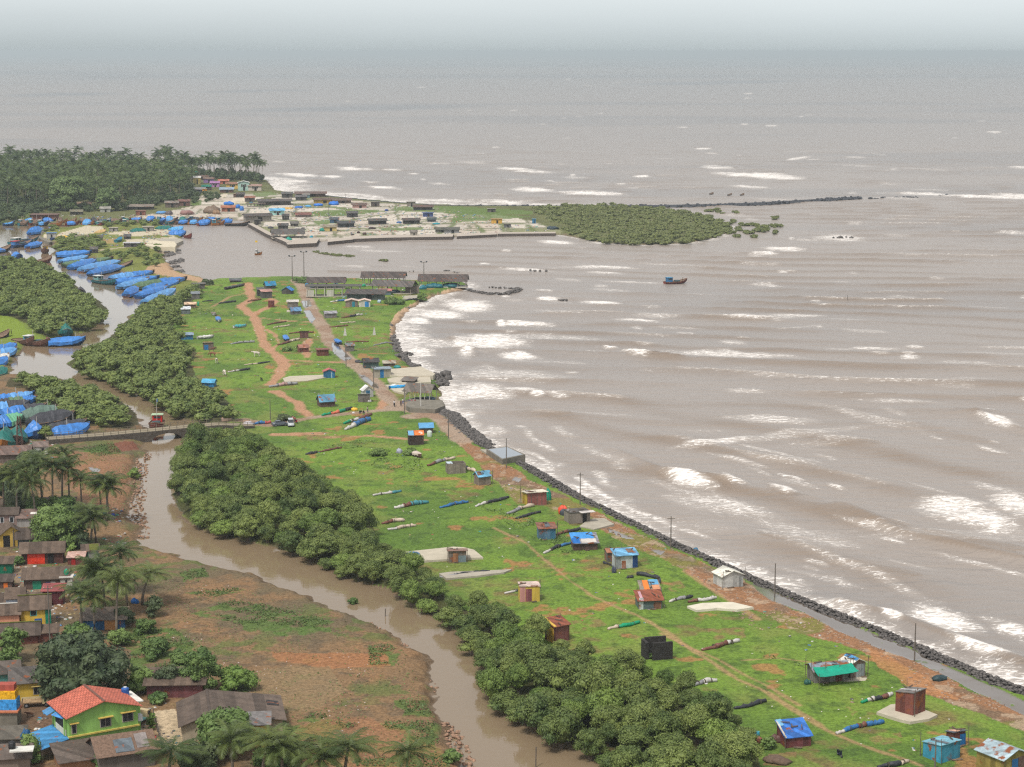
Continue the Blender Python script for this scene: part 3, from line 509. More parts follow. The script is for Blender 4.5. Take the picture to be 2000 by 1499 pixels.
        gt = N.new('ShaderNodeMapRange'); gt.inputs[1].default_value = .02; gt.inputs[2].default_value = .2; K(af.outputs['Fac'], gt.inputs[0]); ml = N.new('ShaderNodeMath'); ml.operation = 'MULTIPLY'; K(fr.outputs[0], ml.inputs[0]); K(gt.outputs[0], ml.inputs[1])
        x3 = N.new('ShaderNodeMix'); x3.data_type = 'RGBA'; x3.inputs[7].default_value = (.74, .70, .66, 1); K(ml.outputs[0], x3.inputs[0]); K(last, x3.inputs[6]); last = x3.outputs[2]
        rg = N.new('ShaderNodeMapRange'); rg.inputs[3].default_value = rough; rg.inputs[4].default_value = .85; K(ml.outputs[0], rg.inputs[0]); K(rg.outputs[0], b.inputs['Roughness'])
    K(last, b.inputs['Base Color']); return m
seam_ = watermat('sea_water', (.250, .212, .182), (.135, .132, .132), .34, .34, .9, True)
crkm = watermat('creek_water', (.20, .145, .088), (.16, .12, .08), .04, .5, .035, False)
def water(name, mask, mat):
    near_ = (SD < 7); kq = near_[:-1, :-1] | near_[1:, :-1] | near_[:-1, 1:] | near_[1:, 1:]
    u, F = quads_of(len(wr), len(wc), kq & mask[:-1, :-1]); V = np.stack([GX, GY, WZ], -1).reshape(-1, 3)[u]
    me = npmesh(name, V, F, mat, True)
    for nm_, arr in (('foam', FOAM), ('swell_shade', SWELL_SHADE), ('dark', DARK)):
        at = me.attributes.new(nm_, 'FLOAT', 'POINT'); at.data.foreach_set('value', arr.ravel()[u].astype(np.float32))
    o = link(name, me); o['kind'] = 'structure'; return o
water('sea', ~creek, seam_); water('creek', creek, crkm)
# ------------------------------------------------------------------ foliage
LEAF_MANG = leafmat('mangrove_leaves', (0.056, 0.090, 0.024), (0.195, 0.238, 0.062))
LEAF_MANG2 = leafmat('mangrove_leaves_bright', (0.070, 0.116, 0.024), (0.190, 0.260, 0.056))
LEAF_PALM = leafmat('palm_leaves', (.030, .054, .012), (.120, .150, .040), .45)
LEAF_FARPALM = leafmat('grove_palm_leaves', (.024, .046, .013), (.090, .125, .034), .5)
LEAF_DARK = leafmat('dark_tree_leaves', (0.041, 0.065, 0.032), (0.102, 0.128, 0.055))
LEAF_GREEN = leafmat('green_tree_leaves', (0.065, 0.116, 0.032), (0.152, 0.217, 0.058))
LEAF_CREEP = leafmat('creeper_leaves', (.070, .110, .030), (.150, .205, .060))
LEAF_LIME = leafmat('lime_bush_leaves', (0.094, 0.167, 0.032), (0.203, 0.275, 0.065))
BARK = M('bark', (112, 98, 84), .9, .3); PALMBARK = M('palm_bark', (128, 116, 102), .9, .25)
def rand_sphere(n, rs):
    v = rs.normal(size=(n, 3)); return v / np.linalg.norm(v, axis=1)[:, None]
def leaf_quads(P, Nn, size, rs, asp=.55, jit=.55):
    """n leaf-clump faces at P facing roughly Nn"""
    n = len(P); Nn = Nn + rs.normal(size=(n, 3)) * jit; Nn /= np.linalg.norm(Nn, axis=1)[:, None]
    T = np.cross(Nn, rs.normal(size=(n, 3))); T /= np.linalg.norm(T, axis=1)[:, None] + 1e-9; B = np.cross(Nn, T)
    s = (size * rs.uniform(.6, 1.35, n))[:, None]
    V = np.stack([P - T * s, P - B * s * asp, P + T * s, P + B * s * asp], 1).reshape(-1, 3)
    return V, np.arange(4 * n).reshape(n, 4)
def crown_geo(lobes, leaf, dens, rs, under=-.35, core=.80):
    """leaves on the skin of many lobes, plus a closed inner core so that no light passes straight through"""
    Vs, Fs, off = [], [], 0
    C_ = np.array([l[0] for l in lobes], float); Rr = np.array([l[1] for l in lobes], float)
    for (c, r) in lobes:
        c = np.array(c); r = np.array(r); area_ = 4 * math.pi * ((r[0] * r[1] * r[2]) ** (2 / 3.)); n = int(dens * area_ / (leaf * leaf))
        d = rand_sphere(n, rs); d = d[d[:, 2] > under]; P = c + d * r * rs.uniform(.74, 1.16, (len(d), 1))
        q = ((P[:, None, :] - C_[None]) / Rr[None]); inside = (np.linalg.norm(q, axis=2) < .80).any(1); P = P[~inside]; d = d[~inside]
        if not len(P): continue
        nn = d / r; nn /= np.linalg.norm(nn, axis=1)[:, None]; nn[:, 2] += .35
        V, F = leaf_quads(P, nn, leaf, rs); Vs.append(V); Fs.append(F + off); off += len(V)
    if core:
        for (c, r) in lobes:
            bm = bmesh.new(); bmesh.ops.create_icosphere(bm, subdivisions=2, radius=1)
            v = np.array([x.co for x in bm.verts]); f = np.array([[q.index for q in g.verts] for g in bm.faces]); bm.free()
            V = np.array(c) + v * np.array(r) * core * rs.uniform(.88, 1.1, (len(v), 1)); Vs.append(V); Fs.append(np.concatenate([f, f[:, 2:3]], 1) + off); off += len(V)
    return np.concatenate(Vs), np.concatenate(Fs)
def fix_tris(F):           # quads whose last two corners coincide become triangles
    return F
def leafmesh(name, V, F, mat):
    me = bpy.data.meshes.new(name); tri = F[:, 2] == F[:, 3]; Q = F[~tri]; T = F[tri][:, :3]
    me.vertices.add(len(V)); me.vertices.foreach_set('co', V.astype(np.float32).ravel())
    idx = np.concatenate([Q.ravel(), T.ravel()]); me.loops.add(len(idx)); me.loops.foreach_set('vertex_index', idx.astype(np.int32))
    me.polygons.add(len(Q) + len(T)); me.polygons.foreach_set('loop_start', np.concatenate([np.arange(len(Q)) * 4, len(Q) * 4 + np.arange(len(T)) * 3]).astype(np.int32))
    me.update(calc_edges=True); me.materials.append(mat); return me
def dome_lobes(rs, n, rx, h, lobe=(.30, .46)):
    L_ = [((0, 0, h * .48), (rx * .62, rx * .62, h * .44))]
    for i in range(n):
        a = rs.uniform(0, 6.283); q = rs.uniform(0, 1) ** .6; rr = rx * q * .74; z = h * (.30 + .52 * math.sqrt(max(0, 1 - q * q)) * rs.uniform(.8, 1.08)); r = rx * rs.uniform(*lobe)
        L_.append(((rr * math.cos(a), rr * math.sin(a), z), (r, r * rs.uniform(.85, 1.15), r * rs.uniform(.62, .85))))
    return L_
def trunk_mb(rs, h, r, n=3, spread=1.2):
    m = MB()
    for i in range(n):
        a = i * 2.1 + rs.uniform(0, 1); m.tube([(0, 0, -.5), (math.cos(a) * spread * .3, math.sin(a) * spread * .3, h * .4), (math.cos(a) * spread, math.sin(a) * spread, h)], [r, r * .75, r * .4], 5)
    return m
# --- mangroves: eight shapes, then copies along the creek
rs = np.random.RandomState(3)
MSH = []; MSHLO = []
for i in range(8):
    rx, h = rs.uniform(2.7, 3.5), rs.uniform(3.4, 5.2); lob = dome_lobes(rs, 22, rx, h, (.20, .40))
    V, F = crown_geo(lob, .145, .62, rs, core=.72); MSH.append((leafmesh('crown', V, F, LEAF_MANG if i % 4 else LEAF_MANG2), trunk_mb(rs, h * .7, .16).mesh('trunk')))
    MSH[-1][1].materials.append(BARK)
    V, F = crown_geo(lob[:16], .36, .42, rs, core=.78); MSHLO.append((V, F))
def poisson(poly, dist, rs, seed_n=30, zz=1.0, canopy=0.0):
    wp = np.array(toworld(poly, zz)); lo = wp.min(0); hi = wp.max(0); pts = []; cell = {}
    for _ in range(int((hi - lo).prod() / (dist * dist) * 9) + 50):
        p = lo + rs.rand(2) * (hi - lo)
        k = (int(p[0] // dist), int(p[1] // dist))
        if any((q[0] - p[0]) ** 2 + (q[1] - p[1]) ** 2 < dist * dist for a in (-1, 0, 1) for b in (-1, 0, 1) for q in cell.get((k[0] + a, k[1] + b), ())): continue
        if not inpoly(np.array([p[0]]), np.array([p[1]]), [tuple(q) for q in wp])[0]: continue
        if canopy:
            u, v = project(p[0], p[1], canopy); sx = (2.7 if canopy > 2 else 1.0) * S(v)
            if not inpoly(np.array([u, u + sx, u - sx * .5]), np.array([v, v, v]), poly).all(): continue
        cell.setdefault(k, []).append(p); pts.append(p)
    return pts
mroot = []
for i, (cm, tm) in enumerate(MSH):
    r = thing('mangrove_tree', '', 'mangrove', (0, 0, 0)); link('crown', cm, None, r); link('trunk', tm, None, r); mroot.append([r, False])
near = [(p[0], p[1], 1.0) for p in poisson(MANG['near'], 3.9, rs, canopy=3.2)]
for p in poisson(MANG['near'], 3.0, rs, canopy=1.2):
    if all((p[0] - q[0]) ** 2 + (p[1] - q[1]) ** 2 > 9.5 for q in near): near.append((p[0], p[1], .66))
near.sort(key=lambda p: p[1])
near_ind, rest = near[:285], near[285:]
def mlabel(p, i):
    px, py = project(p[0], p[1], 3.0)
    b = 'bright green' if i % 4 == 0 else 'olive green'
    if py > 1250: w_ = 'bushy mangrove in the creek thicket below the black ruined walls'
    elif py > 1120: w_ = 'bushy mangrove between the creek and the pink and yellow hut'
    else: w_ = 'bushy mangrove in the thicket just south of the stone bridge'
    return b + ' ' + w_
def mgroup(p, i):
    py = project(p[0], p[1], 3.0)[1]; return ('bright' if i % 4 == 0 else 'olive') + ' mangroves lining the creek, ' + ('ruined walls bend' if py > 1250 else 'pink hut stretch' if py > 1120 else 'bridge stretch')
for p in near_ind:
    i = int(rs.randint(8)); s = rs.uniform(.78, 1.32) * p[2]; lo = (p[0], p[1], hz(p[0], p[1]) - .1)
    if land_sd1(p[0], p[1]) < -.5: lo = (p[0], p[1], -.3)
    sc_ = (s * rs.uniform(.9, 1.12), s * rs.uniform(.9, 1.12), s * rs.uniform(.72, 1.38)); rz = rs.uniform(0, 6.28)
    if not mroot[i][1]:
        r = mroot[i][0]; r.location = lo; r.rotation_euler = (0, 0, rz); r.scale = sc_; mroot[i][1] = True; r['label'] = mlabel(p, i); r['group'] = mgroup(p, i)
    else: copy_tree(mroot[i][0], lo, rz, sc_, mlabel(p, i), mgroup(p, i))
# the farther mangroves run into one mass: one object
def merged(name, spots, shapes, mat, kind='stuff'):
    Vs, Fs, off = [], [], 0
    for (x, y, z, s, sz) in spots:
        V, F = shapes[rs.randint(len(shapes))]; a = rs.uniform(0, 6.283); c, sn = math.cos(a), math.sin(a)
        W_ = np.stack([(V[:, 0] * c - V[:, 1] * sn) * s + x, (V[:, 0] * sn + V[:, 1] * c) * s + y, V[:, 2] * sz + z], 1); Vs.append(W_); Fs.append(F + off); off += len(V)
    o = link(name, leafmesh(name, np.concatenate(Vs), np.concatenate(Fs), mat)); o['kind'] = kind; return o
sp = []
for p in rest: q = p[2]; sp.append((p[0], p[1], hz(p[0], p[1]), q * rs.uniform(.8, 1.15), q * rs.uniform(.85, 1.15)))
for k, d in (('north', 4.6), ('isle', 5.0), ('west', 4.4)):
    for p in poisson(MANG[k], d, rs, canopy=3.2): sp.append((p[0], p[1], max(-.2, hz(*p) - .2), rs.uniform(.85, 1.35), rs.uniform(.85, 1.2)))
for cx, cy, s in ((345,670,1.3),(350,640,1),(368,700,1),(90,858,.8),(215,828,.9),(245,828,.8),(160,828,.8),(196,835,.7)):
    g = G(cx, cy); sp.append((g.x, g.y, g.z - .2, s, s))
SPITM = [(112,470),(150,468),(190,472),(200,484),(180,492),(140,494),(108,488)]
for p in poisson(SPITM, 6, rs): sp.append((p[0], p[1], max(0, hz(*p)), rs.uniform(.9, 1.3), rs.uniform(.5, .75)))
for poly in ([(195,440),(250,434),(310,436),(300,444),(210,446)], [(270,482),(310,480),(314,490),(280,494)], [(262,496),(312,500),(308,524),(285,520)], [(190,495),(260,492),(255,512),(215,512)], [(88,446),(112,446),(112,452),(88,453)], [(0,432),(60,425),(70,436),(0,438)]):
    for p in poisson(poly, 6.5, rs): sp.append((p[0], p[1], max(0, hz(*p)) - .2, rs.uniform(.7, 1.1), rs.uniform(.4, .7)))
merged('mangrove_thicket', sp, MSHLO, LEAF_MANG)
# headland mangrove flat, and bushes standing in the water off it: one far mass
SCR = [(1045,408),(1090,402),(1200,402),(1280,408),(1340,415),(1400,428),(1425,446),(1412,456),(1388,464),(1340,474),(1260,477),(1180,474),(1120,460),(1098,452),(1112,446),(1080,432),(1055,420)]
lowsh = []
for i in range(4):
    V, F = crown_geo(dome_lobes(rs, 7, 3.1, 3.2), .55, .4, rs, core=.8); lowsh.append((V, F))
sp = []
for p in poisson(SCR, 5.2, rs): sp.append((p[0], p[1], -.2, rs.uniform(.8, 1.3), rs.uniform(.55, 1.15)))
for cx, cy in [(1408,417),(1440,417),(1412,436),(1424,438),(1436,434),(1450,440),(1462,441),(1474,442),(1486,444),(1498,446),(1510,444),(1520,442),(1446,452),(1456,456),(1466,458),(1478,452),(1486,452),(1496,452),(1472,464),(1440,464),(1418,456),(1430,456),(1442,447),(1515,456),(1400,412),(1385,414),(1515,428),(1405,448),(1418,450)]:
    for k in range(4): q = W(cx + rs.uniform(-6, 6), cy + rs.uniform(-2, 2)); sp.append((q.x, q.y, -.4, rs.uniform(.45, .85), rs.uniform(.4, .7)))
for cx, cy in [(618,493),(628,495),(640,496),(652,498),(664,499),(676,500),(684,501),(746,508),(752,510)]:
    for k in range(3): q = W(cx + rs.uniform(-5, 5), cy + rs.uniform(-1, 1)); sp.append((q.x, q.y, -.5, rs.uniform(.4, .6), rs.uniform(.25, .4)))
SCRL = leafmat('scrub_leaves', (0.090, 0.110, 0.035), (0.181, 0.200, 0.064))
merged('mangrove_scrub', sp, lowsh, SCRL)

# --- palms
def palm_meshes(rs, h, nf, pairs, flen, leafw, wind=0.0, lo=False):
    t = MB(); lean = rs.uniform(.2, 1.3); az = rs.uniform(0, 6.28); lx, ly = lean * math.cos(az), lean * math.sin(az)
    pts = [(lx * q * q, ly * q * q, h * q - .4 * (q == 0)) for q in np.linspace(0, 1, 4 if lo else 7)]
    t.tube(pts, list(np.linspace(.24, .13, len(pts))), 5 if lo else 7)
    top = Vector((lx, ly, h)); Vs = []; Fs = []
    def quad(a, b, c, d): k = len(Vs); Vs.extend([a, b, c, d]); Fs.append((k, k + 1, k + 2, k + 3))
    for i in range(nf):
        q = (i + .5) / nf; a = i * 2.39996 + rs.uniform(-.2, .2); el = R(86 - 98 * q + rs.uniform(-11, 11)); Lf = flen * rs.uniform(.85, 1.1) * (.8 + .3 * math.sin(math.pi * min(1, q + .2)))
        d = Vector((math.cos(a), math.sin(a), 0)); side = Vector((-d.y, d.x, 0)); P = top.copy(); ang = el; ns = 6 if lo else 9; prev = P.copy(); rach = [P.copy()]
        for k in range(ns):
            ang -= R(3.2 + 3.1 * k * (9 / ns) * .62) * (1.3 if lo else 1)
            P = P + (d * math.cos(ang) + Vector((wind * .02 * k, 0, math.sin(ang)))) * (Lf / ns); rach.append(P.copy())
        for k in range(ns):
            p0, p1 = rach[k], rach[k + 1]; dirv = (p1 - p0).normalized(); w_ = .05
            quad(p0 - side * w_, p0 + side * w_, p1 + side * w_ * .7, p1 - side * w_ * .7)
        for k in range(pairs):
            u_ = .12 + .86 * (k + .5) / pairs; f = u_ * ns; k0 = min(ns - 1, int(f)); p = rach[k0].lerp(rach[k0 + 1], f - k0); dirv = (rach[k0 + 1] - rach[k0]).normalized()
            ll = leafw * (math.sin(math.pi * min(.98, u_ * .85 + .12)) ** .7) * rs.uniform(.85, 1.15)
            for sg in (-1, 1):
                dr = Vector((0, 0, -1)); tip = p + (side * sg * .72 + dirv * .62 + dr * rs.uniform(.35, .75)).normalized() * ll; hw = dirv * (Lf / pairs * .36)
                quad(p - hw, p + hw, tip + hw * .25, tip - hw * .25)
    V = np.array([tuple(v) for v in Vs]); F = np.array(Fs); return t, V, F
rs = np.random.RandomState(17)
PN = []
COCO = M('coconut', (150, 130, 60), .6)
for i in range(5):
    h = (9.5, 11, 8, 12, 6.5)[i]; t, V, F = palm_meshes(rs, h, 27, 30, 4.5, 1.05)
    r = thing('coconut_palm', '', 'palm tree', (0, 0, 0)); part('trunk', t, PALMBARK, r, True); link('crown', leafmesh('crown', V, F, LEAF_PALM), None, r)
    PN.append([r, h, False])
def palm(cx, cy, by, var, label, group='coconut palms of the village', sc=1.0):
    """cx,cy: middle of the crown in the photo, by: pixel row where the trunk stands"""
    g = G(cx, by); r, h, used = PN[var]; hh = (by - cy) / (S(by) * .95) + .6; s = hh / h; wide = 1.2 * rs.uniform(.85, 1.12)
    if not used: r.location = g; r.scale = (wide, wide, s); r['label'] = label; r['group'] = group; PN[var][2] = True; r.rotation_euler = (0, 0, rs.uniform(0, 6))
    else: copy_tree(r, g, rs.uniform(0, 6.28), (wide, wide, s), label, group)
VP = [(58,930,1010,0,'coconut palm among the dense clump behind the grey house with two windows'),(34,940,1015,1,'coconut palm at the outer end of the clump behind the grey house'),(84,915,1000,3,'tall coconut palm rising from the middle of the clump by the brown field'),(104,925,1005,1,'coconut palm of the clump leaning over the leafy hedge'),(8,938,1010,2,'coconut palm cut by the frame edge above the grey house roof'),(122,905,985,0,'coconut palm on the field side of the village clump'),(70,955,1020,4,'low coconut palm in front of the dense clump'),(136,928,1000,2,'slim coconut palm next to the lone pair by the red earth'),
 (160,945,1002,0,'coconut palm with bare trunk standing before the red earth'),(198,955,1012,1,'left palm of the trio beside the creek bank'),(212,950,1016,3,'tallest palm of the trio beside the creek bank'),(208,962,1018,2,'middle palm of the trio beside the creek bank'),(178,1022,1068,4,'short coconut palm right of the round leafy tree'),(188,1010,1062,2,'bent coconut palm behind the round leafy tree'),
 (240,1092,1162,0,'coconut palm at the top of the clump on the brown field edge'),(278,1128,1182,3,'coconut palm standing out into the brown field with thin trunk'),(160,1165,1235,1,'broad coconut palm in front of the maroon shed'),(228,1150,1240,0,'coconut palm with orange fruit above the blue shack'),(205,1120,1190,2,'coconut palm behind the blue shack clump'),(180,1128,1195,4,'low coconut palm beside the white tank block'),(185,1180,1240,2,'drooping coconut palm right above the blue shack wall'),(250,1140,1200,4,'small coconut palm between the two field edge palms'),
 (330,1478,1530,0,'coconut palm in front of the ragged thatched hut'),(512,1455,1535,3,'dark coconut palm beside the small yellow house'),(585,1478,1545,1,'coconut palm at the corner of the brown field near the hall'),(672,1472,1545,0,'coconut palm rising alone from the frame bottom in the field'),(792,1486,1550,2,'yellowish coconut palm nearest the creek at the frame bottom'),(455,1462,1535,2,'coconut palm before the hall with the torn roof'),(552,1470,1540,4,'low coconut palm between two taller ones at the frame bottom'),(620,1492,1555,4,'small coconut palm half hidden at the frame bottom')]
for i, v in enumerate(VP): palm(*v)
# grove of far palms
PF = []
for i in range(5):
    t, V, F = palm_meshes(rs, (12, 13.5, 11, 14.5, 10)[i], 14, 8, 5.0, 1.5, lo=True); r = thing('grove_palm', '', 'palm tree', (0, 0, 0)); part('trunk', t, PALMBARK, r); link('crown', leafmesh('crown', V, F, LEAF_FARPALM), None, r); PF.append([r, False])
GROVE = [(-60,338),(0,336),(120,336),(250,338),(318,342),(340,352),(376,360),(372,380),(352,392),(300,398),(240,404),(170,408),(100,412),(50,410),(0,412),(-60,412)]
ROWP = [(322,338),(385,340),(470,345),(514,351),(508,358),(470,355),(400,352),(345,352),(322,346)]
gp = poisson(GROVE, 8.2, rs); rowp = poisson(ROWP, 8.0, rs)
def grove_label(px, py):
    if px > 385: return 'dark coconut palm in the thin row behind the painted seaside houses', 'palms behind the seaside houses'
    if px > 250: return 'coconut palm in the grove above the long harbour shed', 'palms above the long shed'
    if px > 120: return 'coconut palm in the grove behind the two round trees', 'palms behind the round trees'
    return 'coconut palm in the dense grove at the frame edge above the harbour', 'palms at the grove edge'
gp.sort(key=lambda p: -p[1]); far_n = min(90, len(gp)); pick = [gp[int(k)] for k in np.linspace(0, far_n - 1, min(80, far_n))]
restp = gp[far_n:]; keepn = max(0, 268 - len(pick) - len(rowp)); sel = set(int(k) for k in np.linspace(0, len(restp) - 1, keepn)) if restp else set()
ind = pick + rowp + [q for k, q in enumerate(restp) if k in sel]; others = [q for k, q in enumerate(restp) if k not in sel]
for p in ind:
    px, py = project(p[0], p[1], 0)
    i = int(rs.randint(5)); s = rs.uniform(.95, 1.32); lab, grp = grove_label(px, py); lo = (p[0], p[1], hz(*p)); sc_ = (s * 1.05, s * 1.05, s)
    if not PF[i][1]: PF[i][0].location = lo; PF[i][0].scale = sc_; PF[i][0]['label'] = lab; PF[i][0]['group'] = grp; PF[i][1] = True
    else: copy_tree(PF[i][0], lo, rs.uniform(0, 6.28), sc_, lab, grp)
if others:
    shp = []
    for i in range(3):
        t, V, F = palm_meshes(rs, (12, 13, 11)[i], 15, 7, 4.4, 1.8, lo=True); n0 = len(V); tv = np.array(t.v); tf = [f for f in t.f if len(f) == 4]; shp.append((np.concatenate([V, tv]), np.concatenate([F, np.array(tf) + n0])))
    merged('palm_grove', [(p[0], p[1], hz(*p), rs.uniform(1.0, 1.3), rs.uniform(.9, 1.2)) for p in others], shp, LEAF_FARPALM)
# undergrowth below the grove: one mass
sp = []
UND = [(-60,395),(60,398),(85,400),(96,412),(250,412),(262,398),(350,385),(372,365),(378,385),(360,398),(300,404),(262,410),(240,414),(100,417),(60,424),(20,436),(-60,436)]
for p in poisson(UND, 6.0, rs): sp.append((p[0], p[1], hz(*p) - .3, rs.uniform(.9, 1.5), rs.uniform(.7, 1.4)))
for p in poisson([(-60,345),(250,345),(370,352),(365,380),(250,398),(-60,400)], 14, rs): sp.append((p[0], p[1], hz(*p) - .3, rs.uniform(1.2, 2.0), rs.uniform(.8, 1.3)))
for p in poisson([(330,340),(385,342),(470,347),(512,353),(506,360),(470,357),(400,353),(345,354)], 6, rs): sp.append((p[0], p[1], hz(*p) - .3, rs.uniform(.8, 1.4), rs.uniform(.9, 1.7)))
for p in poisson([(376,385),(425,380),(432,392),(400,398),(376,400)], 7, rs): sp.append((p[0], p[1], hz(*p) - .3, rs.uniform(.6, 1.0), rs.uniform(.5, .8)))
merged('undergrowth', sp, MSHLO[:4], leafmat('undergrowth_leaves', (.036, .058, .022), (.090, .122, .046)))

# --- broad trees and bushes
def tree(cx, by, wpx, hpx, label, mat, leaf=.3, name='broad_tree', cat='tree', lobes=26, seed=1, low=.12, lob=(.20, .34), dens=.62):
    g = G(cx, by); s = S(by); rx = wpx / s / 2; h = hpx / (s * .97); r_ = np.random.RandomState(seed)
    L_ = [((0, 0, h * .52), (rx * .66, rx * .66, h * .40))]
    for i in range(lobes):
        a = r_.uniform(0, 6.283); z = r_.uniform(low, 1); prof = math.sqrt(max(0.05, 1 - (abs(z - .45) / .62) ** 2.2)); rr = rx * prof * r_.uniform(.55, .82); q = rx * r_.uniform(*lob)
        L_.append(((rr * math.cos(a), rr * math.sin(a), h * (.08 + z * .78)), (q, q, q * r_.uniform(.6, .85))))
    V, F = crown_geo(L_, leaf, dens, r_, under=-.6, core=.82); t = thing(name, label, cat, g - Vector((0, 0, .05)))
    link('crown', leafmesh('crown', V, F, mat), None, t); m = trunk_mb(r_, h * .55, max(.12, rx * .05), 4, rx * .4); part('trunk', m, BARK, t, True); return t
def bush(cx, by, wpx, hpx, label, mat, seed=1, leaf=.2, cat='bush', name='leafy_bush'): return tree(cx, by, wpx, hpx, label, mat, leaf, name, cat, 14, seed, .05, (.26, .42), .7)
tree(163, 1368, 186, 132, 'huge dense dark green tree towering between the yellow house and the field', LEAF_DARK, .34, lobes=60, seed=4, lob=(.16, .27))
tree(112, 1068, 112, 78, 'round leafy green tree over the brown tin roofs of the village', LEAF_GREEN, .30, lobes=34, seed=5)
tree(26, 1292, 62, 72, 'loose green tree with yellow leaves beside the laterite walls', LEAF_GREEN, .25, lobes=22, seed=6)
tree(392, 1350, 76, 86, 'feathery light green tree standing behind the maroon shed', LEAF_GREEN, .2, lobes=28, seed=7, low=.0)
tree(330, 1352, 60, 56, 'dark shrubby tree between the big tree and the maroon shed', LEAF_DARK, .2, lobes=20, seed=8, low=.0)
tree(440, 1478, 120, 96, 'bright spreading tree in front of the hall with the torn roof', LEAF_GREEN, .3, lobes=40, seed=9)
tree(137, 411, 86, 66, 'larger of two round trees at the foot of the palm grove', leafmat('far_tree_leaves', (0.075, 0.120, 0.040), (0.150, 0.205, 0.070)), .7, lobes=34, seed=10, name='round_tree')
tree(213, 412, 56, 46, 'smaller of two round trees at the foot of the palm grove', MATS['far_tree_leaves'], .7, lobes=26, seed=11, name='round_tree')
for i, (cx, by, w_, h_, lb, mt) in enumerate([(300,1205,36,44,'bushy shrub right of the blue shack at the field edge',LEAF_DARK),(285,1238,44,30,'rounded shrub in front of the blue shack',LEAF_GREEN),(272,1352,60,50,'shrubs heaped at the foot of the huge dark tree',LEAF_GREEN),(460,1345,84,38,'low bright bush patch beside the feathery tree',LEAF_LIME),(60,905,60,24,'bush hiding the small white house wall',LEAF_DARK),(40,1000,90,40,'dark hedge under the clump of village palms',LEAF_DARK),(120,1005,70,34,'green undergrowth hedge below the lone palms',LEAF_GREEN),(140,1085,22,26,'slender lime shrub beside the torn red awning',LEAF_LIME),(37,1105,22,20,'small shrub in the lane by the green walled house',LEAF_GREEN),(170,1120,20,16,'small lime shrub under palms near the white tank block',LEAF_LIME),(88,1308,22,26,'thin papaya plant between the big tree and laterite house',LEAF_LIME),
 (50,1440,22,18,'small shrub beside the torn blue sheet',LEAF_GREEN),(65,1490,46,60,'leafy shrub below the blue lean-to roof',LEAF_GREEN),(205,1499,50,30,'shrub in front of the brown lower roof',LEAF_GREEN),(296,1425,20,34,'clipped hedge along the sandy yard fence',LEAF_LIME),(310,1372,44,16,'hedge behind the sandy yard',LEAF_GREEN),(355,1352,24,14,'pale shrub in front of the maroon shed wall',LEAF_GREEN),(388,1350,20,14,'green shrub at the end of the maroon shed',LEAF_LIME),(85,800,30,16,'bush in front of the blue tent boat',LEAF_GREEN),(825,590,22,16,'shrub on the beach corner by the fishing sheds',LEAF_GREEN),(770,594,40,10,'low shrubs beside the twin huts near the beach',LEAF_GREEN),(590,552,40,9,'bush under the tall floodlight mast',LEAF_GREEN),
 (560,686,22,8,'shrub against the brown tiled hut',LEAF_GREEN),(405,557,24,10,'bush at the harbour tip beside the tin hut',LEAF_DARK),(1135,1052,24,14,'nettle clump beside the rust and blue hut',LEAF_GREEN),(735,890,40,10,'weed mound near the orange tarp hut',LEAF_GREEN),(800,888,30,12,'weed mound under the cream net roll',LEAF_GREEN),(1268,1286,18,10,'weeds at the foot of the black ruined walls',LEAF_GREEN),(1500,1462,30,22,'bush beside the blue barrel and blue roofed hut',LEAF_GREEN),(555,822,30,12,'dark bush behind the parked cars',LEAF_DARK),(690,1180,20,12,'green tuft on the far creek bank',LEAF_GREEN),(262,935,26,22,'bright shrub on the stony creek bank',LEAF_LIME),(20,958,60,36,'bush under the frame edge palm',LEAF_DARK),(640,1480,40,18,'undergrowth beneath the field corner palm',LEAF_GREEN),(880,1490,40,26,'bush by the yellowish palm near the creek',LEAF_GREEN),(530,1490,70,30,'undergrowth between the bottom palms',LEAF_GREEN)]):
    bush(cx, by, w_, h_, lb, mt, seed=40 + i, leaf=.22 if by > 700 else .4)
for i, (cx, by, w_, h_, lb, mt) in enumerate([(12,980,64,50,'dark leafy tree at the frame edge behind the red walled house',LEAF_DARK),(78,1012,60,40,'green tree in front of the clump behind the red brick house',LEAF_GREEN),(160,1072,40,34,'leafy tree under the short palms by the round tree',LEAF_DARK),(18,1308,46,44,'green tree at the frame edge above the green porch house',LEAF_GREEN),(150,1248,56,30,'green shrub mass left of the blue shack',LEAF_GREEN),(242,1222,50,36,'shrubs between the two palms right of the blue shack',LEAF_DARK),(232,1262,56,30,'low green bushes in front of the blue shack',LEAF_GREEN),(300,1284,70,34,'wide green thicket between the big tree and the field',LEAF_GREEN),(352,1308,54,40,'bushy growth left of the feathery tree',LEAF_GREEN),(392,1502,90,52,'dark leafy mass between the bottom palms',LEAF_DARK),(560,1502,80,46,'leafy mass below the corner palms of the field',LEAF_GREEN),(190,1215,40,34,'green bush behind the drooping palm of the blue shack',LEAF_DARK),(130,1292,40,30,'small green tree touching the huge dark tree',LEAF_GREEN),(155,1030,44,34,'dark bush beneath the bare trunked palm',LEAF_DARK)]):
    tree(cx, by, w_, h_, lb, mt, .22, 'leafy_tree' if 'tree' in lb else 'leafy_bush', 'tree' if 'tree' in lb else 'bush', 20, 90 + i, .04, (.22, .36), .66)
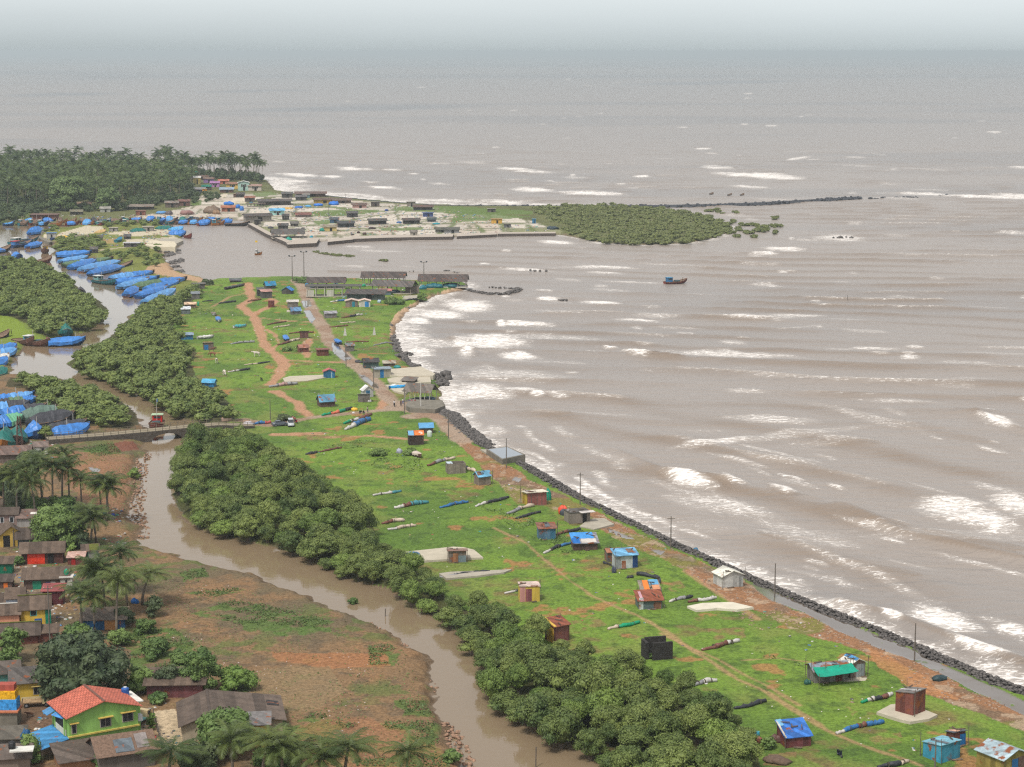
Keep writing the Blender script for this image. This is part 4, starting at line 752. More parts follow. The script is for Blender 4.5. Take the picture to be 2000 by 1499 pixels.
# creeping plants on the brown field, and tufts on the meadow
def scatter(name, polys, n_per, size, mat, lift, seed):
    r_ = np.random.RandomState(seed); Ps = []
    for poly in polys:
        wp = np.array(toworld(poly, 1.2)); lo = wp.min(0); hi = wp.max(0); ar = (hi - lo).prod(); n = int(ar * n_per); p = lo + r_.rand(n, 2) * (hi - lo)
        ok = inpoly(p[:, 0], p[:, 1], [tuple(q) for q in wp]) & (fbm(p[:, 0], p[:, 1], 4, 3, seed) > .47); Ps.append(p[ok])
    P = np.concatenate(Ps); z = height_from(land_sd(P[:, 0], P[:, 1]), P[:, 0], P[:, 1]); P3 = np.column_stack([P, z + r_.rand(len(P)) * lift]); nn = np.zeros_like(P3); nn[:, 2] = 1
    V, F = leaf_quads(P3, nn, size, r_, .6, .6); o = link(name, leafmesh(name, V, F, mat)); o['kind'] = 'stuff'
scatter('creeping_plants', GREEN_PATCHES, 11.0, .19, LEAF_CREEP, .4, 71)
scatter('field_weeds', [[(300,1120),(480,1150),(650,1200),(800,1280),(850,1390),(900,1480),(700,1499),(560,1499),(500,1400),(440,1300),(300,1240)], [(120,890),(255,890),(250,1000),(230,1060),(180,990)]], 1.5, .15, LEAF_CREEP, .25, 79)
scatter('meadow_weeds', [[(930,990),(1000,1000),(1120,1060),(1150,1090),(1090,1080),(1010,1040)], [(660,905),(740,890),(820,900),(830,925),(760,920)], [(730,880),(800,890),(810,905),(740,900)], [(1475,1275),(1560,1300),(1575,1310),(1490,1290)], [(720,1085),(790,1110),(840,1140),(790,1130)], [(340,600),(420,605),(420,612),(350,612)], [(560,675),(600,690),(560,690)], [(620,880),(700,860),(760,845),(700,880)]], 3.2, .24, LEAF_GREEN, .4, 73)
# ------------------------------------------------------------------ buildings
def tin(c, rust=0.0, sheets=True): return M('sheet_%d_%d_%d_%d' % (*c, int(rust * 100)), c, .6, .26, 1.6, sheets=sheets, walls=True, rust=max(rust, .03), spec=.3)
def plaster(c): return M('plaster_%d_%d_%d' % c, c, .85, .26, 1.1, streak=True)
def cloth(c): return M('tarp_%d_%d_%d' % c, c, .5, .22, 1.1, bump=.9, spec=.35)
def wood(c): return M('wood_%d_%d_%d' % c, c, .85, .34, 2.0, sheets=True, walls=True)
DARKIN = M('dark_opening', (34, 32, 32), .7, .2); GLASS = M('window_glass', (46, 52, 58), .15, .2, spec=.6); CONC = M('concrete', (176, 168, 152), .85, .22, .5); CONCD = M('weathered_concrete', (128, 122, 110), .9, .3, .5)
POSTM = M('post', (108, 98, 88), .8, .3)
RUSTC, GREYR, BLUER, LBLUE, WHITER, BROWNR, DARKR = (136, 78, 62), (120, 116, 112), (58, 122, 190), (120, 178, 204), (224, 218, 206), (112, 98, 88), (84, 78, 76)
class RoofZ:
    def __init__(s, k, w, d, h, rise, off=0.0): s.k, s.w, s.d, s.h, s.r, s.off = k, w, d, h, rise, off
    def z(s, x, y):
        k = s.k
        if k == 'mono': return s.h + s.r * (y + s.d / 2) / s.d
        if k == 'monob': return s.h + s.r * (s.d / 2 - y) / s.d
        if k == 'monol': return s.h + s.r * (x + s.w / 2) / s.w
        if k == 'monor': return s.h + s.r * (s.w / 2 - x) / s.w
        if k == 'gx': return s.h + s.r * (1 - abs(y) / (s.d / 2))
        if k == 'gy':
            q = s.off * s.w / 2; return s.h + s.r * (1 - (abs(x - q) / (s.w / 2 - q) if x > q else abs(x - q) / (s.w / 2 + q)))
        return s.h
def build(loc, w, d, h, rot, kind, wall, roofm, label, name='hut', cat='hut', rise=.5, over=.3, doors=(), wins=(), patches=(), posts=0, group=None, off=0.0, skirt=.5, base=None, ridge=None, chajja=None, pbase=0.0, floor=None):
    t = thing(name, label, cat, loc, rot, group); rz = RoofZ(kind, w, d, h, rise, off)
    hw, hd = w / 2, d / 2
    if wall is not None:
        m = MB()
        if kind == 'gy': top = [(-hw, h), (off * hw, h + rise), (hw, h)]; ring = [(-hw, -skirt)] + [(hw, -skirt)] + top[::-1]; P = [(x, -hd, z) for x, z in ring] + [(x, hd, z) for x, z in ring]; n = 5; m.add(P, [tuple(range(n))] + [tuple(range(2 * n - 1, n - 1, -1))] + [(i, i + n, (i + 1) % n + n, (i + 1) % n) for i in range(n)])
        elif kind == 'gx': ring = [(-hd, -skirt), (hd, -skirt), (hd, h), (0, h + rise), (-hd, h)]; P = [(-hw, y, z) for y, z in ring] + [(hw, y, z) for y, z in ring]; n = 5; m.add(P, [tuple(range(n - 1, -1, -1)), tuple(range(n, 2 * n))] + [(i, (i + 1) % n, (i + 1) % n + n, i + n) for i in range(n)])
        else: m.hexa([(-hw, -hd, -skirt), (hw, -hd, -skirt), (hw, hd, -skirt), (-hw, hd, -skirt)] + [(x, y, rz.z(x, y)) for x, y in ((-hw, -hd), (hw, -hd), (hw, hd), (-hw, hd))])
        part('wall', m, wall, t)
    if roofm is not None:
        m = MB(); e = over; th = .09 if kind != 'flat' else .2; up = th + .02
        def rp(x, y, xx, yy): return (xx, yy, rz.z(x, y) + (rz.z(x, y) - rz.z(x * .9, y * .9)) * 0 + up)
        if kind == 'gx':
            sl = rise / hd
            for sg in (-1, 1):
                a = [(-hw - e, sg * (hd + e), h - sl * e + up), (hw + e, sg * (hd + e), h - sl * e + up), (hw + e, 0, h + rise + up), (-hw - e, 0, h + rise + up)]
                m.slab(a if sg < 0 else [a[1], a[0], a[3], a[2]], th)
        elif kind == 'gy':
            q = off * hw
            for sg in (-1, 1):
                ww = hw - sg * q; sl = rise / ww
                a = [(sg * (hw + e), hd + e, h - sl * e + up), (sg * (hw + e), -hd - e, h - sl * e + up), (q, -hd - e, h + rise + up), (q, hd + e, h + rise + up)]
                m.slab(a if sg < 0 else [a[1], a[0], a[3], a[2]], th)
        else:
            def ez(x, y):
                g = rz.z(x, y); return g + up
            m.slab([(-hw - e, -hd - e, ez(-hw - e, -hd - e)), (hw + e, -hd - e, ez(hw + e, -hd - e)), (hw + e, hd + e, ez(hw + e, hd + e)), (-hw - e, hd + e, ez(-hw - e, hd + e))], th)
        ro = part('roof', m, roofm, t)
        if ridge is not None:
            m = MB()
            if kind == 'gx': m.box((0, 0, h + rise + up + .03), (w + 2 * e, .35, .1))
            else: m.box((off * hw, 0, h + rise + up + .03), (.35, d + 2 * e, .1))
            part('ridge_cap', m, ridge, ro)
    def pan(mb, side, u, z0, z1, wid, tk):
        if side == 'f': mb.box((u * hw, -hd, (z0 + z1) / 2), (wid, tk * 2, z1 - z0))
        elif side == 'b': mb.box((u * hw, hd, (z0 + z1) / 2), (wid, tk * 2, z1 - z0))
        elif side == 'l': mb.box((-hw, u * hd, (z0 + z1) / 2), (tk * 2, wid, z1 - z0))
        else: mb.box((hw, u * hd, (z0 + z1) / 2), (tk * 2, wid, z1 - z0))
    for (sd, u, wid, hf, mat) in doors:
        m = MB(); pan(m, sd, u, -.1, h * hf, wid, .04); do = part('door', m, mat, t)
    for wi in wins:
        sd, u, z0, z1, wid = wi[:5]; fm = wi[5] if len(wi) > 5 else CONC
        m = MB(); pan(m, sd, u, z0 - .09, z1 + .09, wid + .18, .05); wo = part('window', m, fm, t)
        m = MB(); k = 2 if wid > 1.0 else 1
        for j in range(k):
            o_ = (j - (k - 1) / 2) * wid / k; uu = u + o_ / (hw if sd in 'fb' else hd); pan(m, sd, uu, z0, z1, wid / k - .06, .07)
        part('pane', m, GLASS, wo)
        if chajja is not None:
            m = MB(); z = z1 + .2
            if sd == 'f': m.box((u * hw, -hd - .25, z), (wid + .7, .5, .1))
            elif sd == 'l': m.box((-hw - .25, u * hd, z), (.5, wid + .7, .1))
            else: m.box((hw + .25, u * hd, z), (.5, wid + .7, .1))
            part('window_hood', m, chajja, wo)
    for (u0, v0, u1, v1, mat) in patches:
        m = MB(); P = []
        NX, NY = 5, 5; r_ = random.Random(int(abs(u0 * 97 + v0 * 31) * 10))
        pts = []
        for j in range(NY):
            for i in range(NX):
                x = (u0 + (u1 - u0) * i / (NX - 1)) * (hw + over * .9); y = (v0 + (v1 - v0) * j / (NY - 1)) * (hd + over * .9); pts.append((x, y, rz.z(x, y) + .2 + r_.uniform(-.03, .05)))
        n = NX * NY; pts2 = [(p[0], p[1], p[2] - .07) for p in pts]; fs = []
        for j in range(NY - 1):
            for i in range(NX - 1): a = j * NX + i; fs.append((a, a + 1, a + 1 + NX, a + NX)); fs.append((n + a + NX, n + a + 1 + NX, n + a + 1, n + a))
        bd = [i for i in range(NX)] + [j * NX + NX - 1 for j in range(1, NY)] + [(NY - 1) * NX + i for i in range(NX - 2, -1, -1)] + [j * NX for j in range(NY - 2, 0, -1)]
        for k in range(len(bd)): a, b_ = bd[k], bd[(k + 1) % len(bd)]; fs.append((b_, a, a + n, b_ + n))
        m.add(pts + pts2, fs); part('roof_patch', m, mat, t)
    if posts:
        for i in range(posts):
            for sg in (-1, 1):
                x = -hw + w * i / (posts - 1); y = sg * hd; m = MB(); m.box((x * .98, y * .98, (rz.z(x, y) - skirt) / 2 - .02), (.26 if w > 8 else .14, .26 if w > 8 else .14, rz.z(x, y) + skirt)); part('post', m, base or POSTM, t)
    if floor is not None:
        m = MB(); m.box((0, 0, .12), (w + .6, d + .6, .3)); part('floor_slab', m, floor, t)
    return t
def place(cx, by, wpx, hpx, rot, dr):
    s = S(by); a = abs(R(rot)); Wm = wpx / s; w = Wm / (math.cos(a) + dr * math.sin(a)); d = dr * w; h = hpx / (s * .96)
    g = G(cx, by); oy = d / 2 * math.cos(a) + w / 2 * math.sin(a); y = g.y + oy; x = g.x * y / g.y
    return Vector((x, y, min(g.z, max(0.0, hz(x, y))))), w, d, h
def hut(cx, by, wpx, hpx, rot, kind, wall, roofm, label, dr=.75, **k):
    loc, w, d, h = place(cx, by, wpx, hpx, rot, dr)
    ds = [(sd, u, wd * (w if sd in 'fb' else d), hf, m) for (sd, u, wd, hf, m) in k.pop('doors', ())]
    ws = [(q[0], q[1], q[2] * h, q[3] * h, q[4] * (w if q[0] in 'fb' else d)) + tuple(q[5:]) for q in k.pop('wins', ())]
    k.setdefault('rise', .22 * min(w, d)); k.setdefault('over', .06 * w + .1)
    hr = random.Random(int(cx * 3 + by)); auto = 880 < by < 1500 and cx > 780 and wall is not None and roofm is not None
    if auto and kind in ('mono', 'monob', 'gx', 'flat') and not k.get('patches'):
        u0 = hr.uniform(-.95, .3); k['patches'] = list(k.get('patches', ())) + [(u0, hr.uniform(-1, -.2), u0 + hr.uniform(.3, .6), hr.uniform(.3, 1), T(hr.choice([(128,120,114),(150,146,142),(120,92,78),(98,104,110)]), .3))]
    t = build(loc, w, d, h, R(rot), kind, wall, roofm, label, doors=ds, wins=ws, **k)
    if auto:
        rz = RoofZ(kind, w, d, h, k['rise'], k.get('off', 0))
        for i in range(hr.randint(2, 4)):
            x, y = hr.uniform(-.45, .45) * w, hr.uniform(-.45, .45) * d; q = MB(); ln = hr.uniform(.5, 1.8); q.box((x, y, rz.z(x, y) + .32), (ln, .14, .12), hr.uniform(0, 3)); part('roof_weight', q, WD((110, 92, 78)), t)
        for i in range(hr.randint(1, 3)):
            sx, sy = hr.choice((-1, 1)), hr.choice((-1, -1, 1)); q = MB(); x, y = sx * (w / 2 + .25) , sy * (d / 2 + hr.uniform(.1, .5)); q.tube([(x, y, -.4), (x + hr.uniform(-.2, .2), y, h + hr.uniform(.4, 1.6))], .045, 5); part('pole', q, POSTM, t)
        q = MB(); q.box((hr.uniform(-.3, .3) * w, -d / 2 - .5, .15), (hr.uniform(.8, 1.6), .35, .12), hr.uniform(-.6, .6)); part('plank', q, WD((124, 106, 90)), t)
    return t
def plat(name, poly, z1, z0, mat, label=None, cat=None, kind=None, lip=0.0, group=None):
    P = [W(a, b, z1) for a, b in poly]; ar = sum(P[i].x * P[(i + 1) % len(P)].y - P[(i + 1) % len(P)].x * P[i].y for i in range(len(P)))
    if ar < 0: P = P[::-1]
    n = len(P); m = MB(); c = sum(P, Vector()) / n; c.z = z1
    m.add([p - c for p in P] + [Vector((p.x - c.x, p.y - c.y, z0 - z1)) for p in P], [tuple(range(n))] + [tuple(range(2 * n - 1, n - 1, -1))] + [(i, i + n, (i + 1) % n + n, (i + 1) % n) for i in range(n)])
    o = part(name, m, mat, None); o.location = c
    if kind: o['kind'] = kind
    if label: tag(o, label, cat, group)
    return o
def heap(cx, by, wpx, hpx, mat, label, name='net_heap', cat='nets', seed=0, dr=.7, z=None):
    g = G(cx, by); s = S(by); r_ = random.Random(seed * 13 + int(cx)); rx, rz_ = wpx / s / 2, hpx / s / .96; ry = rx * dr; m = MB()
    for i in range(5): q = r_.uniform(.5, .75); m.blob((r_.uniform(-.45, .45) * rx, r_.uniform(-.4, .4) * ry, rz_ * .3), (rx * q, ry * q, rz_ * r_.uniform(.5, .7)), r_, .22, 2)
    o = part(name, m, mat, None, True); o.location = g + Vector((0, ry * .7, 0)) if z is None else Vector((g.x, g.y + ry * .7, z)); o.rotation_euler = (0, 0, r_.uniform(-.4, .4)); return tag(o, label, cat)
T, PL, CL, WD = tin, plaster, cloth, wood
BLUED, BROWND, REDD = T((52, 116, 178)), WD((112, 66, 54)), T((128, 62, 56))
SLAB = M('pale_slab', (196, 186, 166), .85, .16, .5)
# ---- meadow huts, south to north
plat('concrete_pad', [(1712,1391),(1740,1376),(1766,1374),(1800,1384),(1831,1396),(1815,1404),(1778,1410),(1760,1406)], 1.7, .2, SLAB, kind='structure')
hut(1777,1404,57,42,44,'monob',T((122,72,64),.25),T(GREYR),'rust brown tin hut with double doors on a pale concrete pad',dr=1.0,doors=[('r',0,.5,.9,T((126,60,52))),('r',.56,.42,.88,T((118,58,50)))],rise=.5,over=.12,patches=[(-.3,-1,.1,1,T((186,184,182)))])
plat('concrete_pad', [(1648,1332),(1690,1330),(1694,1324),(1660,1320)], 1.6, .2, SLAB, kind='structure')
hut(1665,1326,46,27,28,'gy',T((140,124,112),.15),T(WHITER),'white roofed hut with blue ridge strip beside the green awning hut',dr=.9,doors=[('f',.1,.32,.92,T((178,186,186))),('f',.6,.26,.92,T((150,158,160)))],patches=[(-.35,-1,0,1,T((90,160,214)))],rise=.7)
t = hut(1616,1335,76,24,14,'gx',T((128,124,118),.3),T((138,150,162),.4),'patchwork tin hut with a sea green awning on poles',dr=.55,doors=[('f',.45,.2,.9,BROWND)],rise=.7,patches=[(-.1,-.1,.5,.9,T((176,120,86),.3))])
def awning(t, pts, mat, posts=True):
    m = MB(); n = 7; vs = []
    A_, B_, C_, D_ = [Vector(p) for p in pts]
    for j in range(n):
        for i in range(n):
            u, v = i / (n - 1), j / (n - 1); p = A_.lerp(B_, u).lerp(D_.lerp(C_, u), v); p.z -= .35 * math.sin(math.pi * u) * .5 + .18 * math.sin(math.pi * v) + .06 * math.sin(9 * u); vs.append(p)
    N_ = n * n; fs = []
    for j in range(n - 1):
        for i in range(n - 1): a = j * n + i; fs.append((a, a + 1, a + 1 + n, a + n)); fs.append((N_ + a + n, N_ + a + 1 + n, N_ + a + 1, N_ + a))
    m.add(vs + [v - Vector((0, 0, .04)) for v in vs], fs); part('awning', m, mat, t)
    if posts:
        for p in (A_, B_): q = MB(); q.tube([(p.x, p.y, -.5), (p.x, p.y, p.z + .5)], .05, 5); part('pole', q, POSTM, t)
awning(t, [(-3.2,-4.2,1.9),(3.6,-4.0,2.3),(3.4,-1.5,2.9),(-3.2,-1.6,2.7)], CL((0,158,128)))
for x in (-3.6, -1.2, 1.2, 3.5): q = MB(); q.tube([(x, -1.9, -.4), (x, -1.95, 4.0)], .045, 5); part('pole', q, POSTM, t)
hut(1550,1462,62,20,16,'mono',T((112,62,64),.1),T((58,118,200)),'low dark red hut under a bright blue corrugated roof',dr=.85,rise=1.3,over=.25,patches=[(-.95,.3,-.6,1,CL((128,186,222))),(-1,-1,-.88,.9,CL((210,200,184)))])
t = thing('barrel', 'open blue plastic barrel beside the blue roofed hut', 'barrel', G(1477,1442)); q = MB(); q.lathe((0,0,0), [(.42,0),(.5,.3),(.5,.75),(.45,.95)], 12); part('drum', q, CL((40,150,180)), t, True); q = MB(); q.lathe((0,0,.93), [(.47,0),(.47,.05)], 12); part('rim', q, CL((60,170,196)), t)
heap(1520,1452,30,14,CL((96,66,60)),'maroon tarp heap against the blue roofed hut',name='tarp_heap',cat='tarp',seed=2); heap(1478,1452,22,12,CL((150,90,70)),'brown sacks piled under the blue barrel',name='sack_heap',cat='sacks',seed=3)
hut(1838,1492,70,29,36,'monob',T((66,150,178)),T((132,190,208)),'turquoise tin hut with pale blue roof beside a leaning pole',dr=.85,doors=[('r',.45,.5,.95,T((122,86,70),.2))],rise=.35,over=.15)
hut(1866,1459,34,22,25,'monob',T((108,62,58)),T((96,104,116)),'small shed with bright blue side behind the turquoise hut',dr=.9,doors=[('f',.55,.5,1,T((34,110,172)))],patches=[(-.6,-1,-.1,1,T((222,176,150)))])
hut(1957,1522,96,36,33,'gy',T((150,132,72)),T((178,198,206),.35),'yellow walled hut with rust streaked pale roof at the frame corner',dr=1.0,doors=[('f',-.1,.25,.9,BLUED),('f',.55,.45,.95,WD((120,92,84)))],rise=1.0,over=.3)
t = thing('ruined_walls', 'black ruined stone walls standing open on the meadow', 'ruin', G(1287,1290)); STB = M('black_stone', (52, 48, 46), .95, .4, 1.2, bump=.8)
for nm_, c, dd, rz_ in (('front_wall',(.6,.5,1.3),(3.4,.5,3.2),.25),('back_wall',(-.4,3.4,1.35),(3.6,.5,3.3),.25),('side_wall',(-2.2,1.6,1.3),(.5,2.6,3.1),.25)): q = MB(); q.box(c, dd, rz_); part(nm_, q, STB, t)
hut(1088,1257,47,31,34,'mono',T((120,74,70)),T((148,84,62),.2),'leaning rust red hut with yellow tarp hanging on its side',dr=.9,doors=[('l',-.2,.7,.95,CL((216,174,72)))],rise=.7,patches=[(-1,-1,-.7,1,CL((226,184,76)))])
hut(1033,1176,41,28,6,'flat',PL((206,176,76)),T((214,190,178)),'pink and yellow hut with maroon door above the mangroves',dr=.8,doors=[('f',-.1,.3,.85,T((140,82,88))),('f',-.72,.28,1,PL((196,140,132)))],over=.12)
hut(1267,1191,50,17,8,'mono',T((96,112,112)),T((150,84,62),.35),'low blue grey hut with a rusty sagging roof and pale end wall',dr=.8,doors=[('f',-.82,.18,1.3,T((206,212,210))),('f',.6,.3,.8,WD((120,84,66)))],rise=.8,patches=[(-.75,-1,-.55,.6,CL((206,160,170)))])
hut(1268,1166,38,13,6,'mono',T((124,122,118),.2),T((150,140,126),.3),'grey hut with orange and blue tarps across its roof',dr=.85,rise=.8,patches=[(-.6,-1,-.1,.9,CL((236,130,50))),(0,0,.9,1,CL((100,166,206))),(.2,-1,.9,-.1,CL((214,150,110)))])
hut(1422,1149,56,22,22,'gy',T((196,196,190)),T((226,222,208)),'white gabled hut with tin panel walls near the flooded ditch',dr=.85,rise=.9,over=.3,doors=[('f',.78,.2,.9,T((170,172,168)))])
hut(1196,1098,30,18,15,'gx',T((110,106,104),.2),T((176,122,96),.4),'rusty lean-to behind the pale blue roofed hut',dr=.8)
hut(1220,1112,48,25,14,'mono',T((178,184,184)),T((120,182,222)),'pale blue roofed tin hut with a dark blue corner',dr=.7,doors=[('f',.78,.24,.98,T((34,72,128))),('f',-.3,.2,.6,T((170,120,100),.4))],rise=.5)
hut(1141,1076,50,14,8,'mono',WD((92,70,64)),T((150,150,156),.3),'net shed draped with blue tarp over dark planks',dr=.7,name='net_shed',rise=1.0,patches=[(-1,-.2,.7,1,CL((70,150,220))),(-1,-1,-.4,.2,CL((30,110,190))),(-.3,-.9,.8,-.2,CL((206,198,190)))])
hut(1067,1055,36,21,10,'mono',T((88,120,142),.1),T((150,104,88),.45),'blue tin hut with rust red roof beside a dark net roll',dr=.75,rise=.5,doors=[('f',.6,.25,.9,T((70,130,160)))])
t = hut(1127,1024,50,20,20,'flat',PL((140,130,120)),M('roof_concrete',(92,88,84),.9,.3,.5),'grey concrete hut with flat roof and white canopy',dr=.75,doors=[('f',.45,.2,.9,DARKIN)],over=.08)
q = MB(); q.box((1.4,-2.2,2.5),(3.2,1.6,.1)); part('canopy', q, T((220,212,206)), t)
plat('concrete_pad', [(1132,1028),(1160,1034),(1200,1024),(1180,1012),(1150,1014)], 1.8, .3, CONC, kind='structure')
heap(1098,1006,26,20,CL((228,84,52)),'heap of nets under a bright red tarp by the concrete hut',name='tarp_heap',cat='tarp',seed=4); heap(1100,1008,16,12,CL((70,74,82)),'dark grey bundle leaning on the red tarp heap',name='tarp_heap',cat='tarp',seed=41)
hut(1044,988,46,22,18,'monob',T((176,108,100)),T((232,222,200)),'pink tin hut with cream flat roof and yellow end wall',dr=.8,doors=[('l',0,.98,.98,T((190,160,60))),('f',-.6,.03,.95,POSTM),('f',.0,.03,.95,POSTM),('f',.5,.03,.95,POSTM)],rise=.3)
heap(1072,978,12,24,CL((0,150,120)),'green net hung on a frame beside the pink hut',name='hanging_net',cat='nets',seed=5,dr=.4)
hut(942,949,33,17,28,'gx',WD((140,128,114)),T((120,186,222)),'small plank hut with sky blue gable roof near the shore',dr=.8,rise=.9)
t = thing('plank_pen', 'roofless grey plank pen with a white board on its corner', 'pen', G(890,923), R(12)); 
for c, dd in (((0,-1.6,1.1),(4.2,.12,2.6)),((-2.1,0,1.1),(.12,3.2,2.6)),((2.1,0,1.1),(.12,3.2,2.6)),((0,1.6,1.1),(4.2,.12,2.6))): q = MB(); q.box(c, dd); part('side', q, WD((132,122,110)), t)
q = MB(); q.box((-1.6,-.4,2.5),(1.3,2.4,.08)); part('board', q, T((190,206,216)), t)
hut(812,870,32,18,8,'gx',WD((74,60,54)),T((170,110,80),.3),'dark shack under a patchwork of orange and blue tarps',dr=.9,rise=.9,over=.15,patches=[(-.2,-1,1,-.1,CL((226,124,56))),(-1,-1,-.3,-.1,CL((120,176,214))),(-.1,.1,.9,1,CL((210,150,110))),(.3,-.9,.8,-.3,CL((226,206,190)))])
hut(832,847,28,11,8,'gx',WD((100,84,78)),CL((96,160,206)),'dome roofed blue shack next to a white water tank',dr=.9,rise=.9)
t = thing('water_tank', 'white plastic water tank standing by the blue domed shack', 'tank', G(839,853)); q = MB(); q.lathe((0,0,0),[(.6,0),(.65,.2),(.65,1.2),(.55,1.45),(.2,1.6)],12); part('body', q, PL((206,216,206)), t, True); q = MB(); q.lathe((0,0,1.58),[(.22,0),(.22,.12)],10); part('lid', q, PL((180,190,182)), t)
plat('drying_floor', [(790,1078),(885,1068),(905,1069),(926,1074),(944,1089),(880,1092),(812,1096)], 1.7, .2, SLAB, kind='structure')
hut(893,1099,36,18,4,'monob',T((132,118,108),.2),T((150,120,106),.3),'tiny hut with red brown roof on the pale drying floor',dr=.85,doors=[('f',-.2,.3,.95,WD((170,120,84))),('f',.5,.45,.7,T((130,146,152)))],rise=.35)
heap(806,1090,30,10,CL((50,120,190)),'blue tarp rumpled over nets at the drying floor edge',name='tarp_heap',cat='tarp',seed=6)
# ---- northern meadow
hut(717,777,25,13,22,'gy',PL((196,194,190)),T((232,230,226)),'white gabled house with blue gable end by the red road',dr=.9,rise=1.2,doors=[('f',-.1,.4,1.0,T((60,120,160)))]); hut(711,786,24,12,4,'monob',WD((140,130,124)),T((206,198,192)),'grey tin stall standing in front of the white gabled house',dr=.6,name='stall',cat='stall',doors=[('f',.3,.5,.7,WD((110,100,92)))])
hut(637,796,36,11,20,'gx',WD((96,74,66)),T((96,150,178),.25),'dark plank hut under blue grey roof near the road bend',dr=.9,rise=1.5)
plat('drying_floor', [(552,739),(566,735),(637,732),(640,737),(600,744),(556,746)], 1.6, .2, SLAB, kind='structure')
hut(643,739,24,12,8,'gy',T((56,124,170)),T((178,96,92)),'blue hut with red roof at the end of a pale slab',dr=.8,rise=.7,doors=[('f',.4,.06,.9,WHITER and T((180,200,206)))])
hut(592,689,23,9,22,'gx',WD((128,84,72)),T((168,120,104),.3),'brown hut with gabled tile roof near the puddled road',dr=.9,rise=.8); hut(630,696,25,11,14,'flat',WD((124,72,62)),T((130,84,74),.3),'flat topped dark red hut beside the long puddle',dr=.8)
hut(683,687,19,11,16,'gx',WD((118,112,106)),T((132,138,140),.3),'grey shack east of the long puddle',dr=.9,rise=.7)
hut(724,720,32,12,12,'gx',T((72,92,90)),T((74,72,72)),'dark green shack with black roof north of the blue door hut',dr=.8,rise=.9)
hut(760,716,24,6,6,'gx',WD((118,96,80)),T((176,166,150),.2),'jumbled low shack of planks and pale sheets behind the blue door hut',dr=.8,rise=.6); hut(800,752,30,7,-20,'mono',WD((96,90,84)),T((120,112,104),.2),'low weathered shed on the lower sea slab',dr=.7,rise=.6); hut(746,739,36,16,14,'flat',PL((168,160,146)),T((150,164,176)),'grey block hut with bright blue door beside the sea slabs',dr=.7,doors=[('f',-.12,.22,.95,T((40,120,180)))])
hut(594,661,18,10,8,'monob',WD((112,78,70)),T((120,96,88)),'small brown shed amid dark net rolls',dr=.8); hut(577,615,22,7,18,'gx',WD((120,116,112)),T((96,136,172)),'grey hut with blue ridge beside the road puddles',dr=.85,rise=1.1)
hut(572,602,22,11,6,'mono',WD((142,134,128)),T((214,206,198)),'grey plank hut with white roof near the road puddles',dr=.7,rise=.4); hut(530,601,13,11,6,'flat',T((112,58,54)),T((118,62,58)),'dark red outhouse alone on the grass by the path fork',dr=.9,over=.05)
hut(520,583,24,12,18,'mono',WD((104,100,98)),T((196,150,138)),'dark hut with pink tin roof beside the red path',dr=.8,rise=.5); hut(509,579,16,12,18,'mono',WD((74,72,70)),T((98,98,98)),'black shed attached behind the pink roofed hut',dr=.9)
hut(527,565,24,7,24,'gx',WD((98,92,88)),T((44,130,170)),'hut with teal blue gable roof at the meadow top',dr=.9,rise=1.4); hut(562,575,22,7,-14,'gy',WD((90,84,80)),T((60,136,206)),'hut with bright blue gable roof just west of the fishing sheds',dr=.8,rise=1.3)
hut(687,600,25,11,4,'gy',WD((140,124,114)),T((232,206,190)),'brown walled twin hut with teal door near the fishing sheds',dr=.8,rise=.6,doors=[('f',.3,.22,.9,T((40,140,160)))]); hut(712,600,23,11,4,'gy',PL((206,200,190)),T((230,200,184)),'white walled twin hut with blue door near the fishing sheds',dr=.8,rise=.6,doors=[('f',.4,.35,.9,T((52,130,190)))])
hut(645,622,26,9,14,'gx',T((124,118,116)),T((158,156,162),.2),'low grey tin hut beside broken planks',dr=.8,rise=.6)
hut(382,585,17,10,8,'mono',WD((118,114,110)),T((128,134,140)),'grey shed nearest the blue tarped boats',dr=.8); hut(372,602,22,7,6,'gx',WD((120,92,80)),T((228,196,164)),'brown hut with orange cream roof beside a green net',dr=.7,rise=.6); hut(363,614,19,9,10,'mono',T((120,128,130)),T((216,220,224)),'grey hut with shiny white roof at the thicket edge',dr=.8,rise=.6)
heap(387,598,5,9,CL((20,150,110)),'green net bundle standing by the orange roofed hut',name='hanging_net',cat='nets',seed=8); hut(365,664,25,9,12,'gx',T((40,116,164)),T((132,150,166)),'blue walled hut with grey roof and long white boat',dr=.6,rise=.6); hut(407,684,21,10,6,'monob',WD((132,116,108)),T((168,164,164)),'square hut with vivid blue door on the open grass',dr=.8,doors=[('f',-.35,.4,.95,T((30,112,172)))])
hut(409,757,26,9,-10,'gx',T((52,128,176)),T((86,166,206)),'bright blue hut half buried in the mangrove edge',dr=.7,rise=.8); hut(388,565,26,9,10,'flat',WD((112,104,98)),T((110,106,102)),'tumbledown hut with blue side by the harbour tip',dr=.7,doors=[('f',-.3,.3,.95,T((50,124,180)))]); hut(460,552,22,4,6,'gx',WD((90,84,80)),T((102,104,108)),'low dark net shelter at the top of the meadow',dr=.6,rise=.6)
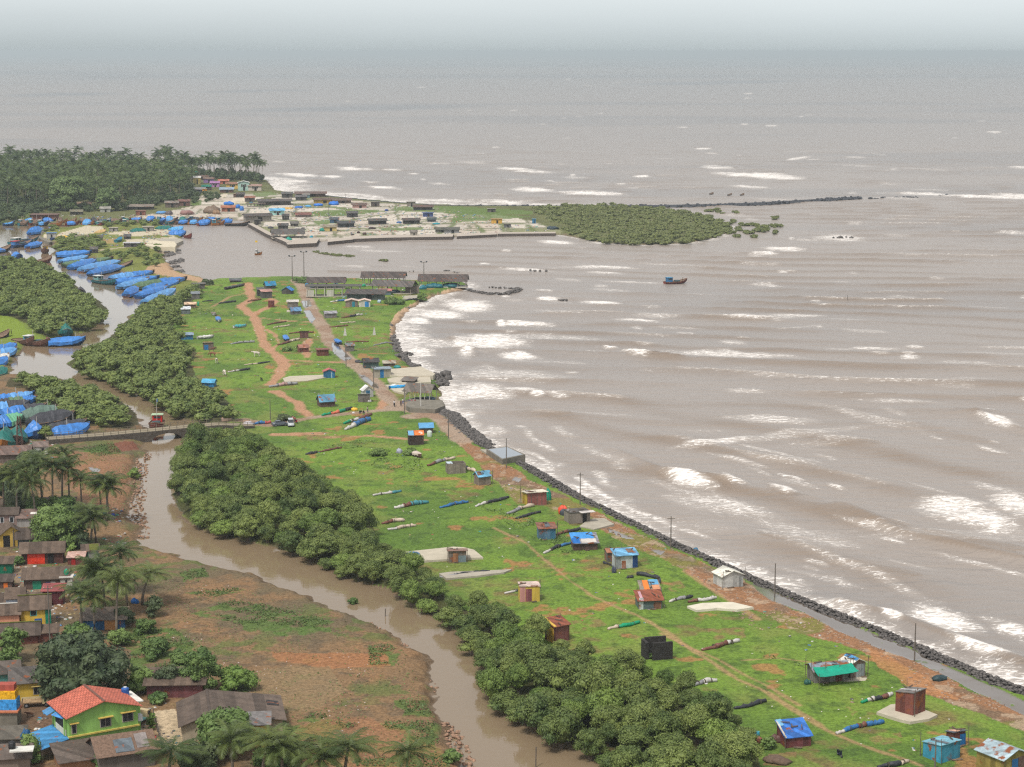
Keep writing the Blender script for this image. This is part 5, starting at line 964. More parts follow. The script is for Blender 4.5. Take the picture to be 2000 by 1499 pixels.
# ---- fishing harbour sheds
def shed(cx, by, wpx, hpx, rot, dr, rise, label, roofc=(88, 78, 74), posts=6, kind='gx', name='fishing_shed', floor=CONC, wallc=None, over=.8, postm=None):
    return hut(cx, by, wpx, hpx, rot, kind, wallc, T(roofc), label, dr=dr, rise=rise, posts=posts, name=name, cat='shed', over=over, base=postm or M('pillar', (150, 140, 128), .85, .25), floor=floor)
shed(638,565,70,14,2,.30,1.6,'long brown gabled shed with blue nets beneath, westernmost of the pier',posts=5)
t = hut(652,580,104,19,2,'flat',None,M('roof_concrete',(92,88,84),.9,.3,.5),'concrete colonnade building with flat grey roof and white pillars',dr=.30,posts=7,name='colonnade',cat='building',base=PL((196,192,180)),floor=CONC,over=.5)
for sx in (-9.2, -1.4): q = MB(); q.box((sx,-2.9,1.4),(2.6,.3,2.6)); part('wall_panel', q, PL((200,196,184)), t)
shed(750,559,82,17,-4,.32,1.8,'tall open gabled shed with many pillars on the pier',posts=8); shed(770,575,84,15,-14,.45,1.8,'lower open shed with pale gabled roof in front of the tall one',roofc=(104,98,94),posts=5)
shed(866,562,92,13,-4,.34,2.2,'long dark roofed shed standing apart at the pier end',posts=7,floor=M('white_quay',(216,212,200),.85,.12,.5))
hut(715,587,72,12,-5,'mono',T((84,92,92)),T((84,78,74)),'low long shed with dark sloping roof below the colonnade',dr=.3,rise=.9,name='fishing_shed',cat='shed',doors=[('f',.2,.16,.9,DARKIN)]); hut(752,577,24,8,6,'gx',T((110,130,140)),T((196,130,126)),'tiny shop with red roof between the fishing sheds',dr=.8,rise=.6,name='stall',cat='stall'); hut(805,574,27,13,4,'flat',PL((130,118,108)),M('roof_concrete',(92,88,84),.9,.3,.5),'grey block wall store at the end of the lower shed',dr=.5,over=.02)
for i, (cx, by, w_, h_, c, lb) in enumerate([(628,563,30,7,(40,84,96),'dark blue nets piled under the westernmost shed'),(655,562,26,7,(44,92,104),'second blue net pile under the westernmost shed'),(750,557,40,6,(60,64,68),'dark nets stacked in the tall open shed'),(770,574,26,7,(50,66,72),'dark crates and nets in the lower open shed'),(850,563,36,8,(32,104,116),'teal nets filling the pier end shed'),(882,562,34,8,(36,100,110),'teal nets at the right half of the pier end shed'),(826,566,16,8,(40,120,136),'teal drum heap beside the pier end shed'),(711,560,9,5,(20,150,110),'small green bundle on the colonnade corner'),(609,562,10,7,(60,140,190),'blue and white bin by the westernmost shed'),(600,560,8,7,(50,120,160),'blue drum heap beside the road end'),(740,592,10,6,(170,190,206),'pale blue bundle beside the low long shed'),(778,592,22,5,(50,120,130),'teal net strip on the grass near the beach')]): heap(cx, by, w_, h_, CL(c), lb, seed=20 + i)
t = shed(822,789,62,22,-22,.62,1.8,'seaside open shed with grey gabled roof on a stone base',roofc=(116,108,100),posts=6,over=.5,postm=M('pale_post',(196,190,180),.8,.2),floor=CONCD)
plat('sea_wall', [(792,792),(800,797),(850,800),(870,792),(864,782),(800,780)], 2.3, -1.5, CONCD, 'stone retaining base under the seaside open shed', 'sea wall')
plat('drying_floor', [(752,722),(822,716),(850,730),(846,734),(780,735),(756,732)], 2.3, -1.0, SLAB, kind='structure'); plat('drying_floor', [(756,740),(800,733),(840,735),(842,746),(790,750),(760,746)], 2.0, -1.0, SLAB, kind='structure'); plat('drying_floor', [(752,752),(790,750),(806,756),(792,768),(770,764)], 1.9, -.5, SLAB, kind='structure')
plat('sea_platform', [(950,878),(990,872),(1026,888),(981,898)], 2.6, -2.5, CONCD, 'square concrete platform pooled with grey water at the sea edge', 'platform'); plat('pool', [(954,878),(990,873.5),(1021,888),(981,896)], 2.63, 2.4, M('pool_water',(132,140,148),.05,.1,spec=.6), kind='structure')
plat('concrete_pad', [(938,878),(950,878),(981,899),(972,898)], 1.6, 0, CONC, kind='structure')
plat('concrete_pad', [(1342,1184),(1372,1178),(1430,1176),(1472,1186),(1440,1191),(1400,1188),(1360,1192)], 1.75, .2, M('cream_sheet',(220,212,192),.8,.15,.5), kind='structure'); plat('drying_floor', [(857,1120),(880,1117),(960,1114),(1000,1112),(985,1118),(930,1125),(872,1130)], 1.65, .2, CONC, kind='structure'); plat('drying_floor', [(560,606),(590,605),(590,608),(560,609)], 1.6, .2, SLAB, kind='structure'); plat('concrete_pad', [(785,586),(830,580),(828,576),(790,578)], 1.7, .2, CONC, kind='structure')
# ---- stone bridge
def bridge():
    cl = [W(a, b, 2.6) for a, b in ((92,857),(190,850),(290,841),(380,832),(492,823))]; L_ = [0]
    for i in range(len(cl) - 1): L_.append(L_[-1] + (cl[i + 1] - cl[i]).length)
    def at(s_):
        k = max(i for i in range(len(cl) - 1) if L_[i] <= s_ + 1e-6); f = (s_ - L_[k]) / (L_[k + 1] - L_[k]); p = cl[k].lerp(cl[k + 1], f); d = (cl[k + 1] - cl[k]).normalized(); return p, Vector((-d.y, d.x, 0))
    t = thing('stone_bridge', 'old stone arch bridge carrying a railed road over the creek', 'bridge', (cl[2].x, cl[2].y, 0)); o = Vector((cl[2].x, cl[2].y, 0)); tot = L_[-1]
    ac = None; best = 1e9
    for i in range(400):
        p, nn = at(tot * i / 400); px, _ = project(p.x, p.y, 0)
        if abs(px - 320) < best: best = abs(px - 320); ac = tot * i / 400
    rings = []; deck = []; N_ = 160
    for i in range(N_ + 1):
        s_ = tot * i / N_; p, nn = at(s_); zt = 2.6 - .9 * sstep(.8, 1, s_ / tot) + .0; u = abs(s_ - ac) / 4.2; zb = -1.2 if u >= 1 else max(-1.2, 2.0 * math.sqrt(1 - u * u) - .2)
        a, b_ = p - nn * 2.4 - o, p + nn * 2.4 - o
        rings.append([(a.x, a.y, zt), (b_.x, b_.y, zt), (b_.x, b_.y, zb), (a.x, a.y, zb)])
        a, b_ = p - nn * 2.1 - o, p + nn * 2.1 - o; deck.append([(a.x, a.y, zt + .06), (b_.x, b_.y, zt + .06), (b_.x, b_.y, zt - .1), (a.x, a.y, zt - .1)])
    m = MB(); m.loft(rings, True); part('arch_wall', m, M('bridge_stone', (92, 84, 76), .95, .4, 1.3, bump=.8), t)
    m = MB(); m.loft(deck, True); part('deck', m, M('bridge_deck', (150, 138, 116), .9, .2), t)
    RAILM = M('railing', (118, 108, 92), .7, .25)
    for sg in (-1, 1):
        k = 0
        for zr in (.5, 1.0):
            m = MB(); m.tube([(at(tot * i / 40)[0] + at(tot * i / 40)[1] * sg * 2.25 - o) + Vector((0, 0, zr - .9 * float(sstep(.8, 1, i / 40)))) for i in range(41)], .045, 4); part('rail', m, RAILM, t)
        for i in range(0, 29):
            p, nn = at(tot * i / 28); q = p + nn * sg * 2.25 - o; dz = -.9 * float(sstep(.8, 1, i / 28)); m = MB(); m.box((q.x, q.y, 2.6 + .5 + dz), (.14, .14, 1.15)); part('rail_post', m, RAILM, t)
bridge()
# ------------------------------------------------------------------ village on the southern bank (lower left of the photo)
TILE = M('terracotta_tiles', (206, 114, 92), .75, .3, 1.2, tiles=True); BRT = M('brown_sheet_roof', (104, 88, 76), .85, .36, .9, sheets=True); BRT2 = M('dark_sheet_roof', (90, 78, 70), .85, .36, .9, sheets=True); MOSS = M('moss', (96, 100, 40), .95, .3); LAT = M('laterite', (110, 66, 56), .95, .3, 2, bump=.6)
LGREEN = PL((142, 186, 98)); YEL = PL((204, 168, 62)); BEIGE = PL((200, 186, 150))
def house(cx, by, wpx, hpx, rot, kind, wall, roofm, label, **k): return hut(cx, by, wpx, hpx, rot, kind, wall, roofm, label, name=k.pop('name', 'house'), cat=k.pop('cat', 'house'), **k)
# green two-storey house
loc, w_, d_, h_ = place(188, 1478, 160, 72, 31, .72); w_, d_, h_ = 10.2, 7.6, 6.0
t = build(loc, w_, d_, h_, R(31), 'gy', LGREEN, TILE, 'lime green two storey house with red tiled roof and blue lean-to', name='house', cat='house', rise=1.5, over=.55, ridge=M('dark_ridge', (120, 84, 72), .8, .2), wins=[('f',.05,3.7,4.9,1.5),('f',.7,3.9,5.1,1.5),('f',-.86,3.5,4.8,.6),('f',-.2,.8,1.5,1.6)], chajja=PL((206,176,90)))
q = MB(); q.box((0,-d_/2-.1,3.05),(w_+.3,.3,.22)); part('floor_band', q, PL((206,186,96)), t)
q = MB(); q.box((-w_/2-.12,-.6,4.2),(.26,4.2,1.9)); bo = part('balcony_opening', q, DARKIN, t); q = MB(); q.box((-w_/2-.2,-.6,3.4),(.2,4.4,.9)); part('parapet', q, PL((206,206,190)), bo)
for yy in (-2.6, 1.5): q = MB(); q.box((-w_/2-.2,yy,4.2),(.34,.36,2.4)); part('column', q, LGREEN, bo)
q = MB(); q.slab([(-w_/2-1.5,1.4,5.0),(-w_/2-.2,1.4,5.5),(-w_/2-.2,3.6,5.5),(-w_/2-1.5,3.6,5.0)],.08); part('blue_awning', q, T((98,166,220)), t)
q = MB(); q.slab([(-w_/2-.2,-1.8,5.2),(-w_/2+.0,-1.8,5.5),(-w_/2+.0,1.3,5.5),(-w_/2-.9,1.3,5.0)],.08); part('blue_awning', q, T((80,150,214)), t)
q = MB(); q.slab([(-w_/2-4.2,-d_/2-.2,2.0),(-w_/2-.1,-d_/2-.2,2.9),(-w_/2-.1,d_/2-.6,2.9),(-w_/2-4.2,d_/2-.6,2.0)],.08); lt = part('lean_to_roof', q, T((70,146,200)), t)
for yy in (-d_/2, d_/2-.9): q = MB(); q.box((-w_/2-4.0,yy,.85),(.12,.12,2.1)); part('lean_to_post', q, POSTM, lt)
q = MB(); q.box((w_/2+.3,1.8,2.6),(2.6,4.6,5.4)); an = part('annexe', q, LGREEN, t); q = MB(); q.box((w_/2+.4,1.8,5.4),(3.2,5.2,.18)); part('annexe_slab', q, PL((226,222,214)), an)
q = MB(); q.box((w_/2+.45,-d_/2+.7,3.9),(.7,.9,.9)); part('air_conditioner', q, PL((200,200,200)), t)
tk = thing('water_tank', 'blue ribbed water tank on the green house annexe', 'tank', loc + Matrix.Rotation(R(31),3,'Z') @ Vector((w_/2+.5,2.6,5.5))); q = MB(); q.lathe((0,0,0),[(.55,0),(.6,.15),(.56,.3),(.6,.45),(.56,.6),(.6,.75),(.56,.9),(.6,1.1),(.3,1.25)],12); part('body', q, CL((34,92,170)), tk, True); q = MB(); q.lathe((0,0,1.22),[(.25,0),(.25,.1)],10); part('lid', q, CL((220,224,228)), tk)
# hall, sheds and houses round it
house(452,1452,212,34,11,'gy',PL((176,164,140)),M('hall_sheet_roof', (102, 88, 78), .85, .36, .7, sheets=True),'long hall with huge brown sheet roof holed at its far end',dr=.72,rise=1.5,off=-.45,over=.6,ridge=BRT2,patches=[(.70,.10,.92,.45,T((52,50,50)))],doors=[('l',.2,.6,.8,DARKIN)],name='hall',cat='hall')
house(345,1364,108,26,3,'mono',T((116,72,72)),BRT,'maroon tin shed with brown roof behind the hall',dr=.55,rise=.9,name='shed',cat='shed',doors=[('f',-.05,.7,.98,T((120,74,76)))])
house(66,1370,96,36,16,'gx',PL((214,180,70)),T((94,88,84)),'yellow house with dark roof and hooded windows beside the big tree',dr=.8,rise=1.5,over=.5,wins=[('f',.15,.3,.66,.16),('f',.75,.3,.66,.16)],chajja=PL((220,196,120)),doors=[('l',-.4,.2,.7,T((60,120,124)))]); house(12,1345,60,26,16,'mono',T((80,132,126)),T((98,88,80)),'green porch house with brown roof at the frame edge',dr=.7,rise=.9)
house(240,1512,132,34,24,'gx',PL((108,100,92)),M('thatch',(128,104,88),.95,.4,3,bump=1.0),'ragged hut with brown thatch roof patched by grey sheets',dr=.8,rise=1.7,over=.5,patches=[(-.35,-.9,.25,-.3,T((112,122,130))),(.35,-.8,.75,-.15,T((150,140,136)))])
house(165,1512,120,22,24,'mono',PL((150,110,80)),T((104,92,84)),'low house with plain brown roof before the green house',dr=.7,rise=.8)
house(498,1462,60,44,6,'mono',PL((206,166,66)),T((120,116,114)),'narrow yellow house with grey roof in front of the hall',dr=.8,rise=.6)
house(205,1232,84,20,6,'mono',T((46,108,160)),T((120,106,94)),'blue painted shack under the drooping palms',dr=.6,rise=.7,doors=[('f',.35,.3,.9,CL((196,140,84)))])
house(70,1222,62,32,12,'gx',PL((206,172,70)),BRT,'yellow house with moss lined roof and green tarp at its side',dr=.8,rise=1.7,over=.45,ridge=MOSS,wins=[('f',-.1,.55,.9,.2,PL((110,180,170)))],doors=[('f',.9,.2,1.0,CL((0,126,98))),('f',.2,.25,.35,T((40,90,160)))])
house(12,1226,62,24,10,'gx',PL((214,152,122)),BRT,'pink house with brown roof at the frame edge',dr=.9,rise=1.2,ridge=M('ridge_white',(206,200,190),.8,.1)); house(32,1196,40,26,10,'gx',PL((180,190,206)),BRT,'pale lilac house wedged between the pink and yellow houses',dr=1.2,rise=1.4)
house(106,1182,40,26,4,'mono',T((104,52,58)),T((150,78,76)),'maroon shed with pinkish roof under the palms',dr=.8,rise=.5,name='shed',cat='shed',doors=[('f',-.1,.7,.8,T((96,46,52)))])
house(92,1152,86,22,7,'gx',PL((96,78,70)),BRT,'long brown roofed house with laundry hung along its front',dr=.5,rise=1.4,over=.5,doors=[('f',-.4,.2,.7,CL((30,130,100))),('f',.1,.1,.6,CL((60,70,120))),('f',.35,.12,.6,CL((206,200,196)))])
t = house(131,1150,24,20,6,'flat',PL((196,190,180)),M('slab_pale',(222,214,206),.8,.1),'small white block with a flat roof beside the laundry house',dr=.9,over=.2,wins=[('f',0,.55,.8,.2)])
tk = thing('water_tank','bright green water tank on the small white block','tank',t.location+Vector((0,0,2.2))); q = MB(); q.lathe((0,0,0),[(.5,0),(.52,.9),(.4,1.1),(.15,1.2)],10); part('body', q, CL((0,128,92)), tk, True); q = MB(); q.lathe((0,0,1.16),[(.2,0),(.2,.12)],8); part('lid', q, CL((90,190,160)), tk)
house(85,1103,82,24,8,'gx',WD((92,58,50)),BRT,'brown roofed house with a bright red tarp under its eave',dr=.45,rise=1.4,over=.5,doors=[('f',-.3,.42,.95,CL((226,62,34))),('f',.4,.14,.9,DARKIN)],patches=[(-.1,.2,.5,.9,MOSS)])
house(78,1072,86,20,10,'gx',T((90,96,100)),BRT2,'grey walled house with mossy brown roof above the lane',dr=.6,rise=1.4,patches=[(-.2,-.8,.5,-.4,MOSS)]); house(150,1104,32,14,4,'mono',WD((110,66,58)),T((206,170,156)),'shack with torn pink tin awning and red door',dr=.7,doors=[('f',-.3,.25,1,T((190,44,40)))])
house(177,1096,36,18,14,'mono',PL((150,146,140)),BRT,'hut with creeper covered brown roof near the palms',dr=.8,rise=.6,patches=[(-.1,-.9,.9,.8,MOSS)],wins=[('f',-.5,.45,.85,.2,PL((110,160,120)))])
house(15,1030,46,24,6,'gx',PL((142,120,114)),BRT2,'grey house with two white framed windows',dr=.8,rise=1.0,wins=[('f',-.35,.35,.75,.14,PL((214,214,214))),('f',.5,.35,.75,.16,PL((214,214,214)))]); house(58,1030,46,17,6,'mono',PL((156,152,148)),T((124,104,96)),'grey shed with brown and white sheet roof',dr=.7,rise=.9,patches=[(.1,-.2,.9,.2,T((220,214,206)))],name='shed',cat='shed')
house(22,1003,44,14,4,'gx',WD((110,74,70)),BRT,'red walled house with brown roof below the palm clump',dr=.7,rise=.9); house(112,1003,64,14,3,'mono',WD((112,66,62)),T((132,110,100)),'red brick house mostly hidden by the round leafy tree',dr=.5,rise=.8); house(46,984,14,16,4,'flat',PL((214,170,70)),CONC,'yellow wall peeping between the palm trunks',dr=.6)
house(20,1070,56,24,22,'gy',PL((206,172,84)),BRT,'yellow gabled house beside the lane pole',dr=1.1,rise=1.6,over=.45,doors=[('f',-.45,.3,.9,DARKIN)]); house(8,1122,36,20,4,'mono',T((0,118,88)),BRT,'green walled house at the head of the lane',dr=.6,rise=.7); house(6,1150,40,13,4,'mono',WD((110,84,76)),BRT2,'brown roofed stall hung with orange cloth',dr=.7,name='stall',cat='stall',doors=[('f',.4,.2,.8,CL((230,120,40)))])
house(40,1190,110,10,6,'gx',LAT,BRT,'wide low brown roof above the yellow and pink houses',dr=.5,rise=1.2); house(30,1262,96,20,10,'gx',LAT,BRT2,'laterite house with mossy dark roof by the loose tree',dr=.6,rise=1.3,ridge=MOSS); house(92,1256,46,18,10,'mono',LAT,BRT,'laterite annexe with plain brown roof right of the loose tree',dr=.7)
house(30,905,62,18,8,'gx',PL((110,96,88)),T((120,100,92)),'broad brown roofed house near the boatyard',dr=.6,rise=1.4); house(80,889,30,16,12,'gx',PL((206,206,200)),T((126,110,102)),'little white house with brown roof at the bridge end',dr=.8,rise=.9,wins=[('f',.3,.4,.75,.2)])
house(16,1463,66,18,6,'mono',T((120,116,112)),T((104,98,88)),'weedy sheet roofed shed beside the torn blue sheet',dr=.7,rise=.6,name='shed',cat='shed'); t = house(26,1508,76,26,8,'gx',PL((130,116,104)),T((108,96,88)),'brown roofed house at the frame corner with a white slab',dr=.8,rise=1.2)
q = MB(); q.box((1.6,-2.6,3.3),(3.2,2.0,.2)); part('canopy_slab', q, PL((224,222,214)), t); tk = thing('water_tank','black water tank on the corner house slab','tank',t.location+Vector((.6,-2.4,3.4))); q = MB(); q.lathe((0,0,0),[(.45,0),(.5,.1),(.5,.8),(.3,1.0)],10); part('body', q, CL((34,34,38)), tk, True); q = MB(); q.lathe((0,0,.98),[(.18,0),(.18,.1)],8); part('lid', q, CL((60,60,64)), tk)
# painted shrine cart
t = thing('painted_shrine', 'roadside shrine with yellow and blue painted tiers on a stone plinth', 'shrine', G(12,1418)); 
for nm_, c, dd, mt in (('plinth',(0,1.2,.9),(3.4,2.6,2.4),CONCD),('ledge',(0,1.1,2.2),(3.8,3.0,.25),PL((196,120,84))),('blue_tier',(0,1.3,3.1),(3.2,2.2,1.6),M('blue_pattern',(60,150,220),.6,.6,3)),('yellow_tier',(0,1.4,4.5),(2.8,2.0,1.3),M('yellow_pattern',(240,180,30),.6,.6,3)),('top_tier',(0,1.5,5.6),(2.4,1.6,.9),PL((170,84,70)))): q = MB(); q.box(c, dd); part(nm_, q, mt, t)
heap(52,1462,22,34,CL((24,84,130)),'torn dark blue sheet hung beside the weedy shed',name='hanging_sheet',cat='tarp',seed=51,dr=.5); heap(58,1472,14,10,CL((214,190,178)),'white sack lump under the torn blue sheet',name='sack_heap',cat='sacks',seed=52)
heap(263,1180,16,10,CL((30,110,190)),'blue tarp bundle at the foot of the field edge palm',name='tarp_heap',cat='tarp',seed=53); heap(205,1007,12,6,CL((20,130,150)),'teal tarp under the palm trio',name='tarp_heap',cat='tarp',seed=54); heap(220,1009,8,6,CL((70,90,170)),'blue sack beside the palm trio',name='sack_heap',cat='sacks',seed=55)
heap(1045,1220,22,9,CL((206,200,196)),'white sacks heaped at the mangrove edge above the leaning hut',name='sack_heap',cat='sacks',seed=56); heap(1838,1331,36,9,CL((44,66,70)),'dark green net bundle beside the flooded ditch',seed=57); heap(1360,1078,12,8,CL((60,110,140)),'blue scrap bundle on the rock wall',name='tarp_heap',cat='tarp',seed=58); heap(1578,1338,14,10,CL((40,90,80)),'green bundle beside the awning hut',seed=59); heap(1514,1494,60,10,M('dung_heap',(110,90,76),.95,.3,2),'brown earth heap at the mangrove end by the frame bottom',name='earth_heap',cat='heap',seed=60)
heap(692,803,14,6,CL((236,186,60)),'yellow buoy bundle before the tin stall',name='buoy_heap',cat='buoys',seed=61); heap(710,764,10,6,CL((236,120,60)),'orange tarp bundle behind the white gabled house',name='tarp_heap',cat='tarp',seed=62); heap(722,786,10,5,CL((206,200,200)),'white bundle beside the white gabled house',name='sack_heap',cat='sacks',seed=63); heap(700,709,16,5,CL((60,60,64)),'dark net bundle behind the black roofed shack',seed=64); heap(737,730,20,6,CL((130,110,90)),'pale nets in front of the blue door hut',seed=65); heap(775,720,16,5,CL((30,140,140)),'teal net bundle on the upper sea slab',seed=66); heap(767,758,16,7,CL((220,226,226)),'white plastic sheets beside the lower sea slab',name='sack_heap',cat='sacks',seed=67); heap(690,808,5,3,CL((226,220,220)),'white float on the verge',name='buoy_heap',cat='buoys',seed=68); heap(820,786,40,9,CL((52,56,60)),'dark heap added for the shaded inside of the seaside open shed',seed=80); heap(838,783,24,8,CL((86,110,126)),'pale blue sheet hung in the seaside open shed',name='tarp_heap',cat='tarp',seed=81); heap(443,823,22,8,CL((206,170,150)),'pinkish tarp bundle by the bridge end',name='tarp_heap',cat='tarp',seed=69); heap(483,833,28,9,CL((190,184,186)),'grey and white bundle next to the bridge end',name='tarp_heap',cat='tarp',seed=70); heap(780,886,12,9,CL((170,170,190)),'pale bundle in the weed mound by the orange hut',name='sack_heap',cat='sacks',seed=71); heap(1200,1120,10,14,CL((70,74,92)),'dark blue rag heap below the pale blue roofed hut',name='tarp_heap',cat='tarp',seed=72)  # dark heap in the seaside open shed is added to imitate its shaded inside
# ------------------------------------------------------------------ headland: painted houses, shacks and drying yards
for a in [(408,358,20,8,4,'gx',PL((150,120,172)),T((120,98,86)),'purple house with brown roof behind the pink one'),(420,366,18,8,4,'gx',PL((196,140,196)),T((170,120,170)),'pink house in the seaside row'),(437,360,20,6,4,'gx',PL((190,110,84)),T((186,116,96)),'orange roofed house in the seaside row'),(454,369,23,9,4,'gx',PL((222,184,92)),T((150,110,90)),'yellow house with two windows in the seaside row'),(476,373,23,15,6,'gy',PL((176,206,196)),T((228,226,220)),'mint two storey house with white roof'),(498,373,26,9,6,'gx',PL((212,200,188)),T((170,140,126)),'cream house at the seaward end of the row'),(396,352,24,6,4,'gx',WD((120,90,80)),T((112,92,82)),'brown roofed house at the grove edge'),(385,360,14,12,4,'gx',PL((196,176,110)),T((220,216,210)),'narrow cream house under a green tarp'),
 (443,377,26,6,4,'mono',WD((112,80,66)),T((150,170,186)),'brown shop with pale awning before the yellow house'),(404,372,18,7,4,'gx',WD((84,70,60)),T((0,118,100)),'teal roofed shack in front of the purple house'),(388,377,24,6,-8,'mono',WD((96,100,110)),T((140,138,140)),'grey roofed shack with blue side below the grove'),(400,378,9,8,4,'flat',PL((220,150,50)),CONC,'orange wall stub beside the grey roofed shack'),(462,386,12,6,4,'flat',WD((100,76,64)),T((130,90,76)),'tiny brown hut on the sandy yard'),(470,386,16,6,6,'gx',WD((70,66,62)),T((88,84,82)),'dark gabled hut on the sandy yard'),(488,395,20,8,6,'gx',WD((104,96,90)),T((150,104,86)),'red brown roofed hut on the sandy yard'),
 (446,414,26,8,4,'gx',WD((150,96,74)),T((170,110,84)),'brick boat house beneath a blue tarp'),(360,403,22,9,6,'gx',WD((116,84,76)),T((128,92,84)),'brown plank hut at the grove corner'),(336,406,26,9,6,'gx',WD((110,96,86)),T((132,122,114)),'grey thatched hut beside the brown plank hut'),(274,410,50,6,2,'gx',WD((86,78,70)),T((136,124,112)),'long grey roofed harbour shed'),(275,421,18,8,2,'flat',WD((150,98,82)),T((140,96,84)),'brick store in front of the long harbour shed'),(88,430,50,9,3,'flat',WD((138,84,72)),T((112,84,76)),'red brown plank sheds at the harbour edge'),(165,406,26,7,6,'gx',WD((80,72,66)),T((150,126,102)),'tan roofed hut between the two round trees'),(206,415,20,7,6,'gx',PL((170,170,160)),T((160,156,148)),'small pale hut below the smaller round tree'),(150,420,24,6,4,'gx',WD((86,80,70)),T((120,116,96)),'dim shack below the larger round tree'),
 (536,402,66,8,12,'gx',WD((96,88,82)),T((90,84,80)),'long dark warehouse on the headland'),(503,434,56,11,18,'gx',PL((150,142,132)),T((86,80,76)),'pier shed with big dark roof at the harbour mouth'),(541,421,30,9,10,'gx',PL((160,206,200)),T((110,180,220)),'mint house with sky blue roof'),(503,440,13,9,6,'flat',WD((84,78,72)),T((98,92,88)),'dark kiosk at the quay corner'),(592,425,32,5,14,'gx',PL((140,126,120)),T((136,92,84)),'low house with red brown roof'),(553,449,20,8,10,'gx',WD((78,74,70)),T((86,84,82)),'dark gabled hut near the quay'),(575,443,16,6,8,'gx',WD((92,86,78)),T((104,100,94)),'small brown shack near the quay'),(558,430,14,8,8,'gx',WD((70,66,64)),T((80,76,74)),'dark hut right of the mint house'),(645,452,26,8,6,'gx',PL((206,184,120)),T((140,130,112)),'yellow hut amid the drying floors'),(675,445,34,8,14,'gx',WD((70,72,74)),T((80,80,80)),'dark long shack beside the yellow hut'),(688,425,22,8,12,'gx',WD((76,74,74)),T((90,88,86)),'dark hut on the middle drying yard'),(653,436,18,7,6,'gx',T((60,98,130)),T((86,90,96)),'blue walled hut near the yellow hut'),
 (632,398,40,7,8,'gx',PL((200,166,84)),T((104,84,74)),'brown roofed house with yellow walls'),(668,398,36,6,6,'gx',WD((110,96,84)),T((112,96,86)),'open fronted house beside the yellow walls'),(702,407,28,6,10,'gx',PL((190,150,140)),T((110,92,84)),'pinkish house near the seaward shore'),(733,404,17,8,6,'flat',WD((104,94,88)),T((124,116,108)),'grey hut near the seaward shore'),(737,439,36,7,12,'gx',WD((70,70,70)),T((84,82,78)),'dark shack with white doorways'),(803,438,34,7,10,'gx',WD((84,80,76)),T((90,84,80)),'dark shack in the middle of the pale floors'),(843,434,17,5,6,'gx',WD((84,90,92)),T((74,84,86)),'low teal dark hut on the pale floors'),(836,424,20,7,2,'flat',CL((50,70,120)),CL((56,76,124)),'hut wrapped in blue tarp with a red panel'),(803,404,17,8,4,'flat',PL((150,140,130)),CONCD,'square concrete block at the seaward edge'),(826,411,38,6,6,'gx',WD((90,86,92)),T((104,84,76)),'brown roofed open house at the seaward edge'),(808,462,14,8,4,'gx',PL((160,152,140)),T((124,116,108)),'lone grey hut on the sea wall'),(882,456,30,7,8,'gx',PL((150,150,150)),T((92,92,84)),'grey house with blue shutters on the quay'),(862,455,24,6,8,'gx',WD((104,104,92)),T((96,98,86)),'mossy roofed shack joined to the blue shutter house'),(970,437,21,8,3,'flat',PL((214,168,76)),T((170,140,90)),'yellow hut with open front on the far floors'),(991,445,14,6,4,'flat',WD((110,110,112)),CONCD,'small grey store beside the far yellow hut'),(1043,437,7,8,2,'flat',T((50,120,160)),T((90,150,180)),'narrow blue hut at the mangrove edge'),(960,415,16,6,4,'flat',WD((110,104,98)),T((150,140,132)),'small hut on the grass near the mangrove flat'),
 (561,387,22,8,6,'gx',WD((84,82,80)),T((96,96,94)),'dark seaside hut behind the warehouse'),(607,385,58,6,4,'gx',WD((112,84,76)),T((110,90,82)),'long low brown building on the seaward shore'),(588,392,22,7,8,'gx',WD((92,90,90)),T((104,102,102)),'grey shack in the seaside jumble'),(598,387,14,6,6,'gx',T((110,140,150)),T((120,116,110)),'pale blue shack in the seaside jumble'),
 (101,466,18,9,4,'flat',PL((178,176,168)),T((76,130,190)),'grey block hut with blue top on the jetty'),(184,495,15,8,6,'gx',WD((78,74,72)),T((96,92,88)),'dark round backed hut on the spit path'),(258,483,30,7,4,'flat',WD((104,96,98)),T((206,204,206)),'hut with pale sheet roof beside the concrete block'),(192,470,18,6,8,'gx',WD((70,68,68)),T((90,86,84)),'black shack in the middle of the spit'),(249,468,13,6,4,'gx',WD((74,74,74)),T((86,86,86)),'small black shack near the concrete block'),(222,452,16,6,2,'flat',PL((160,156,150)),CONC,'grey concrete store on the spit'),(290,452,20,8,2,'flat',PL((150,146,138)),CONC,'grey store behind the green tarped boats'),(160,470,30,5,-10,'gx',WD((80,76,70)),T((120,112,98)),'low collapsed roof on the spit grass')]:
    hut(*a[:9], dr=.6, name='house' if 'house' in a[8] else 'hut', cat='house' if 'house' in a[8] else 'hut', rise=1.0, wins=[('f',-.3,.45,.8,.13),('f',.35,.45,.8,.13)] if 'two storey' in a[8] or 'two windows' in a[8] or 'pink house' in a[8] or 'cream house at' in a[8] or 'mint house' in a[8] else (), doors=[('f',.1,.18,.75,DARKIN)] if a[3] >= 6 else ())
shed(562,471,66,9,10,.62,2.2,'big dark roofed open shed on the quay point',roofc=(92,88,84),posts=5)
shed(500,405,34,6,14,.35,.8,'skeleton frame of concrete posts beside the warehouse',roofc=(120,104,96),posts=6,kind='flat')
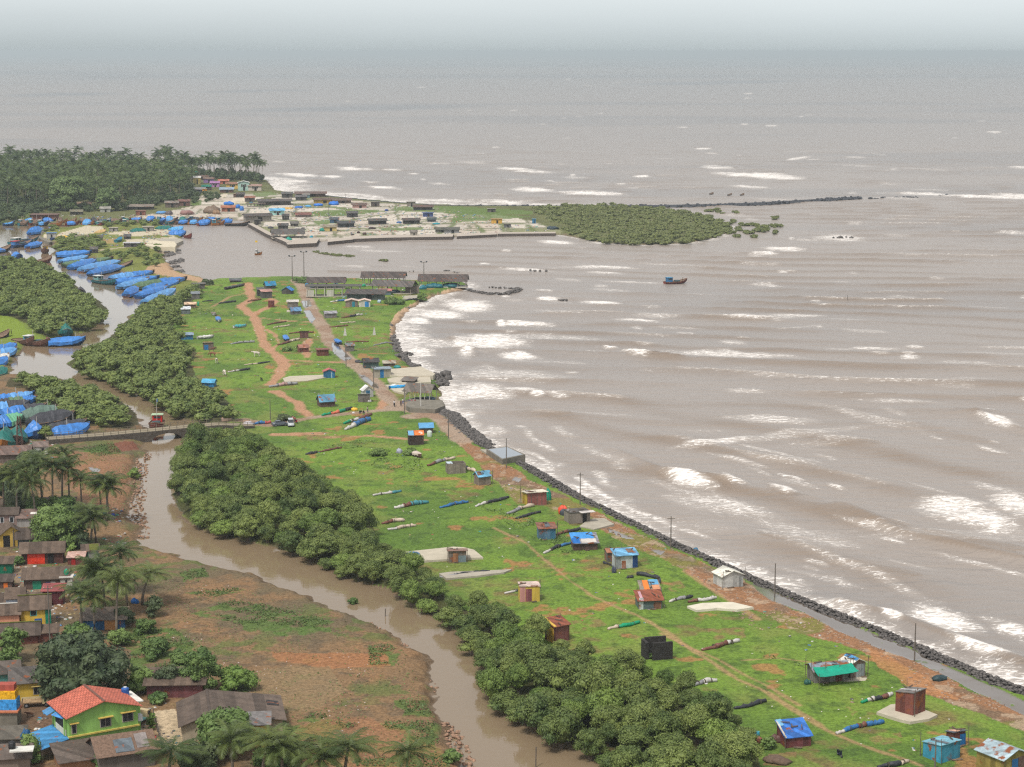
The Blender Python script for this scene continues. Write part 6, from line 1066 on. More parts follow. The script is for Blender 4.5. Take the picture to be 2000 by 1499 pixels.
for i, (cx, by, w_, h_, c, lb) in enumerate([(408,418,40,15,(124,104,86),'large brown net mound thatched with sheets'),(420,419,20,8,(150,118,88),'smaller tan net mound before the large one'),(447,401,20,7,(30,116,204),'blue tarp heaped over the brick boat house'),(463,407,12,7,(30,116,204),'blue tarped bundle right of the brick boat house'),(472,412,10,9,(60,130,210),'blue and white bundle at the harbour corner'),(652,401,22,7,(40,120,214),'bright blue tarp before the open fronted house'),(622,403,18,5,(40,120,214),'blue tarp before the yellow walled house'),(585,407,20,4,(40,110,200),'long blue tarp strip behind the mint house'),(602,405,12,4,(90,170,220),'light blue tarp behind the mint house'),(563,409,20,3,(226,180,90),'yellow tarp strip beside the mint house'),(564,474,16,7,(0,150,130),'sea green net heap in the quay shed'),(608,467,9,6,(30,140,160),'round teal tarp dome on the pale floor'),(630,452,12,6,(0,140,120),'teal bundle left of the yellow hut'),(591,449,8,4,(70,66,64),'black net pile on the pale floor by the quay'),(528,447,14,4,(60,60,70),'black and blue net bundles on the quay floor'),(579,453,7,4,(80,56,54),'small maroon net pile near the quay shed'),(726,448,14,4,(66,50,46),'three dark net piles in a row on the floor'),(700,456,8,4,(70,48,46),'dark net pile left of the sea wall step'),(712,459,7,5,(80,54,50),'second dark net pile near the sea wall step'),(688,460,6,3,(70,56,56),'tiny dark net pile near the yellow hut'),(1078,449,24,6,(40,60,70),'dark blue tarp heap beside the mangrove flat'),(755,413,8,4,(40,70,130),'blue bundle on the seaward wall'),(780,436,12,3,(40,100,160),'blue sheet on the pale floor'),(383,346,14,10,(0,146,124),'green tarp roof over the grove edge house'),(437,372,10,4,(60,120,190),'blue awning bundle before the brown shop'),(315,418,20,5,(90,150,206),'pale blue tarp by the brick store'),(330,420,16,7,(90,80,84),'dark nets before the open boat shelter'),(365,420,30,8,(150,110,104),'pinkish thatched boat shelter at the harbour front'),(853,439,16,3,(20,140,150),'teal sheet below the low teal hut'),(490,398,8,3,(60,120,140),'teal bundle on the sandy yard')]): heap(cx, by, w_, h_, CL(c), lb, seed=100 + i, dr=.9)
# quay walls of the headland and slabs on the spit
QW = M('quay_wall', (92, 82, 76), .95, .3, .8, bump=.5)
_t = QW.node_tree; _b = _t.nodes['Principled BSDF']; _src = _b.inputs['Base Color'].links[0].from_socket; _g = _t.nodes.new('ShaderNodeNewGeometry'); _s = _t.nodes.new('ShaderNodeSeparateXYZ'); _t.links.new(_g.outputs['True Normal'], _s.inputs[0]); _m = _t.nodes.new('ShaderNodeMix'); _m.data_type = 'RGBA'; _m.inputs[7].default_value = (.36, .31, .26, 1)   # upward faces take a paler colour, upright faces keep the dark base
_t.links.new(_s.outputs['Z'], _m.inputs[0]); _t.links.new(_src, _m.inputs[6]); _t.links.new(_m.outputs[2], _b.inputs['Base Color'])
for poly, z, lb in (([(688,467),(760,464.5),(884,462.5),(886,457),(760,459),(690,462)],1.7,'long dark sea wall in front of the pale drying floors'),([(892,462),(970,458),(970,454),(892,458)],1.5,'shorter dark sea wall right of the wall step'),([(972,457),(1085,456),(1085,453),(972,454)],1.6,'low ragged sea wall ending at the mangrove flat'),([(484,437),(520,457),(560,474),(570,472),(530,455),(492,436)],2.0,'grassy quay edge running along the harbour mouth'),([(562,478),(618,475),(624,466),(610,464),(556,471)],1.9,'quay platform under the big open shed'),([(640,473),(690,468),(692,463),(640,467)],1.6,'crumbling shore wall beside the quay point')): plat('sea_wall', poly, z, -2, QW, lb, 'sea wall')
plat('landing_block', [(284,479),(292,470),(340,472),(345,478),(342,483),(300,482)], 2.6, -1.5, M('block_concrete', (216, 204, 178), .85, .15, .5), 'raised pale concrete landing block at the spit corner', 'landing'); plat('landing_block', [(304,466),(352,466),(358,470),(345,476),(312,470)], 1.6, -1.5, CONC, 'lower grey landing slab behind the pale block', 'landing'); plat('jetty', [(72,464),(78,461),(102,472),(96,474)], 1.4, -1.5, CONCD, 'narrow dark jetty at the spit end', 'jetty')
# ------------------------------------------------------------------ boats
TB, TB2, TG, TK, TT = M('blue_tarp',(56,128,206),.42,.38,.6,bump=1.0,spec=.5), M('faded_blue_tarp',(98,160,220),.45,.36,.6,bump=1.0,spec=.5), CL((96,124,92)), CL((66,66,72)), CL((24,112,104))
HB, HK, HR, HBR, HT, HO, HW = WD((34,60,104)), WD((52,46,46)), WD((120,52,44)), WD((104,70,58)), WD((40,110,120)), WD((176,112,50)), WD((206,206,204))
BW = M('boat_white', (220,218,212), .5, .15); MASTM = M('mast_pole', (196,190,180), .6, .2)
def boat(p1, p2, beam, hull, kind, tarp, label, group=None, z=0.0, fb=1.5, rise=1.7, extra=(), cover=(0.0, .86), th=1.5, name='fishing_boat', L=None, head=None):
    """p1 stern, p2 bow in the photo; or one point with length L and heading"""
    if L is None:
        a, b_ = W(*p1, z + .3), W(*p2, z + .3); mid = (a + b_) / 2; d = b_ - a; L = d.length; hd = math.atan2(d.y, d.x)
    else: mid = W(*p1, z + .2); hd = head
    if beam > 3.9: th = th * 1.2
    t = thing(name, label, 'boat', (mid.x, mid.y, z), hd, group); N_ = 11
    hb = lambda s_: beam / 2 * (.78 + .22 * math.sin(min(1, s_ / .5) * math.pi / 2) if s_ < .5 else math.cos((s_ - .5) / .5 * math.pi / 2) ** .7 + .03)
    sh = lambda s_: fb + rise * max(0, (s_ - .35) / .65) ** 2.2 + .25 * max(0, .25 - s_)
    kl = lambda s_: -.45 + (fb + rise) * .75 * max(0, (s_ - .72) / .28) ** 2
    X = lambda s_: -L / 2 + L * s_
    rings = []
    for i in range(N_):
        s_ = i / (N_ - 1); b_, g_, k_ = hb(s_), sh(s_), kl(s_); rings.append([(X(s_), -b_, g_), (X(s_), -b_ * .88, (g_ + k_) * .45), (X(s_), -b_ * .35, k_), (X(s_), b_ * .35, k_), (X(s_), b_ * .88, (g_ + k_) * .45), (X(s_), b_, g_)])
    m = MB(); m.loft(rings); ho = part('hull', m, hull, t)
    m = MB(); m.loft([[(X(i / 10), -hb(i / 10) * .9, sh(i / 10) - .18), (X(i / 10), hb(i / 10) * .9, sh(i / 10) - .18)] for i in range(11)], caps=False); part('deck', m, WD((128,104,84)), ho)
    for sg in (-1, 1): m = MB(); m.tube([(X(i / 10), sg * hb(i / 10), sh(i / 10)) for i in range(11)], .07, 4); part('gunwale', m, M('gunwale', (150,120,96), .7, .3) if hull is not HB else M('gunwale_blue', (60,110,170), .6, .3), ho)
    r_ = random.Random(int(p1[0] * 7 + p1[1]))
    tr_ = [q for q in ((tarp,) if not isinstance(tarp, (list, tuple)) else tarp) if q is not None]
    if tr_:
        s0, s1 = cover; nt_ = len(tr_)
        for k, mt in enumerate(tr_):
            a, b_ = s0 + (s1 - s0) * k / nt_, s0 + (s1 - s0) * (k + 1) / nt_; R_ = []
            M_ = 15
            for i in range(M_):
                s_ = a + (b_ - a) * i / (M_ - 1); g_ = sh(s_); w_ = hb(s_) + .10 + .01 * k; q = math.sin(math.pi * min(1, max(0.0, (s_ - s0) / (s1 - s0) * .86 + .14))) ** .6; top = g_ + th * q + r_.uniform(-.16, .16) - (.16 if i % 4 == 1 else 0)
                w_ *= 1 + r_.uniform(-.05, .06)
                R_.append([(X(s_), -w_, g_ - (.95 if beam > 3.9 else .3) + r_.uniform(-.2, .15)), (X(s_), -w_ * .98, g_ + .05), (X(s_), -w_ * .55, g_ + (top - g_) * (.62 + r_.uniform(-.16, .10))), (X(s_), 0, top), (X(s_), w_ * .55, g_ + (top - g_) * (.62 + r_.uniform(-.16, .10))), (X(s_), w_ * .98, g_ + .05), (X(s_), w_, g_ - (.95 if beam > 3.9 else .3) + r_.uniform(-.2, .15))])
            m = MB(); m.loft(R_); part('tarpaulin', m, mt, t)
    if kind == 'cabin':
        x0 = -L * .30; cw = beam * .62; m = MB(); m.box((x0, 0, fb + .85), (L * .2, cw, 1.9)); ca = part('cabin', m, extra[0] if extra else T((70,150,170)), t)
        m = MB(); m.box((x0, 0, fb + 1.88), (L * .24, cw + .5, .16)); part('cabin_roof', m, extra[1] if len(extra) > 1 else BW, ca)
        for sg in (-1, 1): m = MB(); m.box((x0, sg * cw / 2, fb + 1.2), (L * .13, .08, .5)); part('cabin_window', m, GLASS, ca)
        m = MB(); m.box((x0 + L * .1, 0, fb + 1.2), (.08, cw * .7, .5)); part('cabin_window', m, GLASS, ca)
        m = MB(); m.tube([(x0 + L * .16, 0, fb), (x0 + L * .16, 0, fb + 3.8)], .07, 5); part('mast', m, MASTM, t)
        m = MB(); m.box((L * .05, 0, fb + .35), (L * .2, beam * .5, .5)); part('net_pile', m, CL((60,84,90)), t)
    if kind in ('tarp',):
        xm = L * r_.uniform(-.1, .25); m = MB(); m.tube([(xm, 0, fb), (xm, 0, fb + th + 1.5)], .08, 5); part('mast', m, MASTM, t)
    if 'flag' in extra:
        m = MB(); m.tube([(-L * .1, 0, fb), (-L * .1, 0, fb + 6.5)], .06, 5); mo = part('flag_pole', m, MASTM, t); m = MB(); m.slab([(-L * .1 - .06, 0, 0), (-L * .1 - 1.3, .2, 0), (-L * .1 - 1.3, .25, 0), (-L * .1 - .06, .05, 0)], -.9); fo = part('flag', m, extra[-1], mo); fo.location = (0, 0, fb + 5.4)
    return t
ROWG = 'tarped boats moored along the harbour spit'
def ROW(i, s): return f'{ORD[i]} boat from the top of the spit row, {s}'
for i, (a, b_, bm_, hl, tp, th_, lab) in enumerate([((110,503),(180,500),5,HB,[TB],1.6,'long bright blue cover'),((118,515),(174,508),4.6,HK,[TB2],1.2,'pale blue cover'),((124,522),(222,512),4.6,HK,[TG,TB2,TG],1.3,'green and blue cover'),((138,527),(188,516),5,HB,[TB],1.7,'humped blue cover'),((158,532),(238,517),5,HBR,[TB2],1.8,'blue cover drooping over the bow'),((176,540),(260,520),4.6,HK,[TB],1.9,'blue cover and long dark bow')]):
    boat(a, b_, bm_, hl, 'tarp', tp, ROW(i, lab), ROWG, th=th_, cover=(0, .92 if i != 5 else .7))
boat((184,551),(226,557),4.4,HT,'cabin',None,'teal wheelhouse trawler tied among the blue tarped boats',extra=(T((120,170,170)),BW))
for i, (a, b_, bm_, hl, tp, th_, lab) in enumerate([((217,549),(302,539),5,HK,[TB2,TB],1.6,'wide blue cover beside the teal wheelhouse'),((222,556),(312,550),4.6,HB,[TB],1.4,'blue cover greying at the bow'),((234,566),(292,553),5,HK,[TB2],1.7,'short blue cover'),((262,566),(366,552),5,HK,[TG,TB],1.8,'olive green and blue cover'),((285,570),(352,557),4.6,HK,[TB],1.4,'narrow blue cover'),((246,581),(268,572),4.6,HBR,[TB],2.2,'blue tent open at the stern'),((270,583),(328,568),5,HB,[TB],1.6,'blue cover with orange lifebuoy'),((282,596),(344,573),5,HK,[TB2],1.8,'bright blue cover half behind the mangroves')]):
    boat(a, b_, bm_, hl, 'tarp', tp, ROW(i + 7, lab), ROWG, th=th_, cover=(0, .92))
# creek and boatyard
boat((94,675),(168,672),5.5,HB,'tarp',[TB],'big blue boat fully covered in blue moored in the side creek',cover=(0,.96),th=1.3,rise=1.6)
boat((128,655),None,5,HT,'tarp',[TT],'boat under a dark green tent behind the big blue boat',L=10,head=R(-70),th=3.0)
boat((30,668),(66,676),4.4,HBR,'open',None,'brown wooden hull beached with leaning poles',rise=2.2); boat((46,672),(98,676),4.6,HBR,'cabin',None,'brown trawler with small blue wheelhouse beside the big blue boat',extra=(T((70,140,170)),BW))
boat((-30,668),(19,661),5,HK,'open',None,'dark hull pointing into the frame at the grassy bank',rise=2.2)
for a, b_, tp, lab in (((-20,695),(33,684),[TB],'blue tarped boat at the frame edge below the dark hull'),((-14,700),(34,694),[TB2],'pale blue tarped boat touching the creek mud at the frame edge'),((-25,715),(18,706),[BW],'white covered boat at the frame edge'),((-25,722),(14,712),[TB],'blue boat below the white covered boat'),((-20,742),(12,732),[TT],'teal covered boat at the frame edge above the mangroves')): boat(a, b_, 4.6, HK, 'tarp', tp, lab, cover=(0,.95), th=1.5)
YD = 1.2
for a, b_, bm_, hl, tp, th_, lab in (((-30,792),(68,783),5,HB,[TB,TB2],1.4,'topmost blue covered boat in the boatyard'),((-10,799),(74,792),5,HK,[TK,TG,TB],1.5,'boat under grey, green and blue sheets in the boatyard'),((-30,808),(60,800),5,HB,[TB2,TK],1.5,'boat with light blue and grey cover in the boatyard'),((2,818),(92,806),5,HK,[TB,TK],1.6,'boat with deep blue stern cover and dark bow'),((40,824),(116,812),5,HK,[M('greygreen_tarp',(104,128,116),.6,.2,bump=.8)],2.0,'boat under a grey green sheet behind the black one'),((58,836),(146,822),5.4,HK,[TK],2.2,'boat swathed in glossy black sheet in the boatyard'),((-20,838),(44,826),5,HB,[TB,M('mint_tarp',(110,176,140),.6,.2,bump=.8)],1.6,'boat with mint green and blue cover in the boatyard'),((92,850),(170,838),4.6,HK,[TK],1.6,'grey covered boat behind the low blue boat at the bridge'),((98,857),(176,845),5.2,HB,[TB],1.6,'blue covered boat lying against the bridge railing')):
    boat(a, b_, bm_, hl, 'tarp', tp, lab, 'boats laid up in the yard', z=YD, th=th_, cover=(0,.95))
boat((70,856),None,5,HB,'tarp',[TB],'boat under an open blue tent near the lattice tower',z=YD,L=9,head=R(-65),th=2.6); boat((10,874),None,5,HO,'tarp',[TT],'orange bowed boat under a pointed green tent',z=YD,L=10,head=R(-85),th=3.2); boat((34,866),None,5,HK,'tarp',[TT],'boat beneath a rounded teal sheet beside the lattice tower',z=YD,L=10,head=R(-80),th=2.6)
boat((306,836),None,4.2,HR,'cabin',None,'red and white boat with blue flag just above the bridge',L=9.5,head=R(-86),extra=(M('red_paint',(196,40,30),.5,.15),M('pale_green',(180,206,170),.6,.2),'flag',CL((40,140,220))),rise=1.0)
boat((157,576),None,4.2,HK,'tarp',[TK],'dark boat seen end on in mid channel with tall mast',L=9,head=R(-80),th=1.6)
boat((20,478),(76,470),5,HT,'cabin',None,'trawler with red and teal hull at the harbour bend',extra=(T((120,150,150)),BW)); boat((22,484),(62,478),4.6,HB,'cabin',None,'nearer trawler with blue net heap at the harbour bend',extra=(T((60,120,180)),M('red_paint',(196,40,30),.5,.15))); boat((54,486),(82,480),4.4,HBR,'tarp',[TB],'short boat under a blue tent by the trawlers')
boat((88,494),None,4,HBR,'cabin',None,'wooden boat with yellow bundle facing down the channel',L=9,head=R(-80),extra=(M('yellow_paint',(220,180,40),.6,.2),HBR)); boat((64,516),(102,510),4.2,HR,'open',None,'low red brown boat beside the left mangroves',rise=2.0); boat((34,506),None,4.6,HB,'tarp',[TB],'blue tented boat at the tip of the left mangroves',L=9,head=R(-60),th=1.8); boat((-25,497),(22,489),5,HK,'open',[TB],'dark bowed boat with blue stern sheet at the frame edge',cover=(0,.6),rise=2.0); boat((57,459),(81,456),4.6,HB,'tarp',[TB],'boat wrapped in blue beside the jetty',th=2.6,cover=(0,1))
boat((100,470),(145,467),4,HB,'tarp',[M('yellow_tarp',(238,190,60),.6,.15,bump=.6)],'slim boat with a yellow sheet amidships',cover=(.25,.7),th=.9); boat((330,462),(364,461),6,HB,'tarp',[TB],'deep blue boat at the spit corner facing the bay',cover=(0,.95),th=2.0); boat((332,454),(358,452),5,HB,'tarp',[CL((90,170,226))],'sky blue covered boat behind the deep blue one',cover=(0,.95),th=1.4); boat((362,464),(374,466),3,HR,'open',None,'small brown skiff off the spit corner'); boat((256,457),(288,455),5,HT,'tarp',[TT],'green covered boat nearest the grey store'); boat((306,452),(338,450),5,HT,'tarp',[TT],'long green covered boat behind the sky blue one'); boat((188,460),(206,456),3.4,HBR,'tarp',[M('tan_tarp',(214,180,120),.7,.2)],'tan tented boat beside the sand floor'); boat((196,444),None,4,HR,'cabin',None,'red boat with white bundle in the back channel',L=9,head=R(-70)); boat((6,441),(29,440),3.6,HB,'open',[CL((80,160,226))],'light blue open boat in the back channel',cover=(.1,.8),th=.3); boat((226,474),(238,470),2.6,HT,'open',[CL((20,120,150))],'small teal dinghy on the spit grass',z=1.2,th=.3)
# boats in the bay and at sea
boat((498,497),(512,497),4,HO,'cabin',None,'orange hulled boat with yellow flag crossing the calm bay',extra=(BW,BW,'flag',M('yellow_paint',(220,180,40),.6,.2)),fb=.8,rise=1.0)
boat((1298,553),(1342,551),4.2,HR,'cabin',None,'dark red trawler with blue wheelhouse heading seaward',extra=(T((50,120,170)),T((70,140,180))),rise=1.3,fb=.7)
for a, b_, lab in (((1387,379),(1393,377),'tiny dark skiff, first of three beyond the breakwater'),((1422,381),(1429,379),'tiny brown skiff in the middle of three beyond the breakwater'),((1447,381),(1453,379),'tiny dark skiff farthest out of three beyond the breakwater')): boat(a, b_, 2.0, HK, 'open', None, lab, fb=.35, rise=.5)
# harbour front: a crowded line of boats along the far quay
r_ = random.Random(21); HF = 'boats crowded along the harbour front'
cols = [('blue',TB),('green',TT),('grey',TK),('pale blue',CL((90,160,220))),('brown',CL((120,96,80)))]; hulls = [('red',HR),('brown',HBR),('blue',HB),('orange',HO),('dark',HK),('teal',HT)]
k = 0
for row, (y0, z_) in enumerate(((441,0.0),(436,0.3))):
    x = 36 + row * 9
    while x < 432:
        w_ = r_.uniform(17, 30); cn, cm = cols[r_.choice([0,0,0,1,2,3,4,0])]; hn, hm_ = r_.choice(hulls); yy = y0 - .008 * x + r_.uniform(-1, 1) + (3 if x > 380 else 0)
        boat((x, yy), (x + w_, yy - r_.uniform(-.5, 1.5)), 4.2, hm_, 'tarp' if r_.random() < .7 else 'cabin', [cm] if r_.random() < .72 else None, f'{hn} boat with {cn} cover, {ORD[k]} along the harbour front', HF, z=z_, th=r_.uniform(.8, 2.0), cover=(r_.uniform(0, .25), r_.uniform(.6, .95))); k += 1; x += w_ * r_.uniform(.75, 1.2)
boat((434,438),(454,436),4.4,HB,'tarp',[TB],'blue covered boat tucked under the pier shed'); boat((440,441),(488,441),3,HK,'open',None,'long low dark hull beside the pier shed'); boat((398,437),(432,438),4.4,HO,'tarp',[TK],'orange boat with dark tent at the harbour corner',cover=(0,.5),th=2); boat((405,433),(424,434),4.4,HB,'tarp',[TB],'blue tented boat wedged at the harbour corner')
# small craft drawn up on the meadow
for a, b_, hl, tp, lab in (((456,638),(482,636),HW,[CL((60,160,170))],'white boat with teal cover on the grass'),((385,659),(418,657),HW,[BW],'long white boat lying beside the blue walled hut'),((656,664),(666,671),HB,[TB],'small blue and white boat near the leaning sails'),((556,656),(562,666),HB,[TB],'blue boat propped by the small brown shed'),((425,620),(428,628),HW,[TB],'white and blue boat pointing down the meadow'),((416,611),(419,615),HW,None,'tiny white boat near the thicket'),((440,563),(478,556),HK,[TK],'long dark dugout at the meadow top'),((760,757),(796,755),HB,[CL((40,160,220))],'turquoise covered boat on the lower sea slab'),((802,880),(822,892),HBR,[CL((206,190,176))],'cream rolled boat in the weed mound')):
    boat(a, b_, 1.8, hl, 'open', tp, lab, z=hz(*G(*a)[:2]) + .35, fb=.5, rise=.4, th=.35, cover=(.05,.9))
for a, b_, h_, lab in (((674,656),(676,650),0,'pale sail leaning upright west of the beach'),((731,655),(733,648),0,'second pale sail upright nearer the beach')):
    g = G(*a); t = thing('furled_sail', lab, 'sail', g, 0); m = MB(); m.hexa([(-.6,-.05,0),(.6,-.05,0),(.6,.05,0),(-.6,.05,0),(-.1,-.05,2.9),(.1,-.05,2.9),(.1,.05,2.9),(-.1,.05,2.9)]); part('sailcloth', m, CL((206,200,196)), t); m = MB(); m.tube([(.15,0,-.3),(.0,0,3.3)], .05, 5); part('spar', m, POSTM, t)
# ------------------------------------------------------------------ rolled fishing nets on the grass
def roll(a, b_, wpx, segs, label, bend=0.0, taper=(.62, 1.0)):
    A_, B_ = G(*a), G(*b_); r_ = random.Random(int(a[0] + a[1] * 3)); s = S((a[1] + b_[1]) / 2); rad = max(.2, wpx / s / 2 * .82); L_ = (B_ - A_).length
    t = thing('net_roll', label, 'net roll', (A_ + B_) / 2 - Vector((0, 0, .0)), 0); o = (A_ + B_) / 2; per = Vector((-(B_ - A_).y, (B_ - A_).x, 0)).normalized()
    k = len(segs); N_ = max(5, int(L_ / .6 / k))
    for i, mt in enumerate(segs):
        pts = []; rr = []
        for j in range(N_ + 1):
            f = (i + j / N_) / k; p = A_.lerp(B_, f) + per * (math.sin(f * math.pi) * bend + .25 * math.sin(f * 7 + a[0]) + r_.uniform(-.1, .1)); tp_ = taper[0] + (taper[1] - taper[0]) * min(1, f * 2.2) if f < .5 else 1.0 - .15 * max(0, (f - .85) / .15)
            q = rad * tp_ * r_.uniform(.72, 1.2) * (1.04 if i % 2 else 1); z_ = hz(p.x, p.y); pts.append(Vector((p.x, p.y, max(.2, z_) + q * .8)) - o); rr.append(q)
        m = MB(); m.tube(pts, rr, 9); part('net' if i == 0 else 'cover', m, mt, t, True)
    for f in (.3, .55, .8):
        p = A_.lerp(B_, f) + per * math.sin(f * math.pi) * bend; m = MB(); d = (B_ - A_).normalized() * .1; z_ = max(.2, hz(p.x, p.y)) + rad * .82 - o.z; c = Vector((p.x - o.x, p.y - o.y, z_)); m.tube([c - d * .4, c + d * .4], rad * 1.04, 9); part('rope', m, M('rope', (90,84,70), .9, .3), t)
NK, NG, NB, NW, NR, NC, NTE = CL((50,52,58)), CL((0,150,104)), CL((52,112,168)), CL((206,200,194)), CL((122,78,64)), CL((206,186,166)), CL((70,140,150))
NGY = CL((150,148,150))
for a in (((1434,1387),(1497,1372),11,[NK],'thick black net roll near the creek thicket end'),((1348,1341),(1398,1331),12,[NGY,NW],'grey white net roll with ragged end'),((1372,1272),(1443,1254),11,[NR,NR,NW],'brown net roll with pale spotted end'),((1188,1231),(1250,1218),9,[NC,NG,NG],'vivid green wrapped net roll'),((1684,1375),(1744,1358),11,[NG,NW,NK,NR,NW],'patchy white, brown and green net roll by the tin hut'),((1632,1434),(1722,1412),12,[NW,NB,NB,NR,NB,NB],'net roll held by a row of blue drums'),((1716,1502),(1777,1490),12,[NK,NK,NC],'black net roll at the frame bottom'),((1306,1177),(1352,1166),8,[NW,NGY,NK],'grey white net roll pointing to the cream sheet'),((1345,1178),(1400,1170),9,[NR,NW,NW],'cream covered roll above the pale sheet'),((1285,1142),(1243,1124),10,[NK],'curved fat black net roll'),((1225,1130),(1236,1128),7,[NK],'stubby black roll beside the curved one'),((1060,1082),(1113,1062),8,[NW,NK,NB],'dark net roll running to the tarp draped shed'),((1086,1046),(1132,1035),8,[NR,NK],'brown and black roll right of the blue tin hut'),((1008,1014),(1055,1002),7,[NK],'slim black roll below the pink hut'),((990,1005),(1041,989),9,[NGY,NC],'grey brown roll against the pink hut'),((930,991),(994,973),8,[NW,NK,NK],'black net roll with white tip'),((858,993),(913,982),8,[NB],'dull blue net roll on the open grass'),((770,994),(836,983),11,[NW,NR,NTE,NTE],'teal covered roll with white and brown end'),((728,969),(783,961),7,[NW,NW,NTE],'white and blue slim roll near the thicket'),((745,1024),(789,1018),9,[NR,NC],'upper of two cream rolls near the thicket'),((757,1036),(812,1028),8,[NW,NC,NC],'lower of two cream rolls near the thicket'),((834,911),(886,896),8,[NR,NGY,NC],'brown grey roll behind the plank pen'),((906,912),(926,923),8,[NK,NC],'dark stub roll right of the plank pen'),((858,1129),(956,1118),8,[NGY,NK,NK],'long black roll on the concrete strip'),((984,1160),(1054,1148),7,[NW,NK,NC],'dark roll poking out behind the pink and yellow hut'),((598,889),(620,885),7,[NK],'stubby black roll at the thicket top'),((624,884),(668,876),5,[NR],'thin brown roll beside the stubby black one'),((675,841),(721,822),12,[NW,NB,NB],'bright blue roll on a wooden cradle south of the road'),((672,829),(726,811),9,[NG,NW,NR,NR],'brown roll with green and white tip south of the road'),((630,813),(688,800),8,[NG,CL((226,120,90)),NG,NK],'green and orange striped roll along the road'),((496,830),(528,827),8,[NB,NB,CL((190,90,90))],'blue roll at the bridge end'),((525,757),(580,751),9,[NGY,CL((190,150,146)),NGY],'fat pinkish grey roll on the red path'),((450,673),(496,669),6,[NGY],'pale grey roll in mid meadow'),((446,728),(488,722),5,[NW,NK],'black roll with white specks near the cows'),((478,714),(527,708),4,[NC,NK],'thin dark roll with pale tail'),((428,594),(461,590),5,[NK],'dark roll inside the curved track'),((484,590),(510,586),5,[NR],'brown roll at the path bend'),((520,636),(558,629),4,[NR],'upper of two slim brown rolls east of the path'),((534,641),(566,637),4,[NC],'lower of two slim brown rolls east of the path'),((564,652),(612,650),5,[NR],'long brown roll behind the small brown shed'),((543,675),(584,664),6,[NR,NC],'brown roll slanting toward the puddled road'),((645,591),(674,588),5,[NW,NB],'white and blue roll near the twin huts'),((668,622),(708,616),5,[NR,NK,NW],'broken planks and net roll by the grey tin hut'),((643,640),(680,637),4,[NR],'dark brown roll near the sails'),((664,632),(694,630),3,[NC],'thin pale roll near the sails'),((676,669),(720,668),4,[NR],'brown roll beside the grey shack'),((783,589),(815,587),4,[NK],'dark roll at the beach corner'),((730,676),(776,672),4,[NGY],'grey roll on the bare shore strip'),((395,590),(416,588),3,[NK],'thin dark roll beside the grey shed'),((1196,1107),(1180,1100),6,[NK],'dark roll against the rusty lean-to')): roll(*a, bend=(-2.0 if a[0] == (1285,1142) else 0))
# ------------------------------------------------------------------ poles, masts, tower
CPOLE = M('concrete_pole', (112, 104, 96), .85, .2)
def pole(px, by, top, label, arm=True, mat=CPOLE, r=.13, lean=0.0):
    g = G(px, by); h = (by - top) / (S(by) * .955); t = thing('utility_pole', label, 'pole', g); m = MB(); m.tube([(0, 0, -.6), (lean * .5, 0, h * .5), (lean, 0, h)], [r, r * .9, r * .65], 7); part('shaft', m, mat, t)
    if arm:
        m = MB(); m.box((lean, 0, h - .5), (1.5, .1, .12)); ao = part('crossarm', m, POSTM, t)
        for x in (-.65, 0, .65): m = MB(); m.lathe((lean + x, 0, h - .44), [(.05, 0), (.07, .1), (.04, .2)], 6); part('insulator', m, M('insulator', (206,200,190), .4, .1), ao)
for a in ((989,915,859,'shore pole standing beside the square sea platform',False),(1133,986,926,'shore pole nearest the pink tin hut'),(1310,1072,1011,'shore pole above the pale blue roofed hut'),(1513,1167,1103,'shore pole beside the flooded ditch near the white gabled hut',False),(1786,1291,1220,'shore pole at the ditch edge closest to the frame corner',False),(876,857,808,'shore pole by the road bend near the orange tarp hut',False),(790,809,762,'pole at the road junction'),(730,764,717,'pole beside the puddle in the northern road'),(676,719,676,'thin pole beside the long puddle'),(1826,1502,1447,'leaning stayed pole before the turquoise hut',False),(99,1292,1150,'tall dark pole in the village lane'),(27,1068,1036,'short lane pole beside the yellow gabled house',False),(475,1425,1391,'pole poking above the huge brown hall roof'),(528,820,782,'slim pole beside the parked cars',False),(642,424,388,'far pole in front of the yellow walled house'),(675,400,380,'far pole beside the open fronted house'),(1236,1380,1330,'thin stick pole near the grey white net roll',False)): pole(*a)
t_ = pole(822,802,750,'white pole at the corner of the seaside open shed',False,M('white_pole',(214,210,204),.6,.1),.11)
for px, by, top, lab in ((594,549,494,'tall floodlight mast with twin lamps beside the road end'),(571,547,502,'slim lamp mast left of the floodlight mast'),(828,549,513,'lamp mast behind the pier end shed')):
    g = G(px, by); h = (by - top) / (S(by) * .98); t = thing('lamp_mast', lab, 'lamp mast', g); m = MB(); m.tube([(0,0,-.5),(0,0,h)], [.22,.12], 7); part('shaft', m, CPOLE, t)
    m = MB(); m.box((0,0,h-.2), (2.6,.15,.15)); ao = part('arm', m, CPOLE, t)
    for x in (-1.2, 1.2): m = MB(); m.box((x,-.2,h+.15), (.7,.4,.5)); part('lamp_head', m, M('lamp_grey',(80,84,88),.5,.1), ao)
g = G(39,878); t = thing('lattice_tower', 'rusty lattice tower rising beside the green tent boats', 'tower', g); H_ = 8.5
for sx, sy in ((-1,-1),(1,-1),(1,1),(-1,1)): m = MB(); m.tube([(sx*.8,sy*.8,-.3),(sx*.3,sy*.3,H_)], .07, 5); part('leg', m, M('rust_steel',(104,74,66),.8,.3), t)
m = MB()
